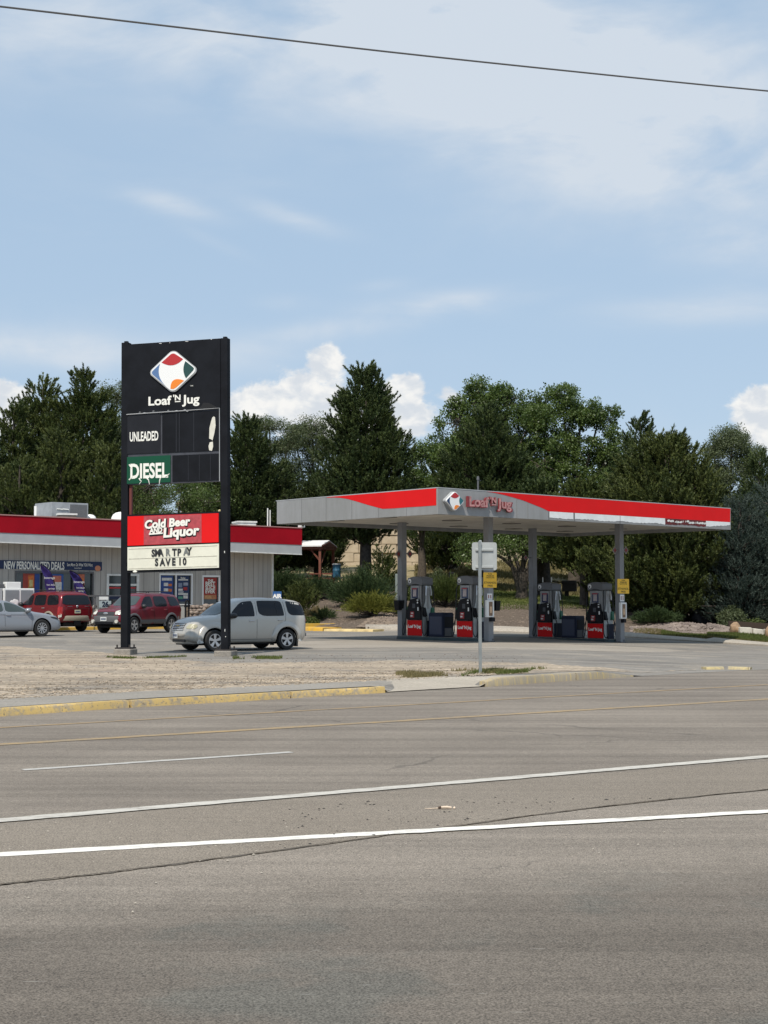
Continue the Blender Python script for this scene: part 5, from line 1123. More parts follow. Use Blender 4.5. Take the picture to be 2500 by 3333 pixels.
def plate(parent, x, y, z, s, rot, w=.32, h=.16, m=m_plate, name='number_plate'):
    q = MB(); q.box(-.006, .006, -w / 2, w / 2, -h / 2, h / 2); o = q.build(name, m, parent); o.location = (x, y, z)
    q = MB(); q.box(s * .0065, s * .009, -w * .4, w * .4, -h * .22, h * .22); q.build('plate_characters', mat('plate_ink', (.13, .15, .2), .6, var=.6, vscale=40), o); return o
# ---------------------------------------------------------------- silver retro wagon
m_sil = paint('silver_car_paint', (.47, .445, .40), .30, .28)
hh = car_root('parked_wagon', 697, 44.6, (-.815, -.580), (1.30, .76), 'silver retro wagon parked behind the right post of the pylon sign')
WH = [(1.30, .76), (1.30, -.76), (-1.33, .76), (-1.33, -.76)]; rw = .335
st = crv([(-2.20, .48, .90, 1.00, .60, .62, .50), (-2.17, .40, .97, 1.22, .74, .75, .60), (-2.08, .30, 1.04, 1.46, .82, .82, .63), (-1.90, .25, 1.08, 1.585, .85, .845, .655), (-1.3, .23, 1.09, 1.655, .86, .855, .67), (-.5, .23, 1.085, 1.685, .86, .855, .675), (.1, .23, 1.07, 1.655, .86, .85, .66), (.45, .23, 1.06, 1.57, .86, .845, .645), (.72, .23, 1.05, 1.42, .86, .84, .63), (1.02, .23, 1.03, 1.16, .86, .82, .66),
           (1.12, .23, 1.02, 1.10, .86, .81, .64), (1.5, .23, .985, 1.085, .855, .77, .52), (1.85, .24, .92, 1.03, .84, .72, .46), (2.02, .28, .84, .93, .80, .70, .42), (2.13, .34, .74, .82, .74, .64, .36), (2.18, .40, .62, .68, .66, .58, .34)], 34)
body, bv = car_body(st, m_sil, hh, WH, rw, 1.20)
for s, ax in ((1, 'L'), (-1, 'R')):
    patch(bv, [(.80, 1.08), (.32, 1.53), (-.02, 1.57), (-.12, 1.56), (-.15, 1.10), (-.07, 1.08)], ax, 'window', m_carglass, body, .004, rk=.2)
    patch(bv, [(-.29, 1.09), (-.27, 1.56), (-.35, 1.58), (-1.08, 1.575), (-1.19, 1.53), (-1.24, 1.11), (-1.17, 1.09)], ax, 'window', m_carglass, body, .004, rk=.2)
    patch(bv, [(-1.40, 1.11), (-1.35, 1.55), (-1.44, 1.565), (-1.86, 1.52), (-1.99, 1.43), (-2.05, 1.12), (-1.97, 1.10)], ax, 'window', m_carglass, body, .004, rk=.2)
    lines_on(bv, [[(-.985, 1.13), (-.95, 1.53)]], ax, 'window_divider', m_trim, body, .022, .006)
    lines_on(bv, [[(.80, .42), (.84, .80), (.80, 1.06)], [(-.215, .38), (-.22, 1.54)], [(-1.27, 1.10), (-1.28, .95), (-1.0, .66), (-.92, .38)], [(.84, .36), (-.92, .36)], [(-1.30, 1.10), (-1.26, 1.54)]], ax, 'panel_gap', m_seam, body, .011, .001)
    flare(bv, body, -1.33, s, rw, .42, .60, m_sil, .055); flare(bv, body, 1.30, s, rw, .42, .60, m_sil, .055)
    handle(bv, body, -.02, .935, s, m_chrome); handle(bv, body, -1.08, .955, s, m_chrome); mirror(bv, body, .68, 1.06, s, m_trim, (.13, .26, .12))
    q = MB(); q.box(-1.88, -1.74, s * (surf_y(bv, -1.8, .9, s) + .001), s * (surf_y(bv, -1.8, .9, s) + .006), .95, .97); 
patch(bv, [(-.60, 1.13), (-.52, 1.50), (.52, 1.50), (.60, 1.13)], 'F', 'windscreen', m_clear, body, .008, 1)
q = MB(); q.tube([(1.03, -.62, 1.10), (1.06, 0, 1.14), (1.03, .62, 1.10)], .018, 6); q.build('wiper_cowl', m_trim, body)
patch(bv, [(-.58, 1.12), (-.5, 1.46), (.5, 1.46), (.58, 1.12)], 'B', 'rear_window', m_carglass, body, .008, 1)
m_brightc = mat('bright_chrome', (.75, .75, .74), .2, .6)
# grille of chrome bars, tall headlamps, wrap bumper
patch(bv, [(-.34, .66), (-.39, .90), (.39, .90), (.34, .66)], 'F', 'grille', m_trim, body, .006, 1)
for k in range(5):
    z = .68 + k * .05; xx = [surf_x(bv, yy, z, 1) for yy in (-.37, -.2, 0, .2, .37)]; q = MB(); q.tube([(x + .022, yy, z) for x, yy in zip(xx, (-.37, -.2, 0, .2, .37))], .015, 6); q.build('grille_bar', m_brightc, body, smooth=True)
q = MB(); x0 = surf_x(bv, 0, .80, 1); q.prism([(-.09, .785), (.09, .785), (.11, .80), (.09, .815), (.03, .815), (.03, .83), (-.03, .83), (-.03, .815), (-.09, .815), (-.11, .80)], 'x', x0 + .03, x0 + .05); q.build('badge', mat('gold_badge', (.45, .33, .12), .35, .7), body)
for s in (1, -1):
    patch(bv, [(s * .50, .72), (s * .50, .78), (s * .58, .86), (s * .68, .86), (s * .74, .80), (s * .74, .75), (s * .68, .71)], 'F', 'headlamp', m_hazy, body, .012, 2)
    patch(bv, [(2.08, .72), (1.96, .71), (1.86, .77), (1.86, .83), (1.96, .85), (2.06, .82)], 'L' if s > 0 else 'R', 'headlamp', m_hazy, body, .010, 2)
def bumper(bvh, sgn, z0, z1, parent, m, out=.07, ymax=.80, name='bumper', wrap=.32):
    ys = [-ymax, -ymax * .93, -ymax * .75, -ymax * .4, 0, ymax * .4, ymax * .75, ymax * .93, ymax]; rows = []; zc = (z0 + z1) / 2
    base = [surf_x(bvh, y * .92, zc, sgn) for y in ys]; xm_ = base[4]
    q = MB(); ring = []
    pts = [(xm_ - sgn * wrap, -(ymax + .04))] + [(xm_ + sgn * (out - .30 * (abs(y) / ymax) ** 3.2), y) for y in ys] + [(xm_ - sgn * wrap, ymax + .04)]
    for x, y in pts:
        inn = (x - sgn * .16, y * .90); ring.append([(inn[0], inn[1], z0), (x - sgn * .02, y, z0), (x, y, z0 + .03), (x, y, z1 - .03), (x - sgn * .02, y, z1), (inn[0], inn[1], z1)])
    q.v = [p for r_ in ring for p in r_]; k = 6; q.f = [(i * k + j, (i + 1) * k + j, (i + 1) * k + (j + 1) % k, i * k + (j + 1) % k) for i in range(len(ring) - 1) for j in range(k)] + [tuple(range(k)), tuple((len(ring) - 1) * k + j for j in range(k - 1, -1, -1))]; q.mi = [0] * len(q.f)
    return q.build(name, m, parent, smooth=True, ang=50), xm_ + sgn * out
fb, fx = bumper(bv, 1, .46, .63, body, m_sil, .06, .78, 'front_bumper'); fb2, fx2 = bumper(bv, 1, .24, .45, body, m_sil, .015, .74, 'lower_bumper')
q = MB(); q.box(fx2 - .02, fx2 + .012, -.42, .42, .29, .44); q.build('air_intake', m_trim, body, bevel=.01)
q = MB()
for s in (1, -1): q.cyl((fx2 - .16, s * .58, .38), (fx2 - .04, s * .585, .38), .055, n=16)
q.build('fog_lamp_recess', m_trim, body); plate(body, fx + .015, -.36 + .36, .50, 1, 0, .31, .16)
rb, rx = bumper(bv, -1, .38, .56, body, m_sil, .03, .78, 'rear_bumper')
q = MB(); q.box(rx - .03, rx + .12, -.62, .62, .42, .52); q.build('bumper_pad', m_dgrey, body, bevel=.02)
for s in (1, -1): patch(bv, [(s * .60, .86), (s * .60, 1.02), (s * .74, 1.02), (s * .76, .86)], 'B', 'tail_lamp', m_tail, body, .012); patch(bv, [(-2.20, .86), (-2.20, 1.02), (-2.10, 1.02), (-2.10, .86)], 'L' if s > 0 else 'R', 'tail_lamp', m_tail, body, .012)
q = MB(); 
for s in (1, -1): q.box(-1.76, -1.70, s * .66, s * .84, .10, .34)
q.build('mud_flap', m_trim, body); q = MB(); q.box(-1.9, 1.9, -.62, .62, .19, .27); q.cyl((-1.33, -.7, rw), (-1.33, .7, rw), .05); q.cyl((1.3, -.7, rw), (1.3, .7, rw), .05); q.build('underbody', m_black, hh)
for x, y in WH: wheel(hh, x, y * 1.02, rw, .21, 5, .64, 'five')
# ---------------------------------------------------------------- shared builder for the other three
def suv(root, pnt, st, WH, rw, side_w, front_w, rear_w, gaps, clad=None, spokes=5, glassL=m_carglass, arch=1.16, roofrack=None, wkind='five'):
    body, bv = car_body(crv(st, 32), pnt, root, WH, rw, arch)
    for s, ax in ((1, 'L'), (-1, 'R')):
        for w_ in side_w: patch(bv, w_, ax, 'window', glassL, body, .004)
        lines_on(bv, gaps, ax, 'panel_gap', m_seam, body, .012, .001)
    if front_w: patch(bv, front_w, 'F', 'windscreen', m_clear, body, .008, 1)
    if rear_w: patch(bv, rear_w, 'B', 'rear_window', m_carglass, body, .008, 1)
    q = MB(); xs_ = sorted(w_[0] for w_ in WH); q.box(xs_[0] - .5, xs_[-1] + .45, -.6, .6, .24, .34)
    for x in (xs_[0], xs_[-1]): q.cyl((x, -.7, rw), (x, .7, rw), .06)
    q.build('underbody', m_black, root)
    for x, y in WH: wheel(root, x, y, rw, .22, spokes, .62, wkind)
    return body, bv
# ---------------------------------------------------------------- small maroon SUV, nose to the camera
m_mar = paint('maroon_car_paint', (.155, .012, .022), .35, .3); m_marx = paint('deep_red_car_paint', (.17, .010, .015), .3, .3); m_clad = mat('grey_cladding', (.085, .085, .088), .65)
WE = [(1.31, .77), (1.31, -.77), (-1.31, .77), (-1.31, -.77)]
es = car_root('parked_small_suv', 434, 60.6, (-.47, -.883), (1.31, .77), 'maroon small SUV with grey cladding, nose out, behind the left sign post', 'car')
st = [(-2.20, .50, .95, 1.05, .70, .74, .60), (-2.14, .42, 1.06, 1.45, .82, .82, .62), (-1.95, .38, 1.12, 1.66, .86, .85, .66), (-1.3, .36, 1.12, 1.71, .88, .86, .68), (0, .36, 1.09, 1.72, .88, .86, .68), (.35, .36, 1.08, 1.66, .88, .86, .66), (.62, .36, 1.07, 1.48, .88, .85, .64), (1.0, .36, 1.06, 1.17, .88, .84, .70), (1.12, .36, 1.05, 1.12, .88, .84, .70), (1.7, .38, .98, 1.05, .87, .80, .66), (2.05, .42, .92, .98, .84, .76, .60), (2.16, .48, .78, .86, .76, .70, .5), (2.20, .5, .70, .76, .7, .62, .5)]
eb, ev = suv(es, m_mar, st, WE, .355, [[(.80, 1.13), (.38, 1.56), (.02, 1.58), (-.02, 1.13)], [(-.14, 1.13), (-.12, 1.58), (-.85, 1.58), (-1.02, 1.40), (-1.0, 1.13)], [(-1.20, 1.15), (-1.25, 1.40), (-1.12, 1.57), (-1.75, 1.56), (-1.98, 1.18)]],
    [(-.62, 1.17), (-.55, 1.58), (.55, 1.58), (.62, 1.17)], [(-.58, 1.15), (-.52, 1.55), (.52, 1.55), (.58, 1.15)], [[(.85, .5), (.86, 1.1)], [(-.08, .48), (-.07, 1.58)], [(-1.05, 1.35), (-.95, .55)]])
for s, ax in ((1, 'L'), (-1, 'R')):
    patch(ev, [(.92, .36), (.90, .58), (-.88, .58), (-.90, .36)], ax, 'door_cladding', m_clad, eb, .022, 0); flare(ev, eb, 1.31, s, .355, .42, .53, m_clad, .035); flare(ev, eb, -1.31, s, .355, .42, .53, m_clad, .035)
    handle(ev, eb, .08, .98, s, m_mar); handle(ev, eb, -.86, 1.0, s, m_mar); mirror(ev, eb, .72, 1.10, s, m_trim)
    patch(ev, [(s * .50, .80), (s * .48, .94), (s * .62, .99), (s * .80, .96), (s * .82, .82)], 'F', 'headlamp', m_lampg, eb, .015); patch(ev, [(-2.16, .90), (-2.14, 1.12), (-2.02, 1.12), (-2.02, .90)], ax, 'tail_lamp', m_tail, eb, .012)
patch(ev, [(-.46, .76), (-.46, .92), (.46, .92), (.46, .76)], 'F', 'grille', m_trim, eb, .012, 1)
x0 = surf_x(ev, 0, .85, 1); q = MB(); q.ball((x0 + .03, 0, .855), 1, 16, 6, (.02, .13, .05)); q.build('badge', m_chrome, eb)
b_, fx = bumper(ev, 1, .40, .76, eb, m_clad, .10, .84, 'front_bumper'); plate(eb, fx + .012, 0, .62, 1, 0, .33, .17)
q = MB(); q.box(fx - .05, fx + .006, -.45, .45, .40, .50); q.build('air_intake', m_black, eb)
for s in (1, -1): q = MB(); q.cyl((fx - .10, s * .62, .52), (fx - .035, s * .63, .52), .075, n=16); q.build('fog_lamp', m_lampg, eb)
bumper(ev, -1, .42, .70, eb, m_clad, .06, .84, 'rear_bumper')
for s in (1, -1): q = MB(); q.tube([(.2, s * .60, 1.71), (.1, s * .60, 1.78), (-1.5, s * .60, 1.78), (-1.6, s * .60, 1.71)], .02, 6); q.build('roof_rail', m_trim, eb)
q = MB(); q.box(.0, .05, -.58, .58, 1.775, 1.80); q.box(-1.1, -1.05, -.58, .58, 1.775, 1.80); q.build('roof_bar', m_trim, eb)
# ---------------------------------------------------------------- larger red SUV seen from behind
WX = [(1.42, .80), (1.42, -.80), (-1.42, .80), (-1.42, -.80)]
hx = Vector((-.715, .70)); cxp = car_root('parked_large_suv', 200, 62.0, hx, (-2.28, .82), 'deep red large SUV with tan bumper parked facing the shop windows', 'car')
st = [(-2.32, .52, .95, 1.10, .80, .82, .70), (-2.29, .46, 1.10, 1.48, .88, .87, .70), (-2.15, .42, 1.14, 1.70, .90, .88, .70), (-1.6, .40, 1.14, 1.78, .91, .88, .71), (-.2, .40, 1.12, 1.79, .91, .88, .71), (.30, .40, 1.11, 1.74, .91, .88, .69), (.62, .40, 1.10, 1.54, .91, .87, .67), (1.05, .40, 1.10, 1.22, .91, .86, .74), (1.2, .40, 1.09, 1.18, .91, .86, .74), (1.9, .42, 1.02, 1.10, .90, .82, .7), (2.3, .46, .92, 1.0, .86, .78, .62), (2.42, .52, .75, .82, .76, .7, .5)]
xb_, xv = suv(cxp, m_marx, st, WX, .385, [[(.85, 1.17), (.40, 1.60), (-.02, 1.63), (-.05, 1.17)], [(-.17, 1.17), (-.15, 1.63), (-1.05, 1.63), (-1.12, 1.17)], [(-1.24, 1.18), (-1.18, 1.62), (-1.95, 1.62), (-2.16, 1.20)]],
    [(-.64, 1.22), (-.56, 1.62), (.56, 1.62), (.64, 1.22)], [(-.74, 1.20), (-.64, 1.62), (.64, 1.62), (.74, 1.20)], [[(.9, .55), (.9, 1.15)], [(-.11, .5), (-.1, 1.63)], [(-1.16, 1.6), (-1.18, 1.1), (-1.0, .6)]], spokes=5)
m_tan = mat('tan_bumper_paint', (.30, .265, .20), .45, .2)
for s, ax in ((1, 'L'), (-1, 'R')):
    patch(xv, [(.98, .42), (.96, .66), (-.92, .66), (-.95, .42)], ax, 'lower_cladding', m_tan, xb_, .02, 0); flare(xv, xb_, -1.42, s, .385, .45, .56, m_tan, .03); flare(xv, xb_, 1.42, s, .385, .45, .56, m_tan, .03)
    handle(xv, xb_, .05, 1.03, s, m_chrome); handle(xv, xb_, -.98, 1.05, s, m_chrome); mirror(xv, xb_, .78, 1.16, s, m_trim)
    patch(xv, [(s * .74, .74), (s * .72, 1.10), (s * .84, 1.12), (s * .87, .74)], 'B', 'tail_lamp', m_tail, xb_, .014); patch(xv, [(-2.32, .74), (-2.32, 1.12), (-2.16, 1.12), (-2.14, .74)], ax, 'tail_lamp', m_tail, xb_, .014)
    patch(xv, [(s * .77, .66), (s * .77, .80), (s * .88, .80), (s * .88, .66)], 'B', 'reversing_lamp', m_lampg, xb_, .017)
b_, rx = bumper(xv, -1, .50, .72, xb_, m_tan, .10, .87, 'rear_bumper'); bumper(xv, 1, .46, .74, xb_, m_tan, .08, .86, 'front_bumper')
x0 = surf_x(xv, 0, .95, -1); plate(xb_, x0 - .014, -.02, .90, -1, 0, .30, .15, mat('yellowish_plate', (.52, .50, .34), .4)); q = MB(); q.ball((x0 - .02, 0, 1.12), 1, 12, 6, (.015, .06, .06)); q.build('badge', m_chrome, xb_)
lines_on(xv, [[(-.5, 1.02), (.5, 1.02)], [(-.62, .74), (-.62, 1.15)], [(.62, .74), (.62, 1.15)]], 'B', 'tailgate_gap', m_seam, xb_, .014, .002)
for y in (.36, -.52): q = MB(); x1 = surf_x(xv, y, 1.13, -1); q.box(x1 - .008, x1 + .002, y - .12, y + .12, 1.115, 1.14); q.build('badge_lettering', m_chrome, xb_)
q = MB(); q.box(rx + .02, rx + .10, -.16, .16, .30, .50); q.build('tow_hitch', m_black, xb_)
q = MB(); q.cyl((rx + .35, -.3, .36), (rx + .35, .5, .36), .12, n=14); q.build('spare_wheel', m_rubber, xb_)
for s in (1, -1): q = MB(); q.tube([(.1, s * .62, 1.78), (0, s * .62, 1.84), (-1.8, s * .62, 1.84), (-1.9, s * .62, 1.77)], .02, 6); q.build('roof_rail', m_trim, xb_)
# ---------------------------------------------------------------- silver saloon entering from the left
m_sil2 = paint('cool_silver_car_paint', (.27, .285, .31), .3, .34)
WC = [(1.41, .78), (1.41, -.78), (-1.41, .78), (-1.41, -.78)]
cm = car_root('silver_saloon', 137, 56.0, (.735, .678), (1.41, -.78), 'silver saloon car cut off by the left edge, in front of the shop', 'car')
st = [(-2.42, .45, .80, .92, .70, .72, .60), (-2.34, .36, .95, 1.04, .82, .82, .66), (-2.0, .26, 1.0, 1.10, .88, .85, .66), (-1.6, .22, 1.0, 1.16, .90, .86, .64), (-1.0, .20, .99, 1.38, .91, .86, .58), (-.4, .20, .97, 1.44, .91, .86, .56), (.1, .20, .95, 1.42, .91, .86, .56), (.5, .20, .94, 1.28, .91, .85, .58), (1.0, .20, .92, 1.03, .91, .84, .68), (1.15, .20, .91, .98, .91, .83, .7), (1.7, .20, .84, .91, .90, .80, .66), (2.1, .22, .76, .83, .85, .76, .6), (2.32, .26, .66, .72, .76, .68, .5), (2.40, .32, .56, .6, .66, .6, .45)]
cb_, cv = suv(cm, m_sil2, st, WC, .335, [[(.88, .98), (.42, 1.24), (.05, 1.34), (-.12, 1.345), (-.16, .98)], [(-.24, .98), (-.22, 1.345), (-.75, 1.33), (-1.2, 1.15), (-1.15, .99)]], [(-.66, .98), (-.5, 1.36), (.5, 1.36), (.66, .98)], [(-.6, 1.06), (-.46, 1.34), (.46, 1.34), (.6, 1.06)], [[(.95, .3), (.97, .92)], [(-.19, .3), (-.2, 1.34)], [(-1.2, 1.0), (-1.05, .4)], [(.98, .85), (-1.3, .88)]], spokes=10, glassL=m_clear, wkind='split', arch=1.20)
for s, ax in ((1, 'L'), (-1, 'R')):
    patch(cv, [(2.28, .62), (1.85, .74), (1.80, .78), (2.05, .76), (2.30, .68)], ax, 'headlamp', m_trim, cb_, .008); mirror(cv, cb_, .78, .98, s, m_sil2, (.12, .22, .13)); handle(cv, cb_, -.05, .86, s, m_sil2); handle(cv, cb_, -1.02, .88, s, m_sil2)
    patch(cv, [(s * .50, .58), (s * .52, .68), (s * .74, .70), (s * .74, .62)], 'F', 'headlamp', m_lampg, cb_, .010)
    lines_on(cv, [[(.95, .26), (-.95, .26)]], ax, 'sill_line', m_trim, cb_, .03, .004)
    lines_on(cv, [[(.98, .975), (.42, 1.27), (.05, 1.37), (-.5, 1.38), (-.9, 1.31), (-1.28, 1.12)]], ax, 'window_trim', m_chrome, cb_, .016, .004)
patch(cv, [(-.5, .38), (-.5, .54), (.5, .54), (.5, .38)], 'F', 'grille', m_trim, cb_, .008, 1)
# ================================================================== TREES AND SHRUBS
def leaf_mat(name, a, b, rough=.55, trans=.0, spec=.25):
    m = bpy.data.materials.new(name); m.use_nodes = True; n = NT(m.node_tree); bs = m.node_tree.nodes['Principled BSDF']; bs.inputs['Roughness'].default_value = rough; bs.inputs['Specular IOR Level'].default_value = spec
    t = n.new('ShaderNodeTexCoord').outputs['Object']; big = n.noise(t, .55, 4, .6); sm = n.noise(t, 4.5, 3, .7)
    ta = n.new('ShaderNodeAttribute'); ta.attribute_name = 'tone'
    f = n.smooth(n.m('ADD', n.m('ADD', n.m('MULTIPLY', big, .5), n.m('MULTIPLY', sm, .2)), n.m('MULTIPLY', ta.outputs['Fac'], .3)), .30, .68)
    c = n.mix(f, (*a, 1), (*b, 1)); n.put(bs.inputs['Base Color'], c)
    if trans > 0:
        tr = n.new('ShaderNodeBsdfTranslucent'); n.put(tr.inputs[0], n.mix(.5, c, (b[0] * 1.5, b[1] * 1.6, b[2] * .8, 1))); mx = n.new('ShaderNodeMixShader'); mx.inputs[0].default_value = trans
        m.node_tree.links.new(bs.outputs[0], mx.inputs[1]); m.node_tree.links.new(tr.outputs[0], mx.inputs[2]); m.node_tree.links.new(mx.outputs[0], m.node_tree.nodes['Material Output'].inputs[0])
    return m
m_bark = mat('dark_bark', (.055, .045, .036), .9, var=.4, vscale=6, bump=.8, bscale=14)
m_bark2 = mat('grey_brown_bark', (.075, .060, .045), .9, var=.35, vscale=5, bump=.8, bscale=12)
LM = {'pine': leaf_mat('pine_needles', (.036, .058, .017), (.108, .128, .036), .5, .12), 'pine2': leaf_mat('olive_pine_needles', (.042, .060, .018), (.110, .128, .038), .5, .12),
      'dark': leaf_mat('dark_pine_needles', (.030, .050, .018), (.086, .112, .036), .5, .10), 'leaf': leaf_mat('green_leaves', (.046, .076, .020), (.120, .168, .046), .42, .28, .4), 'leafg': leaf_mat('grey_green_leaves', (.056, .074, .036), (.130, .155, .078), .5, .28),
      'blue': leaf_mat('blue_spruce_needles', (.024, .042, .033), (.085, .110, .090), .6, .08), 'jun': leaf_mat('juniper_sprays', (.020, .040, .014), (.068, .100, .036), .6, .08),
      'yjun': leaf_mat('yellow_green_juniper_sprays', (.085, .100, .016), (.215, .215, .045), .6, .15), 'shrub': leaf_mat('shrub_leaves', (.038, .058, .014), (.092, .114, .030), .55, .2), 'grass': leaf_mat('grass_blades', (.085, .105, .026), (.170, .190, .060), .6, .25), 'dryg': leaf_mat('dry_grass_blades', (.16, .135, .062), (.32, .26, .14), .7, .2)}
def unit(v): return v / np.maximum(np.linalg.norm(v, axis=-1, keepdims=True), 1e-9)
def tuft_blades(rng, nb, L, bl, bw, spread=55, droop=0.0):
    """blade triangles round an axis along +z, returned (nb,3,3)"""
    t = rng.random(nb) ** .8; az_ = rng.random(nb) * 2 * np.pi; an = np.radians(rng.normal(spread, 14, nb)) * (1 - .45 * t)
    base = np.stack([np.zeros(nb), np.zeros(nb), t * L], 1); d = np.stack([np.sin(an) * np.cos(az_), np.sin(an) * np.sin(az_), np.cos(an)], 1); d[:, 2] -= droop
    d = unit(d); s = unit(np.cross(d, rng.normal(size=(nb, 3)))); ln = bl * rng.uniform(.7, 1.2, nb)[:, None]
    return np.stack([base - s * bw / 2, base + s * bw / 2, base + d * ln], 1)
def leaf_quads(rng, nb, rad, ls):
    c = unit(rng.normal(size=(nb, 3))) * (rng.random(nb) ** .45)[:, None] * rad; c[:, 2] *= .75
    u = unit(rng.normal(size=(nb, 3))); v = unit(np.cross(u, rng.normal(size=(nb, 3)))); s = ls * rng.uniform(.6, 1.15, nb)[:, None]
    return np.stack([c - u * s * .5, c + v * s * .32, c + u * s * .5, c - v * s * .32], 1)
def frames(d, rng):
    d = unit(d); r = rng.normal(size=d.shape); x = unit(np.cross(d, r)); y = np.cross(d, x); return np.stack([x, y, d], 2)     # columns
def scatter(tmpl_list, P, D, S, rng):
    """put templates (list of (k,c,3)) at P with axis D and scale S"""
    n = len(P); Fm = frames(D, rng); out = []; pick = rng.integers(0, len(tmpl_list), n); tone = rng.random(n); tn = []
    for i, T in enumerate(tmpl_list):
        idx = np.where(pick == i)[0]
        if len(idx) == 0: continue
        V = T.reshape(-1, 3); W = np.einsum('nij,kj->nki', Fm[idx], V) * S[idx][:, None, None] + P[idx][:, None, :]; out.append(W.reshape(-1, 3)); tn.append(np.repeat(tone[idx], T.shape[0]))
    return np.concatenate(out), np.concatenate(tn)
TPL = {}
def tuft_set(kind):
    if kind in TPL: return TPL[kind]
    rng = np.random.default_rng(hash(kind) % 1000 if False else len(kind) * 7 + 3)
    if kind == 'pine': T = [tuft_blades(rng, 56, .66, .17, .060, 56) for _ in range(6)]
    elif kind == 'spruce': T = [tuft_blades(rng, 30, .6, .13, .038, 62) for _ in range(6)]
    elif kind == 'jun': T = [tuft_blades(rng, 30, .6, .14, .030, 36) for _ in range(6)]
    elif kind == 'leaf': T = [leaf_quads(rng, 22, .42, .19) for _ in range(6)]
    elif kind == 'small': T = [leaf_quads(rng, 20, .26, .09) for _ in range(6)]
    elif kind == 'fine': T = [leaf_quads(rng, 26, .46, .13) for _ in range(6)]
    TPL[kind] = T; return T
def lump(az_, h, rng_ph, k=1.0):
    a, b, c, d = rng_ph
    return 1 + k * (.16 * np.sin(3 * az_ + a + 5 * h) + .13 * np.sin(5 * az_ + b - 9 * h) + .12 * np.sin(2 * az_ + c + 17 * h) + .08 * np.sin(9 * az_ + d + 23 * h))
def add_limbs(q, paths, n=6):
    for pts, r0, r1 in paths: q.tube(pts, [r0 + (r1 - r0) * i / (len(pts) - 1) for i in range(len(pts))], n)
def pine_tree(px, ytop, Y, prof, seed, label, leaf='pine', name='pine_tree', nbr=170, tp='pine', ts=1.0, trunk_r=.24, lean=0.0, up=.25, group='trees behind the station', dens=1.0, lumps=1.0, first=.06, extra_trunk=None, trunkm=None):
    """prof: list of (height fraction, crown radius in m)"""
    rng = np.random.default_rng(seed); base = stat(px, Y); top = U(px, ytop, Y); Ht = top.z - base.z - .35 * ts
    ph = rng.random(4) * 6.28; hs, rs = zip(*prof); nb = int(nbr * dens)
    t = empty(name, (base.x, base.y, base.z - .1), 0, label, 'tree', group)
    q = MB(); q.tube([(0, 0, 0), (lean * .3, 0, Ht * .3), (lean * .7, 0, Ht * .65), (lean, 0, Ht * .98)], [trunk_r * 1.25, trunk_r, trunk_r * .6, .04], 10)
    if extra_trunk: dx, r_, fz = extra_trunk; q.tube([(dx * .9, .3, 0), (dx, .3, Ht * fz * .5), (dx * .8, .2, Ht * fz)], [r_ * 1.2, r_, .06], 10)
    area = np.interp(np.linspace(0, 1, 200), hs, rs); lo = hs[0]; w_ = np.where(np.linspace(0, 1, 200) >= lo, area + .25, 0) ; cdf = np.cumsum(w_) / w_.sum()
    h = np.interp(rng.random(nb), cdf, np.linspace(0, 1, 200)); az_ = rng.random(nb) * 2 * np.pi
    Rb = np.interp(h, hs, rs) * lump(az_, h, ph, lumps) * rng.uniform(.72, 1.10, nb)
    el_ = np.radians(rng.normal(8 + 34 * up * 1.0 + 30 * h ** 3, 9, nb))
    P = []; D = []; S = []
    paths = []
    for i in range(nb):
        L = max(.25, Rb[i]); c, s = math.cos(az_[i]), math.sin(az_[i]); z0 = h[i] * Ht - L * math.sin(el_[i]) * .55; 
        if z0 < .1: z0 = .15
        lx = lean * h[i]; k = max(3, int(L / .30)); u = np.linspace(.12 if L < 1.2 else .30, 1, k); bend = .18 * up * 4
        x = L * u * math.cos(el_[i]); z = z0 + L * math.sin(el_[i]) * u + bend * L * .25 * u ** 2.5
        pts = np.stack([lx + c * x, s * x, z], 1)
        if i % 3 == 0 and L > .8: paths.append(([(lx, 0, z0)] + [tuple(p) for p in pts[:: max(1, k // 4)]], .05 + .012 * L, .012))
        m_ = int(k * 1.9 + 2); uu = rng.random(m_) ** .62; idx = uu * (k - 1); i0 = np.floor(idx).astype(int).clip(0, k - 2); fr_ = (idx - i0)[:, None]
        pp = pts[i0] * (1 - fr_) + pts[i0 + 1] * fr_; side = np.stack([-s * np.ones(m_), c * np.ones(m_), np.zeros(m_)], 1); wv = rng.normal(0, .16 + .15 * (1 - uu) * min(L, 3.0), m_)[:, None]
        pp = pp + side * wv + rng.normal(0, .12, (m_, 3)); od = np.array([c, s, 0.0])
        dd = od[None] * rng.uniform(.2, 1.0, (m_, 1)) + side * np.sign(wv) * rng.uniform(0, .7, (m_, 1)) + np.array([0, 0, 1.0])[None] * rng.uniform(.25 + up, 1.25 + up, (m_, 1))
        P.append(pp); D.append(dd); S.append(np.full(m_, ts) * rng.uniform(.7, 1.15, m_))
    tipn = 8; P.append(np.stack([np.full(tipn, lean), np.zeros(tipn), Ht - .25 - rng.random(tipn) * 1.0], 1) + rng.normal(0, .10, (tipn, 3)) * np.array([1, 1, 0])); D.append(np.array([[0, 0, 1.0]] * tipn) + rng.normal(0, .25, (tipn, 3))); S.append(np.full(tipn, ts * .8))
    P, D, S = np.concatenate(P), np.concatenate(D), np.concatenate(S)
    add_limbs(q, paths, 5); q.build('trunk', trunkm or m_bark, t, smooth=True)
    T = tuft_set(tp); V, tn_ = scatter(T, P, D, S, rng); npmesh('crown', V, T[0].shape[1], LM[leaf], t, tn_)
    return t
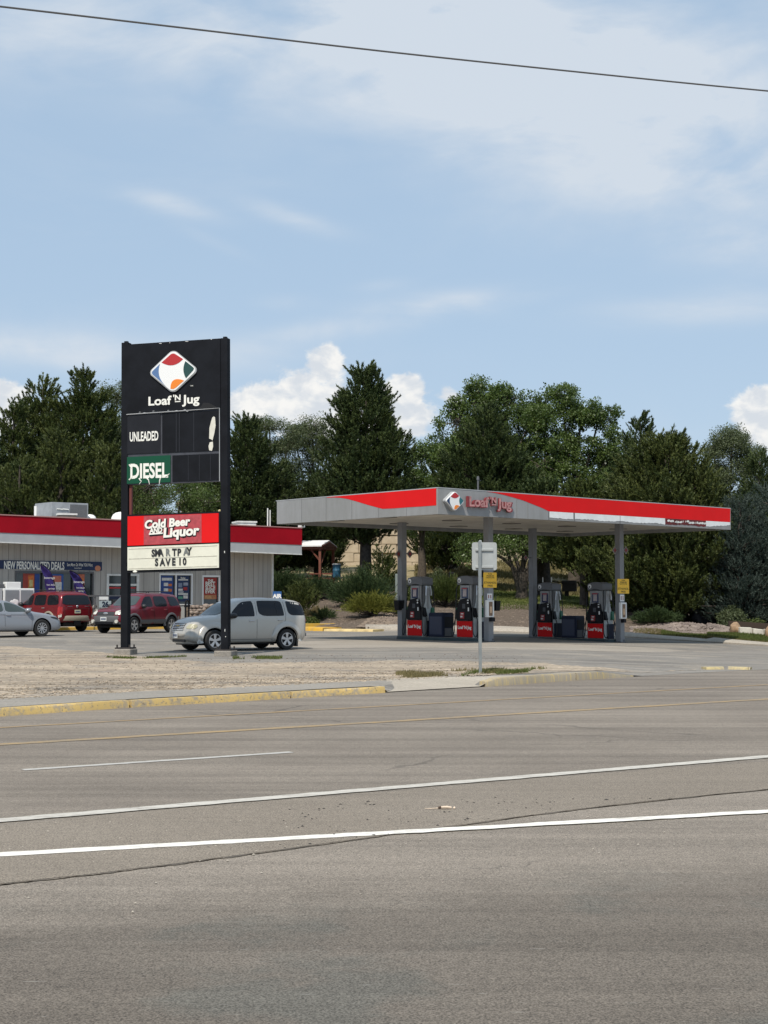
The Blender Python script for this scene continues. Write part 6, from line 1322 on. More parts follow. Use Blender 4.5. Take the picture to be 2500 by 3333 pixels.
def leafy_tree(px, ytop, Y, blobs, seed, label, leaf='leaf', name='broadleaf_tree', tp='leaf', ts=1.0, cover=1.0, trunk_r=.28, group='trees behind the station', fork=.25, holes=.5, trunkm=None, forked=None):
    """blobs: (dx, dz from the top downwards, radius x, radius z) in metres"""
    rng = np.random.default_rng(seed); base = stat(px, Y); top = U(px, ytop, Y); Ht = top.z - base.z
    t = empty(name, (base.x, base.y, base.z - .1), 0, label, 'tree', group); q = MB()
    fz = Ht * fork; q.tube([(0, 0, 0), (.05, 0, fz * .5), (0, 0, fz)], [trunk_r * 1.35, trunk_r, trunk_r * .9], 10); P = []; D = []; S = []; paths = []
    if forked:
        for (x1, z1, r_) in forked: q.tube([(0, 0, z1 * .08), (x1 * .45, 0, z1 * .5), (x1, 0, z1)], [trunk_r * .8, r_, r_ * .55], 8)
    for (dx, dz, rx, rz_) in blobs:
        cz = Ht - dz; dy = rng.uniform(-.35, .35) * rx; c = np.array([dx, dy, cz])
        paths.append(([(0, 0, fz * .9), (dx * .4, dy * .4, fz + (cz - fz) * .5), (dx, dy, cz)], trunk_r * .45, .05))
        ns = int(9 + 3.2 * rx * rz_ * 1.2); subs = c + unit(rng.normal(size=(ns, 3))) * (rng.random((ns, 1)) ** .4) * np.array([rx * .92, rx * .8, rz_ * .92])
        for sp in subs:
            rr = rng.uniform(.45, .95) * min(1.0, rx * .5 + .3); paths.append(([tuple(c + (sp - c) * .1), tuple((c + sp) / 2 + rng.normal(0, .15, 3)), tuple(sp)], .05, .012))
            m_ = int(12 * cover * (rr / .7) ** 2); pp = sp + unit(rng.normal(size=(m_, 3))) * (rng.random((m_, 1)) ** .5) * np.array([rr, rr, rr * .75]); P.append(pp); D.append(unit(pp - c) + np.array([0, 0, .4])); S.append(rng.uniform(.6, 1.1, m_) * ts)
    P, D, S = np.concatenate(P), np.concatenate(D), np.concatenate(S); ok = P[:, 2] > .4; P, D, S = P[ok], D[ok], S[ok]
    add_limbs(q, paths, 5); q.build('trunk', trunkm or m_bark2, t, smooth=True)
    T = tuft_set(tp); V, tn_ = scatter(T, P, D, S, rng); npmesh('crown', V, T[0].shape[1], LM[leaf], t, tn_)
    return t
def shrub(px, Y, w_, h, seed, label, leaf='jun', tp='jun', name='juniper_shrub', n=260, flat=.5, dz=0.0, cat='shrub', ts=.8, group='shrubs on the bank behind the forecourt', depth=None):
    rng = np.random.default_rng(seed); base = stat(px, Y); t = empty(name, (base.x, base.y, base.z + dz - .05), 0, label, cat, group); ph = rng.random(4) * 6.28; depth = depth or w_ * .7
    az_ = rng.random(n) * 6.283; w_ = w_ - .25 * ts; h = max(.2, h - .38 * ts); e = np.radians(rng.uniform(4, 88, n)); L = lump(az_, np.sin(e), ph, .6) * rng.uniform(.7, 1.05, n)
    L = np.clip(L, .6, 1.15); tip = np.stack([np.cos(az_) * np.cos(e) * w_ / 2, np.sin(az_) * np.cos(e) * depth / 2, np.sin(e) ** .8 * h * .9], 1) * L[:, None]
    P = []; D = []; S = []; q = MB()
    for i in range(n):
        b = tip[i] * np.array([.42, .42, .02]); m_ = 5; u = np.array([.35, .55, .72, .87, .98]); arc_ = np.sin(u * np.pi * .9) * .10 * w_ * (1 - np.sin(e[i]))
        pp = b + (tip[i] - b) * u[:, None]; pp[:, 2] += arc_; pp += rng.normal(0, .05 * w_ / 2, (m_, 3)); pp[:, 2] = np.maximum(pp[:, 2], .03)
        d = unit((tip[i] - b)[None]) + np.array([0, 0, .02]) + rng.normal(0, .22, (m_, 3)); P.append(pp); D.append(d); S.append(rng.uniform(.7, 1.1, m_) * ts)
        if i % 6 == 0: q.tube([(0, 0, 0), tuple(b + .3 * (tip[i] - b)), tuple(b + .8 * (tip[i] - b))], [.03, .02, .008], 4)
    P, D, S = np.concatenate(P), np.concatenate(D), np.concatenate(S); q.build('stem', m_bark, t)
    T = tuft_set(tp); V, tn_ = scatter(T, P, D, S, rng); npmesh('foliage', V, T[0].shape[1], LM[leaf], t, tn_); return t
CONE = [(.05, .7), (.12, 2.4), (.3, 2.7), (.5, 2.3), (.7, 1.6), (.85, .95), (.95, .45), (1, .15)]
def sc(prof, k): return [(a, b * k) for a, b in prof]
# left group
pine_tree(132, 1222, 96, [(.10, 2.0), (.2, 3.4), (.5, 3.3), (.7, 2.6), (.85, 1.9), (.95, 1.0), (1, .25)], 11, 'tall pine with a blunt double top left of the sign, second peak from the left', nbr=330)
pine_tree(262, 1195, 94, [(.08, 2.4), (.2, 3.4), (.5, 3.5), (.7, 2.7), (.85, 1.9), (.95, 1.0), (1, .3)], 12, 'tallest pine left of the sign with an upright pointed top', nbr=340)
pine_tree(38, 1305, 92, [(.08, 2.0), (.3, 3.0), (.6, 2.2), (.8, 1.3), (.95, .6), (1, .2)], 13, 'narrower pine near the left edge of the picture', 'pine', nbr=250)
pine_tree(-70, 1345, 90, [(.08, 2.4), (.3, 3.4), (.6, 2.6), (.8, 1.6), (.95, .7), (1, .2)], 14, 'pine cut off by the left edge of the picture', 'dark', nbr=240)
pine_tree(195, 1400, 86, [(.04, 2.8), (.2, 3.4), (.5, 3.0), (.75, 1.9), (.9, 1.0), (1, .3)], 15, 'broad olive pine low in front of the tall left pines', 'pine2', nbr=260)
pine_tree(345, 1440, 85, [(.04, 2.4), (.2, 3.0), (.5, 2.6), (.75, 1.8), (.9, .9), (1, .3)], 16, 'olive pine directly behind the left sign post', 'pine2', nbr=220)
pine_tree(60, 1480, 84, [(.04, 2.6), (.2, 3.0), (.5, 2.6), (.75, 1.7), (.9, .9), (1, .3)], 17, 'low olive pine above the left part of the shop roof', 'pine2', nbr=220)
leafy_tree(372, 1237, 104, [(0, 1.2, 1.4, 1.2), (-.8, 3.2, 1.6, 1.8), (1.0, 4.2, 2.0, 2.2), (-.2, 7, 2.2, 2.4), (1.8, 8, 2.2, 2.4), (.3, 11, 2.4, 2.4)], 21, 'leafy tree peeping out between the left pines and the sign', 'leafg', tp='fine', cover=1.2)
leafy_tree(560, 1500, 90, [(-1.5, 1.6, 1.8, 1.4), (.6, 1.8, 2.0, 1.5), (2.2, 2.6, 1.7, 1.5), (-1.0, 3.8, 2.2, 1.5), (1.6, 4.6, 2.2, 1.5), (-.4, 6, 2.4, 1.4)], 22, 'small dark broadleaf tree seen through the gap in the sign', 'leaf', tp='fine', cover=.75)
# right of the sign
pine_tree(800, 1345, 93, [(.06, 2.0), (.2, 2.9), (.5, 2.7), (.7, 2.0), (.85, 1.3), (.95, .7), (1, .3)], 31, 'round-topped dark pine just right of the sign', 'dark', nbr=300)
pine_tree(905, 1500, 97, [(.06, 2.0), (.25, 2.7), (.55, 2.2), (.8, 1.3), (.95, .6), (1, .2)], 32, 'lower dark pine above the left end of the canopy', 'dark', nbr=220)
leafy_tree(885, 1350, 106, [(-.2, 1.0, 1.5, 1.1), (1.3, 1.8, 1.3, 1.3), (-.8, 3.0, 1.8, 1.8), (1.0, 4.2, 2.0, 2.0), (.2, 7, 2.3, 2.6), (.5, 11, 2.5, 2.6)], 33, 'pale grey-green leafy tree right of the round-topped pine', 'leafg', tp='fine', cover=1.35)
leafy_tree(1015, 1352, 108, [(.1, 1.0, 1.6, 1.1), (-1.2, 2.2, 1.5, 1.5), (1.3, 2.6, 1.6, 1.6), (0, 4.4, 2.2, 2.0), (-1.0, 7, 2.0, 2.2), (1.0, 8, 2.2, 2.2), (0, 12, 2.5, 2.5)], 34, 'pale leafy tree immediately left of the tall central pine', 'leafg', tp='fine', cover=1.35)
pine_tree(1035, 1520, 98, [(.1, 1.6), (.3, 2.2), (.6, 1.8), (.8, 1.1), (.95, .5), (1, .2)], 35, 'small dark pine between the pale leafy trees and the central pine', 'dark', nbr=170)
pine_tree(1190, 1186, 90, [(.21, 1.0), (.27, 2.6), (.36, 2.9), (.5, 2.6), (.62, 2.45), (.74, 2.15), (.85, 1.65), (.93, 1.15), (1, .5)], 36, 'tall conical pine standing alone in the centre, trunk bare at its foot', 'dark', nbr=420, trunk_r=.33)
pine_tree(1245, 1780, 88.5, [(.05, .8), (.3, 1.05), (.6, .9), (.85, .5), (1, .2)], 37, 'young pine beside the foot of the tall central pine', 'pine', nbr=70, ts=.6, trunk_r=.07)
# big broadleaf pair and pines behind the canopy
leafy_tree(1590, 1240, 104, [(-.6, 1.2, 1.7, 1.3), (1.5, 1.6, 1.7, 1.5), (-2.2, 3.0, 1.8, 1.8), (3.4, 2.4, 1.4, 1.5), (.3, 4.0, 2.6, 2.2), (-3.3, 5.2, 1.7, 1.9), (3.2, 5.2, 2.2, 2.2), (-1.8, 7, 2.5, 2.4), (1.8, 8, 2.6, 2.6), (-4.2, 8.4, 1.5, 1.5), (-2.4, 10, 2.6, 1.8), (2, 10, 2.6, 1.8)], 41, 'big green broadleaf tree with a rounded crown left of the pair behind the canopy', 'leaf', cover=1.25, ts=1.05, trunk_r=.4)
leafy_tree(1868, 1242, 102, [(-.7, 1.2, 1.3, 1.3), (.6, 2.2, 1.5, 1.5), (2.0, 2.2, 1.2, 1.4), (-2.2, 3.0, 1.5, 1.6), (.0, 4.4, 2.2, 2.0), (2.6, 5.0, 1.9, 2.1), (-2.4, 6, 2.1, 2.2), (.8, 7.6, 2.5, 2.4), (-2.6, 9.2, 2.4, 2.0), (2.2, 9.4, 2.4, 2.0)], 42, 'big green broadleaf tree with two peaks right of the pair behind the canopy', 'leaf', cover=1.25, ts=1.05, trunk_r=.4)
leafy_tree(1372, 1432, 101, [(0, .9, 1.0, .9), (-.4, 2.6, 1.2, 1.5), (.8, 3.4, 1.3, 1.5), (0, 5.4, 1.6, 1.6)], 43, 'smaller broadleaf tree in the gap right of the central pine', 'leaf', cover=1.0)
pine_tree(1580, 1312, 92, [(.25, 1.2), (.31, 2.8), (.4, 3.7), (.55, 3.2), (.7, 2.4), (.84, 1.5), (.94, .8), (1, .25)], 44, 'dark pine in front of the big broadleaf pair, behind the canopy emblem', 'dark', nbr=400, trunk_r=.3)
leafy_tree(1697, 1600, 84, [(-1.5, 1.5, 2.2, 1.3), (1.2, 1.6, 2.2, 1.4), (-2.8, 3.0, 1.6, 1.2), (.2, 3.0, 2.4, 1.1), (2.4, 3.0, 1.7, .9)], 45, 'dark low-hanging tree with a forked trunk seen under the canopy', 'leaf', tp='fine', cover=1.15, trunk_r=.30, fork=.25, forked=((-.9, 3.0, .13), (.8, 3.2, .16)), trunkm=m_bark)
pine_tree(1768, 1560, 86, [(.36, 1.4), (.45, 2.4), (.55, 2.8), (.75, 2.2), (.9, 1.2), (1, .3)], 46, 'dark tree with a thick trunk behind the left rods of the pump', 'dark', nbr=230, trunk_r=.42)
pine_tree(1900, 1560, 80, [(.30, 1.6), (.38, 2.4), (.5, 2.7), (.75, 2.0), (.9, 1.1), (1, .3)], 47, 'pine whose low branches hang behind the rightmost pump', 'pine', nbr=230, trunk_r=.22)
pine_tree(2090, 1348, 96, [(.06, 2.6), (.3, 3.0), (.6, 2.4), (.8, 1.4), (.93, .8), (1, .3)], 51, 'pine with a small pointed top rising right of the broadleaf pair', 'dark', nbr=270)
pine_tree(2175, 1405, 76, [(.03, 1.6), (.10, 2.9), (.25, 3.4), (.45, 3.3), (.62, 2.9), (.78, 2.2), (.9, 1.4), (1, .4)], 52, 'broad olive pine with two trunks right of the canopy, branches to the ground', 'pine2', nbr=560, trunk_r=.24, extra_trunk=(.95, .2, .5))
pine_tree(2050, 1500, 79, [(.04, 1.4), (.12, 2.4), (.3, 2.7), (.55, 2.3), (.8, 1.4), (.95, .6), (1, .2)], 53, 'olive pine behind the rightmost canopy post', 'pine2', nbr=300)
leafy_tree(2372, 1372, 98, [(.3, 1.0, 1.5, 1.0), (-1.0, 1.8, 1.2, 1.0), (1.6, 2.6, 1.5, 1.5), (-.4, 3.6, 1.4, 1.5), (1.9, 5.2, 1.5, 1.7), (-1.0, 6.0, 1.5, 1.6), (.8, 8.0, 1.8, 1.8), (1.5, 11, 2.0, 2.0)], 54, 'thin open-crowned leafy tree near the right edge', 'leafg', tp='fine', cover=1.9, trunk_r=.22)
pine_tree(2478, 1470, 88, [(.1, 1.4), (.3, 2.2), (.6, 1.8), (.8, 1.2), (.93, .7), (1, .3)], 55, 'dark pine at the right edge of the picture', 'dark', nbr=200)
pine_tree(2410, 1600, 74, [(.02, 1.4), (.1, 2.0), (.3, 1.9), (.55, 1.8), (.8, 1.1), (.95, .5), (1, .2)], 56, 'blue-grey spruce with branches to the ground near the right edge', 'blue', name='spruce_tree', nbr=440, tp='spruce', ts=.75, up=.02)
pine_tree(2510, 1560, 74.5, [(.02, 1.8), (.1, 2.4), (.3, 2.3), (.55, 1.9), (.8, 1.1), (.95, .5), (1, .2)], 57, 'blue-grey spruce cut off by the right edge', 'blue', name='spruce_tree', nbr=400, tp='spruce', ts=.75, up=.02)
pine_tree(2290, 1700, 77, [(.02, 1.4), (.12, 2.2), (.35, 2.0), (.6, 1.5), (.85, .8), (1, .2)], 58, 'small dark conifer between the broad pine and the blue spruce', 'dark', nbr=240, tp='spruce', ts=.8, up=.05)
# background trees filling the low gaps beyond
for i, (px, yt, Y, sd_) in enumerate(((2335, 1560, 100, 60), (440, 1560, 112, 61), (690, 1480, 110, 62), (1120, 1640, 128, 63), (1300, 1600, 128, 64), (2230, 1500, 106, 65), (2560, 1560, 104, 66), (1460, 1500, 112, 67), (1980, 1480, 110, 68), (-220, 1400, 100, 69), (2700, 1500, 96, 70))):
    pine_tree(px, yt, Y, [(.04, 2.4), (.25, 3.2), (.5, 2.8), (.75, 1.9), (.92, .9), (1, .3)], sd_, ('background pine behind the thin open-crowned tree near the right edge', 'background pine far behind the left post of the pylon sign', 'background pine far behind, between the sign and the round-topped pine', 'background pine behind the lower left of the central pine', 'background pine behind the lower right of the central pine', 'background pine behind the broad olive pine', 'background pine beyond the right edge behind the spruce', 'background pine behind the left side of the big broadleaf pair', 'background pine behind the right side of the big broadleaf pair', 'background pine beyond the left edge', 'background pine beyond the spruces past the right edge')[i], 'dark', nbr=190, group='background pines')
# shrubs
shrub(935, 84.5, 3.6, 1.9, 71, 'dark spreading juniper rising behind the right corner of the shop', 'jun', n=330, dz=-.1)
shrub(1035, 84.5, 3.2, 1.35, 72, 'low juniper in front of the timber shelter', 'jun', n=260)
shrub(918, 79, 2.6, 1.3, 79, 'juniper close to the right wall of the shop above the air sign', 'jun', n=220)
shrub(1178, 81.0, 4.0, 2.35, 73, 'big flat-layered dark juniper below the central pine', 'jun', n=560, dz=-.1)
shrub(1207, 76.5, 2.7, 1.2, 74, 'yellow-green spreading juniper on the gravel bank', 'yjun', n=330, dz=.15)
shrub(1452, 80, 3.2, 1.75, 75, 'green bush behind the left pair of pumps', 'shrub', n=330, tp='jun', name='bush', dz=.1)
shrub(1316, 77, 1.0, .55, 76, 'small green shrub behind the leftmost canopy post', 'shrub', n=70, ts=.6, dz=.1)
shrub(1342, 84, 1.3, 1.2, 80, 'loose bush behind the leftmost pump', 'shrub', n=120, tp='small', name='bush', ts=1.2)
shrub(2135, 73.5, 2.4, .75, 77, 'low dark juniper under the broad olive pine', 'jun', n=200)
shrub(2382, 72.5, 1.7, 1.5, 78, 'rounded grey-green bush left of the low stone wall end', 'leafg', n=180, tp='small', name='bush', ts=1.3)
shrub(2452, 71, 1.5, 1.05, 81, 'rounded green bush behind the low stone wall', 'shrub', n=160, tp='small', name='bush', ts=1.3)
shrub(1008, 75.5, 1.3, .8, 82, 'small reddish-green shrub right of the silver wagon', 'shrub', n=90, tp='small', name='bush', ts=1.3)
shrub(1058, 77.5, 1.3, .65, 83, 'little grassy shrub on the gravel bank', 'jun', n=60, ts=.6)
shrub(1035, 78.5, 2.1, .35, 84, 'straw-coloured low weeds on the bank above the silver wagon', 'dryg', n=80, tp='jun', name='weed_patch', ts=.7)
pine_tree(982, 1893, 76.5, [(.35, .5), (.5, .85), (.75, .65), (1, .2)], 85, 'little crooked young tree on the bank behind the silver wagon', 'pine2', name='young_tree', nbr=55, ts=.55, trunk_r=.05, group='shrubs on the bank behind the forecourt')
shrub(1520, 96, 1.9, 1.3, 86, 'straw-coloured bush on the dry slope behind the road sign', 'dryg', n=140, tp='jun', name='dry_bush')
shrub(1385, 92, 2.4, 1.0, 87, 'green bush on the slope below the block wall', 'shrub', n=150, tp='small', name='bush', ts=1.5)
shrub(1425, 90, 1.3, 2.0, 88, 'narrow grey-green bush beside the metal grill', 'leafg', n=130, tp='small', name='bush', ts=1.4)
# grass
def blades(name, pts, hgt, m, seed=0, w_=.012, kind='stuff', label=None):
    rng = np.random.default_rng(seed); P = np.array(pts); n = len(P); d = rng.normal(0, .35, (n, 3)); d[:, 2] = 1; d = unit(d); s = unit(np.cross(d, rng.normal(size=(n, 3)))); h = hgt * rng.uniform(.5, 1.3, n)[:, None]
    V = np.stack([P - s * w_, P + s * w_, P + d * h], 1).reshape(-1, 3); o = npmesh(name, V, 3, m); tag(o, label, 'grass', kind=kind); return o
def field(px0, px1, y0, y1, n, zf, seed, cond=None):
    rg = random.Random(seed); out = []
    while len(out) < n:
        Y = rg.uniform(y0, y1); x = bearing(rg.uniform(px0, px1)) * Y
        if cond and not cond(x, Y, rg): continue
        out.append((x, Y, zf(x, Y)))
    return out
def clump(x, y): return math.sin(x * 2.1 + y) + math.sin(x * 5.3 - y * 2.2 + 1) * .7 + math.sin(x * .8 + 2) * .6
blades('grass', field(1560, 2420, 76, 92, 26000, H, 1, lambda x, y, r: 1.0 < H(x, y) - .0 and x > 4 and r.random() < .9), .10, LM['grass'], 3, .02, label='short mown grass on top of the bank')
blades('grass', field(2150, 2560, 60, 72, 20000, H, 2, lambda x, y, r: y - farY(x / y) > 1.2 and y - farY(x / y) < interp(x / y, [bearing(2060), bearing(2300), bearing(2500)], [2.4, 3.6, 4.6]) and clump(x, y) > -1.2), .13, LM['grass'], 4, .02, label='rough green grass along the right edge of the lot')
blades('dry_grass', field(2060, 2560, 60, 70, 14000, H, 3, lambda x, y, r: .9 < y - farY(x / y) < 3.4), .09, LM['dryg'], 5, .02, label='straw-coloured grass beside the far concrete kerb')
blades('dry_grass', field(1350, 2050, 92, 125, 26000, H, 6), .28, LM['dryg'], 6, .05, label='dry tan grass on the hillside behind the station')
m_wk = LM['grass']
blades('weeds', field(330, 610, 36.5, 41.2, 800, lambda x, y: zlot(x, y) + .01, 7, lambda x, y, r: abs(y - (39.9 + (x + 6) * .22 + .3 * math.sin(x * 3))) < .12 + .3 * r.random() and clump(x * 2.6, y * 2) > -.2), .06, m_wk, 7, .012, label='weeds growing in the cracks at the foot of the sign')
blades('weeds', field(760, 920, 36, 42, 600, lambda x, y: zlot(x, y) + .01, 8, lambda x, y, r: abs(y - (39.2 + (x + 4) * .1)) < .1 + .4 * r.random() and clump(x * 3, y * 2) > -.3), .09, m_wk, 8, .012, label='green weeds right of the right sign post')
def vergecond(x, y, r):
    d = y - kerbY(x / y); return 2.2 < d < 4.4 and clump(x * 1.3, y * 1.2) > r.uniform(-.5, 1.6) and x < 6
blades('verge_grass', field(1290, 1760, 24, 34, 2400, lambda x, y: zlot(x, y) + .012, 9, vergecond), .075, LM['dryg'], 9, .010, label='sparse dry grass on the verge by the road sign post')
blades('verge_grass', field(1500, 1780, 26, 37, 1300, lambda x, y: zlot(x, y) + .012, 10, lambda x, y, r: 1.9 < y - kerbY(x / y) < 3.9 - abs(x / y - bearing(1640)) * 22 and clump(x * 1.3, y) > r.uniform(-1, 1)), .075, LM['grass'], 10, .010, label='green verge grass right of the road sign post')
# ================================================================== OTHER STRUCTURES AND FURNITURE
# overhead cable crossing the sky
def cable(name, pts, r, label):
    q = MB(); q.tube(pts, r, 6); o = q.build(name, mat('dark_cable', (.09, .085, .08), .6), None, smooth=True); return tag(o, label, 'cable')
cp = [(px, py) for px, py in ((-1900, -190), (-900, -80), (0, 21), (600, 91), (1250, 167), (1900, 236), (2500, 296), (3500, 385), (4500, 460))]
Yf = lambda px: 24 + (px - 1250) * .0022
pts = []
for i in range(len(cp) - 1):
    for u in (0, .25, .5, .75):
        p0, p1, p2, p3 = [cp[max(0, min(len(cp) - 1, i + d))] for d in (-1, 0, 1, 2)]
        f_ = lambda k: .5 * (2 * p1[k] + (p2[k] - p0[k]) * u + (2 * p0[k] - 5 * p1[k] + 4 * p2[k] - p3[k]) * u * u + (3 * p1[k] - p0[k] - 3 * p2[k] + p3[k]) * u ** 3)
        a, b = f_(0), f_(1); pts.append(tuple(U(a, b, Yf(a))))
cable('overhead_cable', pts, .0155, 'thin dark cable crossing the sky above the station')
cable('distant_cable', [tuple(U(px, py, 190)) for px, py in ((900, 1474), (1310, 1475), (1420, 1469), (1900, 1462), (2380, 1458), (2520, 1460), (2900, 1470))], .035, 'faint far cable low in the sky behind the trees')
# road sign seen from behind
rp = stat(1562, 32.0); rp.z = UG(1562, 2178, .0).z
b_ = Vector((bearing(1562) * 31.5, 31.5)); zt_ = U(1565, 1765, 31.5).z
rs = empty('road_sign', (b_.x, b_.y, zlot(b_.x, b_.y)), R(6), 'grey road sign on a thin steel post, seen from the back', 'sign')
m_galv = mat('galvanised_post', (.27, .29, .29), .45, .4, var=.12, vscale=3); m_al = mat('bare_aluminium_back', (.38, .395, .385), .5, .1, var=.08, vscale=3)
H0 = zlot(b_.x, b_.y); q = MB()
hz_ = zt_ - H0; sx_ = lambda px: U(px, 1800, 31.5).x - b_.x
q.box(-.032, .032, -.022, .022, -.1, hz_ + .02); q.box(-.035, -.022, -.024, .030, .5, hz_ + .02); q.build('post', m_galv, rs)
q = MB(); q.cyl((0, 0, .0), (0, 0, .03), .08); q.build('collar', m_conc, rs)
pan_b = U(1540, 1856, 31.5).z - H0
q = MB(); q.prism(rrect(sx_(1537), sx_(1619), pan_b, hz_, .05), 'y', .035, .042); pnl = q.build('panel', m_al, rs)
for zf in (1788, 1844):
    z_ = U(1560, zf, 31.5).z - H0; q = MB(); q.hexa([(sx_(1548), .0, z_ - .03), (sx_(1606), .0, z_ - .03), (sx_(1606), .034, z_ - .045), (sx_(1548), .034, z_ - .045)], [(sx_(1548), .0, z_ + .015), (sx_(1606), .0, z_ + .015), (sx_(1606), .034, z_ + .02), (sx_(1548), .034, z_ + .02)]); q.build('bracket', m_al, rs, bevel=.004)
q = MB(); q.prism([(sx_(1558), hz_ - .02), (sx_(1561), hz_ + .05), (sx_(1568), hz_ + .05), (sx_(1571), hz_ - .02)], 'y', .036, .041); q.build('post_tip', m_al, rs)
# timber shelters
def shelter(px0, px1, yroof0, yeave, Y, rot, ybase, label, roofm, posts=((0, 0), (1, 0), (0, 1), (1, 1)), dpt=3.4, gable=True, zgap=None):
    p0, p1 = U(px0, yeave, Y), U(px1, yeave, Y); zg = U(px0, ybase, Y).z; W = p1.x - p0.x; r = empty('timber_shelter', (p1.x, Y, zg), rot, label, 'shelter'); ze = p1.z - zg; zr = U(px1, yroof0, Y).z - zg
    L = 5.0 if gable else W
    for u, v in posts: q = MB(); q.box(-L * u - (.08 if u == 0 else -.08) - .08, -L * u + (.08 if u else -.08) + .08, dpt * v - .08, dpt * v + .08, -.6, ze); q.build('post', m_timber, r)
    q = MB(); q.box(-L - .2, .12, -.10, .10, ze - .02, ze + .22); q.box(-L - .2, .12, dpt - .10, dpt + .10, ze - .02, ze + .22); q.box(-.09, .09, .1, dpt - .1, ze, ze + .2); q.build('beam', m_timber, r)
    q = MB(); q.prism([(-.25, ze + .2), (dpt / 2, zr - .05), (dpt + .25, ze + .2)], 'x', .10, .16); q.build('gable', m_timber, r)
    q = MB(); q.add([(.12, -.30, ze + .16), (-L - .4, -.30, ze + .16), (-L - .4, dpt / 2, zr), (.12, dpt / 2, zr), (.12, -.30, ze + .24), (-L - .4, -.30, ze + .24), (-L - .4, dpt / 2, zr + .08), (.12, dpt / 2, zr + .08)], [(0, 1, 2, 3), (4, 7, 6, 5), (0, 4, 5, 1), (1, 5, 6, 2), (2, 6, 7, 3), (3, 7, 4, 0)])
    q.add([(.12, dpt + .30, ze + .16), (-L - .4, dpt + .30, ze + .16), (-L - .4, dpt / 2, zr), (.12, dpt / 2, zr), (.12, dpt + .30, ze + .24), (-L - .4, dpt + .30, ze + .24), (-L - .4, dpt / 2, zr + .08), (.12, dpt / 2, zr + .08)], [(0, 3, 2, 1), (4, 5, 6, 7), (0, 1, 5, 4), (1, 2, 6, 5), (2, 3, 7, 6), (3, 0, 4, 7)]); q.build('roof', roofm, r)
    q = MB()
    for u in (0,): q.tube([(-L * u - .0, .05, ze - .9), (-.75, .05, ze - .02)], .06, 4); q.tube([(-.02, .1, ze - .9), (-.02, .9, ze - .02)], .06, 4)
    q.build('brace', m_timber, r)
    return r
m_mroof = mat('pale_metal_roof', (.80, .80, .79), .45, var=.04)
shelter(985, 1046, 1760, 1787, 93, R(-17), 1862, 'red-brown timber picnic shelter with a white metal roof right of the shop', m_mroof, dpt=2.6)
shelter(-60, 76, 1631, 1646, 90, R(-4), 1800, 'dark red timber structure above the left part of the shop roof', mat('grey_brown_roof', (.13, .10, .08), .8), dpt=2.6)
# picnic table and can under the right shelter
pt = stat(1052, 93.5); t_ = empty('picnic_table', (pt.x, pt.y, pt.z - .1), R(10), 'red picnic table under the timber shelter', 'table'); q = MB(); q.box(-1, 1, -.4, .4, .70, .78); q.build('tabletop', m_timber, t_); q = MB(); q.box(-1, 1, -.85, -.55, .42, .47); q.box(-1, 1, .55, .85, .42, .47); q.build('seat', m_timber, t_)
q = MB()
for x in (-.7, .7): q.box(x - .04, x + .04, -.8, .8, .36, .42); q.box(x - .04, x + .04, -.08, .08, 0, .70)
q.build('leg', m_timber, t_)
pt = U(1096, 1870, 92); t_ = empty('blue_bin', (pt.x, pt.y, U(1096, 1880, 92).z), 0, 'blue barrel bin right of the timber shelter', 'bin'); q = MB(); q.lathe([(.0, 0), (.24, 0), (.27, .1), (.26, .42), (.28, .46), (.26, .50), (.27, .82), (.29, .86), (.24, .86), (.0, .80)], 'z', n=20); q.build('drum', mat('blue_drum_paint', (.03, .12, .20), .5, var=.15), t_, smooth=True)
q = MB(); q.lathe([(.295, .83), (.30, .88), (.20, .90), (.19, .86)], 'z', n=20, closed=True); q.build('rim', m_offw, t_)
# block retaining wall
wp = Plane((bearing(1080) * 118, 118), (.93, .10)); x0, _ = wp.hit(1090, 1800); x1, _ = wp.hit(1560, 1800); zt0_ = wp.hit(1150, 1700)[1]
m_block = bpy.data.materials.new('tan_block_wall'); m_block.use_nodes = True; _n = NT(m_block.node_tree); _b = m_block.node_tree.nodes['Principled BSDF']; _b.inputs['Roughness'].default_value = .9
_t = _n.new('ShaderNodeTexCoord').outputs['Object']; _s = _n.new('ShaderNodeSeparateXYZ'); _n.put(_s.inputs[0], _t); _n.put(_b.inputs['Base Color'], _n.mix(_n.smooth(_n.noise(_t, 1.2, 5, .6), .3, .7), (.40, .32, .22, 1), (.52, .43, .31, 1)))
bw = empty('block_retaining_wall', (wp.P.x, wp.P.y, 0), math.atan2(wp.e.y, wp.e.x), 'tan stone block retaining wall on the slope behind the central pine', 'wall')
q = MB(); rg = random.Random(9); rowh = .75; z = 1.6; k = 0
while z < zt0_:
    x = x0 + (k % 2) * .7
    while x < x1:
        w_ = rg.uniform(1.2, 1.7); hh_ = rowh - .012; b = rg.uniform(-.05, .05); q.hexa([(x + .006, b, z), (x + w_ - .006, b + rg.uniform(-.04, .04), z), (x + w_ - .02, .6, z), (x + .02, .6, z)], [(x + .02, b + .05, z + hh_), (x + w_ - .02, b + .05, z + hh_), (x + w_ - .02, .6, z + hh_), (x + .02, .6, z + hh_)]); x += w_
    z += rowh; k += 1
q.build('block_courses', m_block, bw, bevel=.035); q = MB(); q.box(x0 + .1, x1 - .1, .15, .7, 1.0, z - .1); q.build('backing', m_soil, bw)
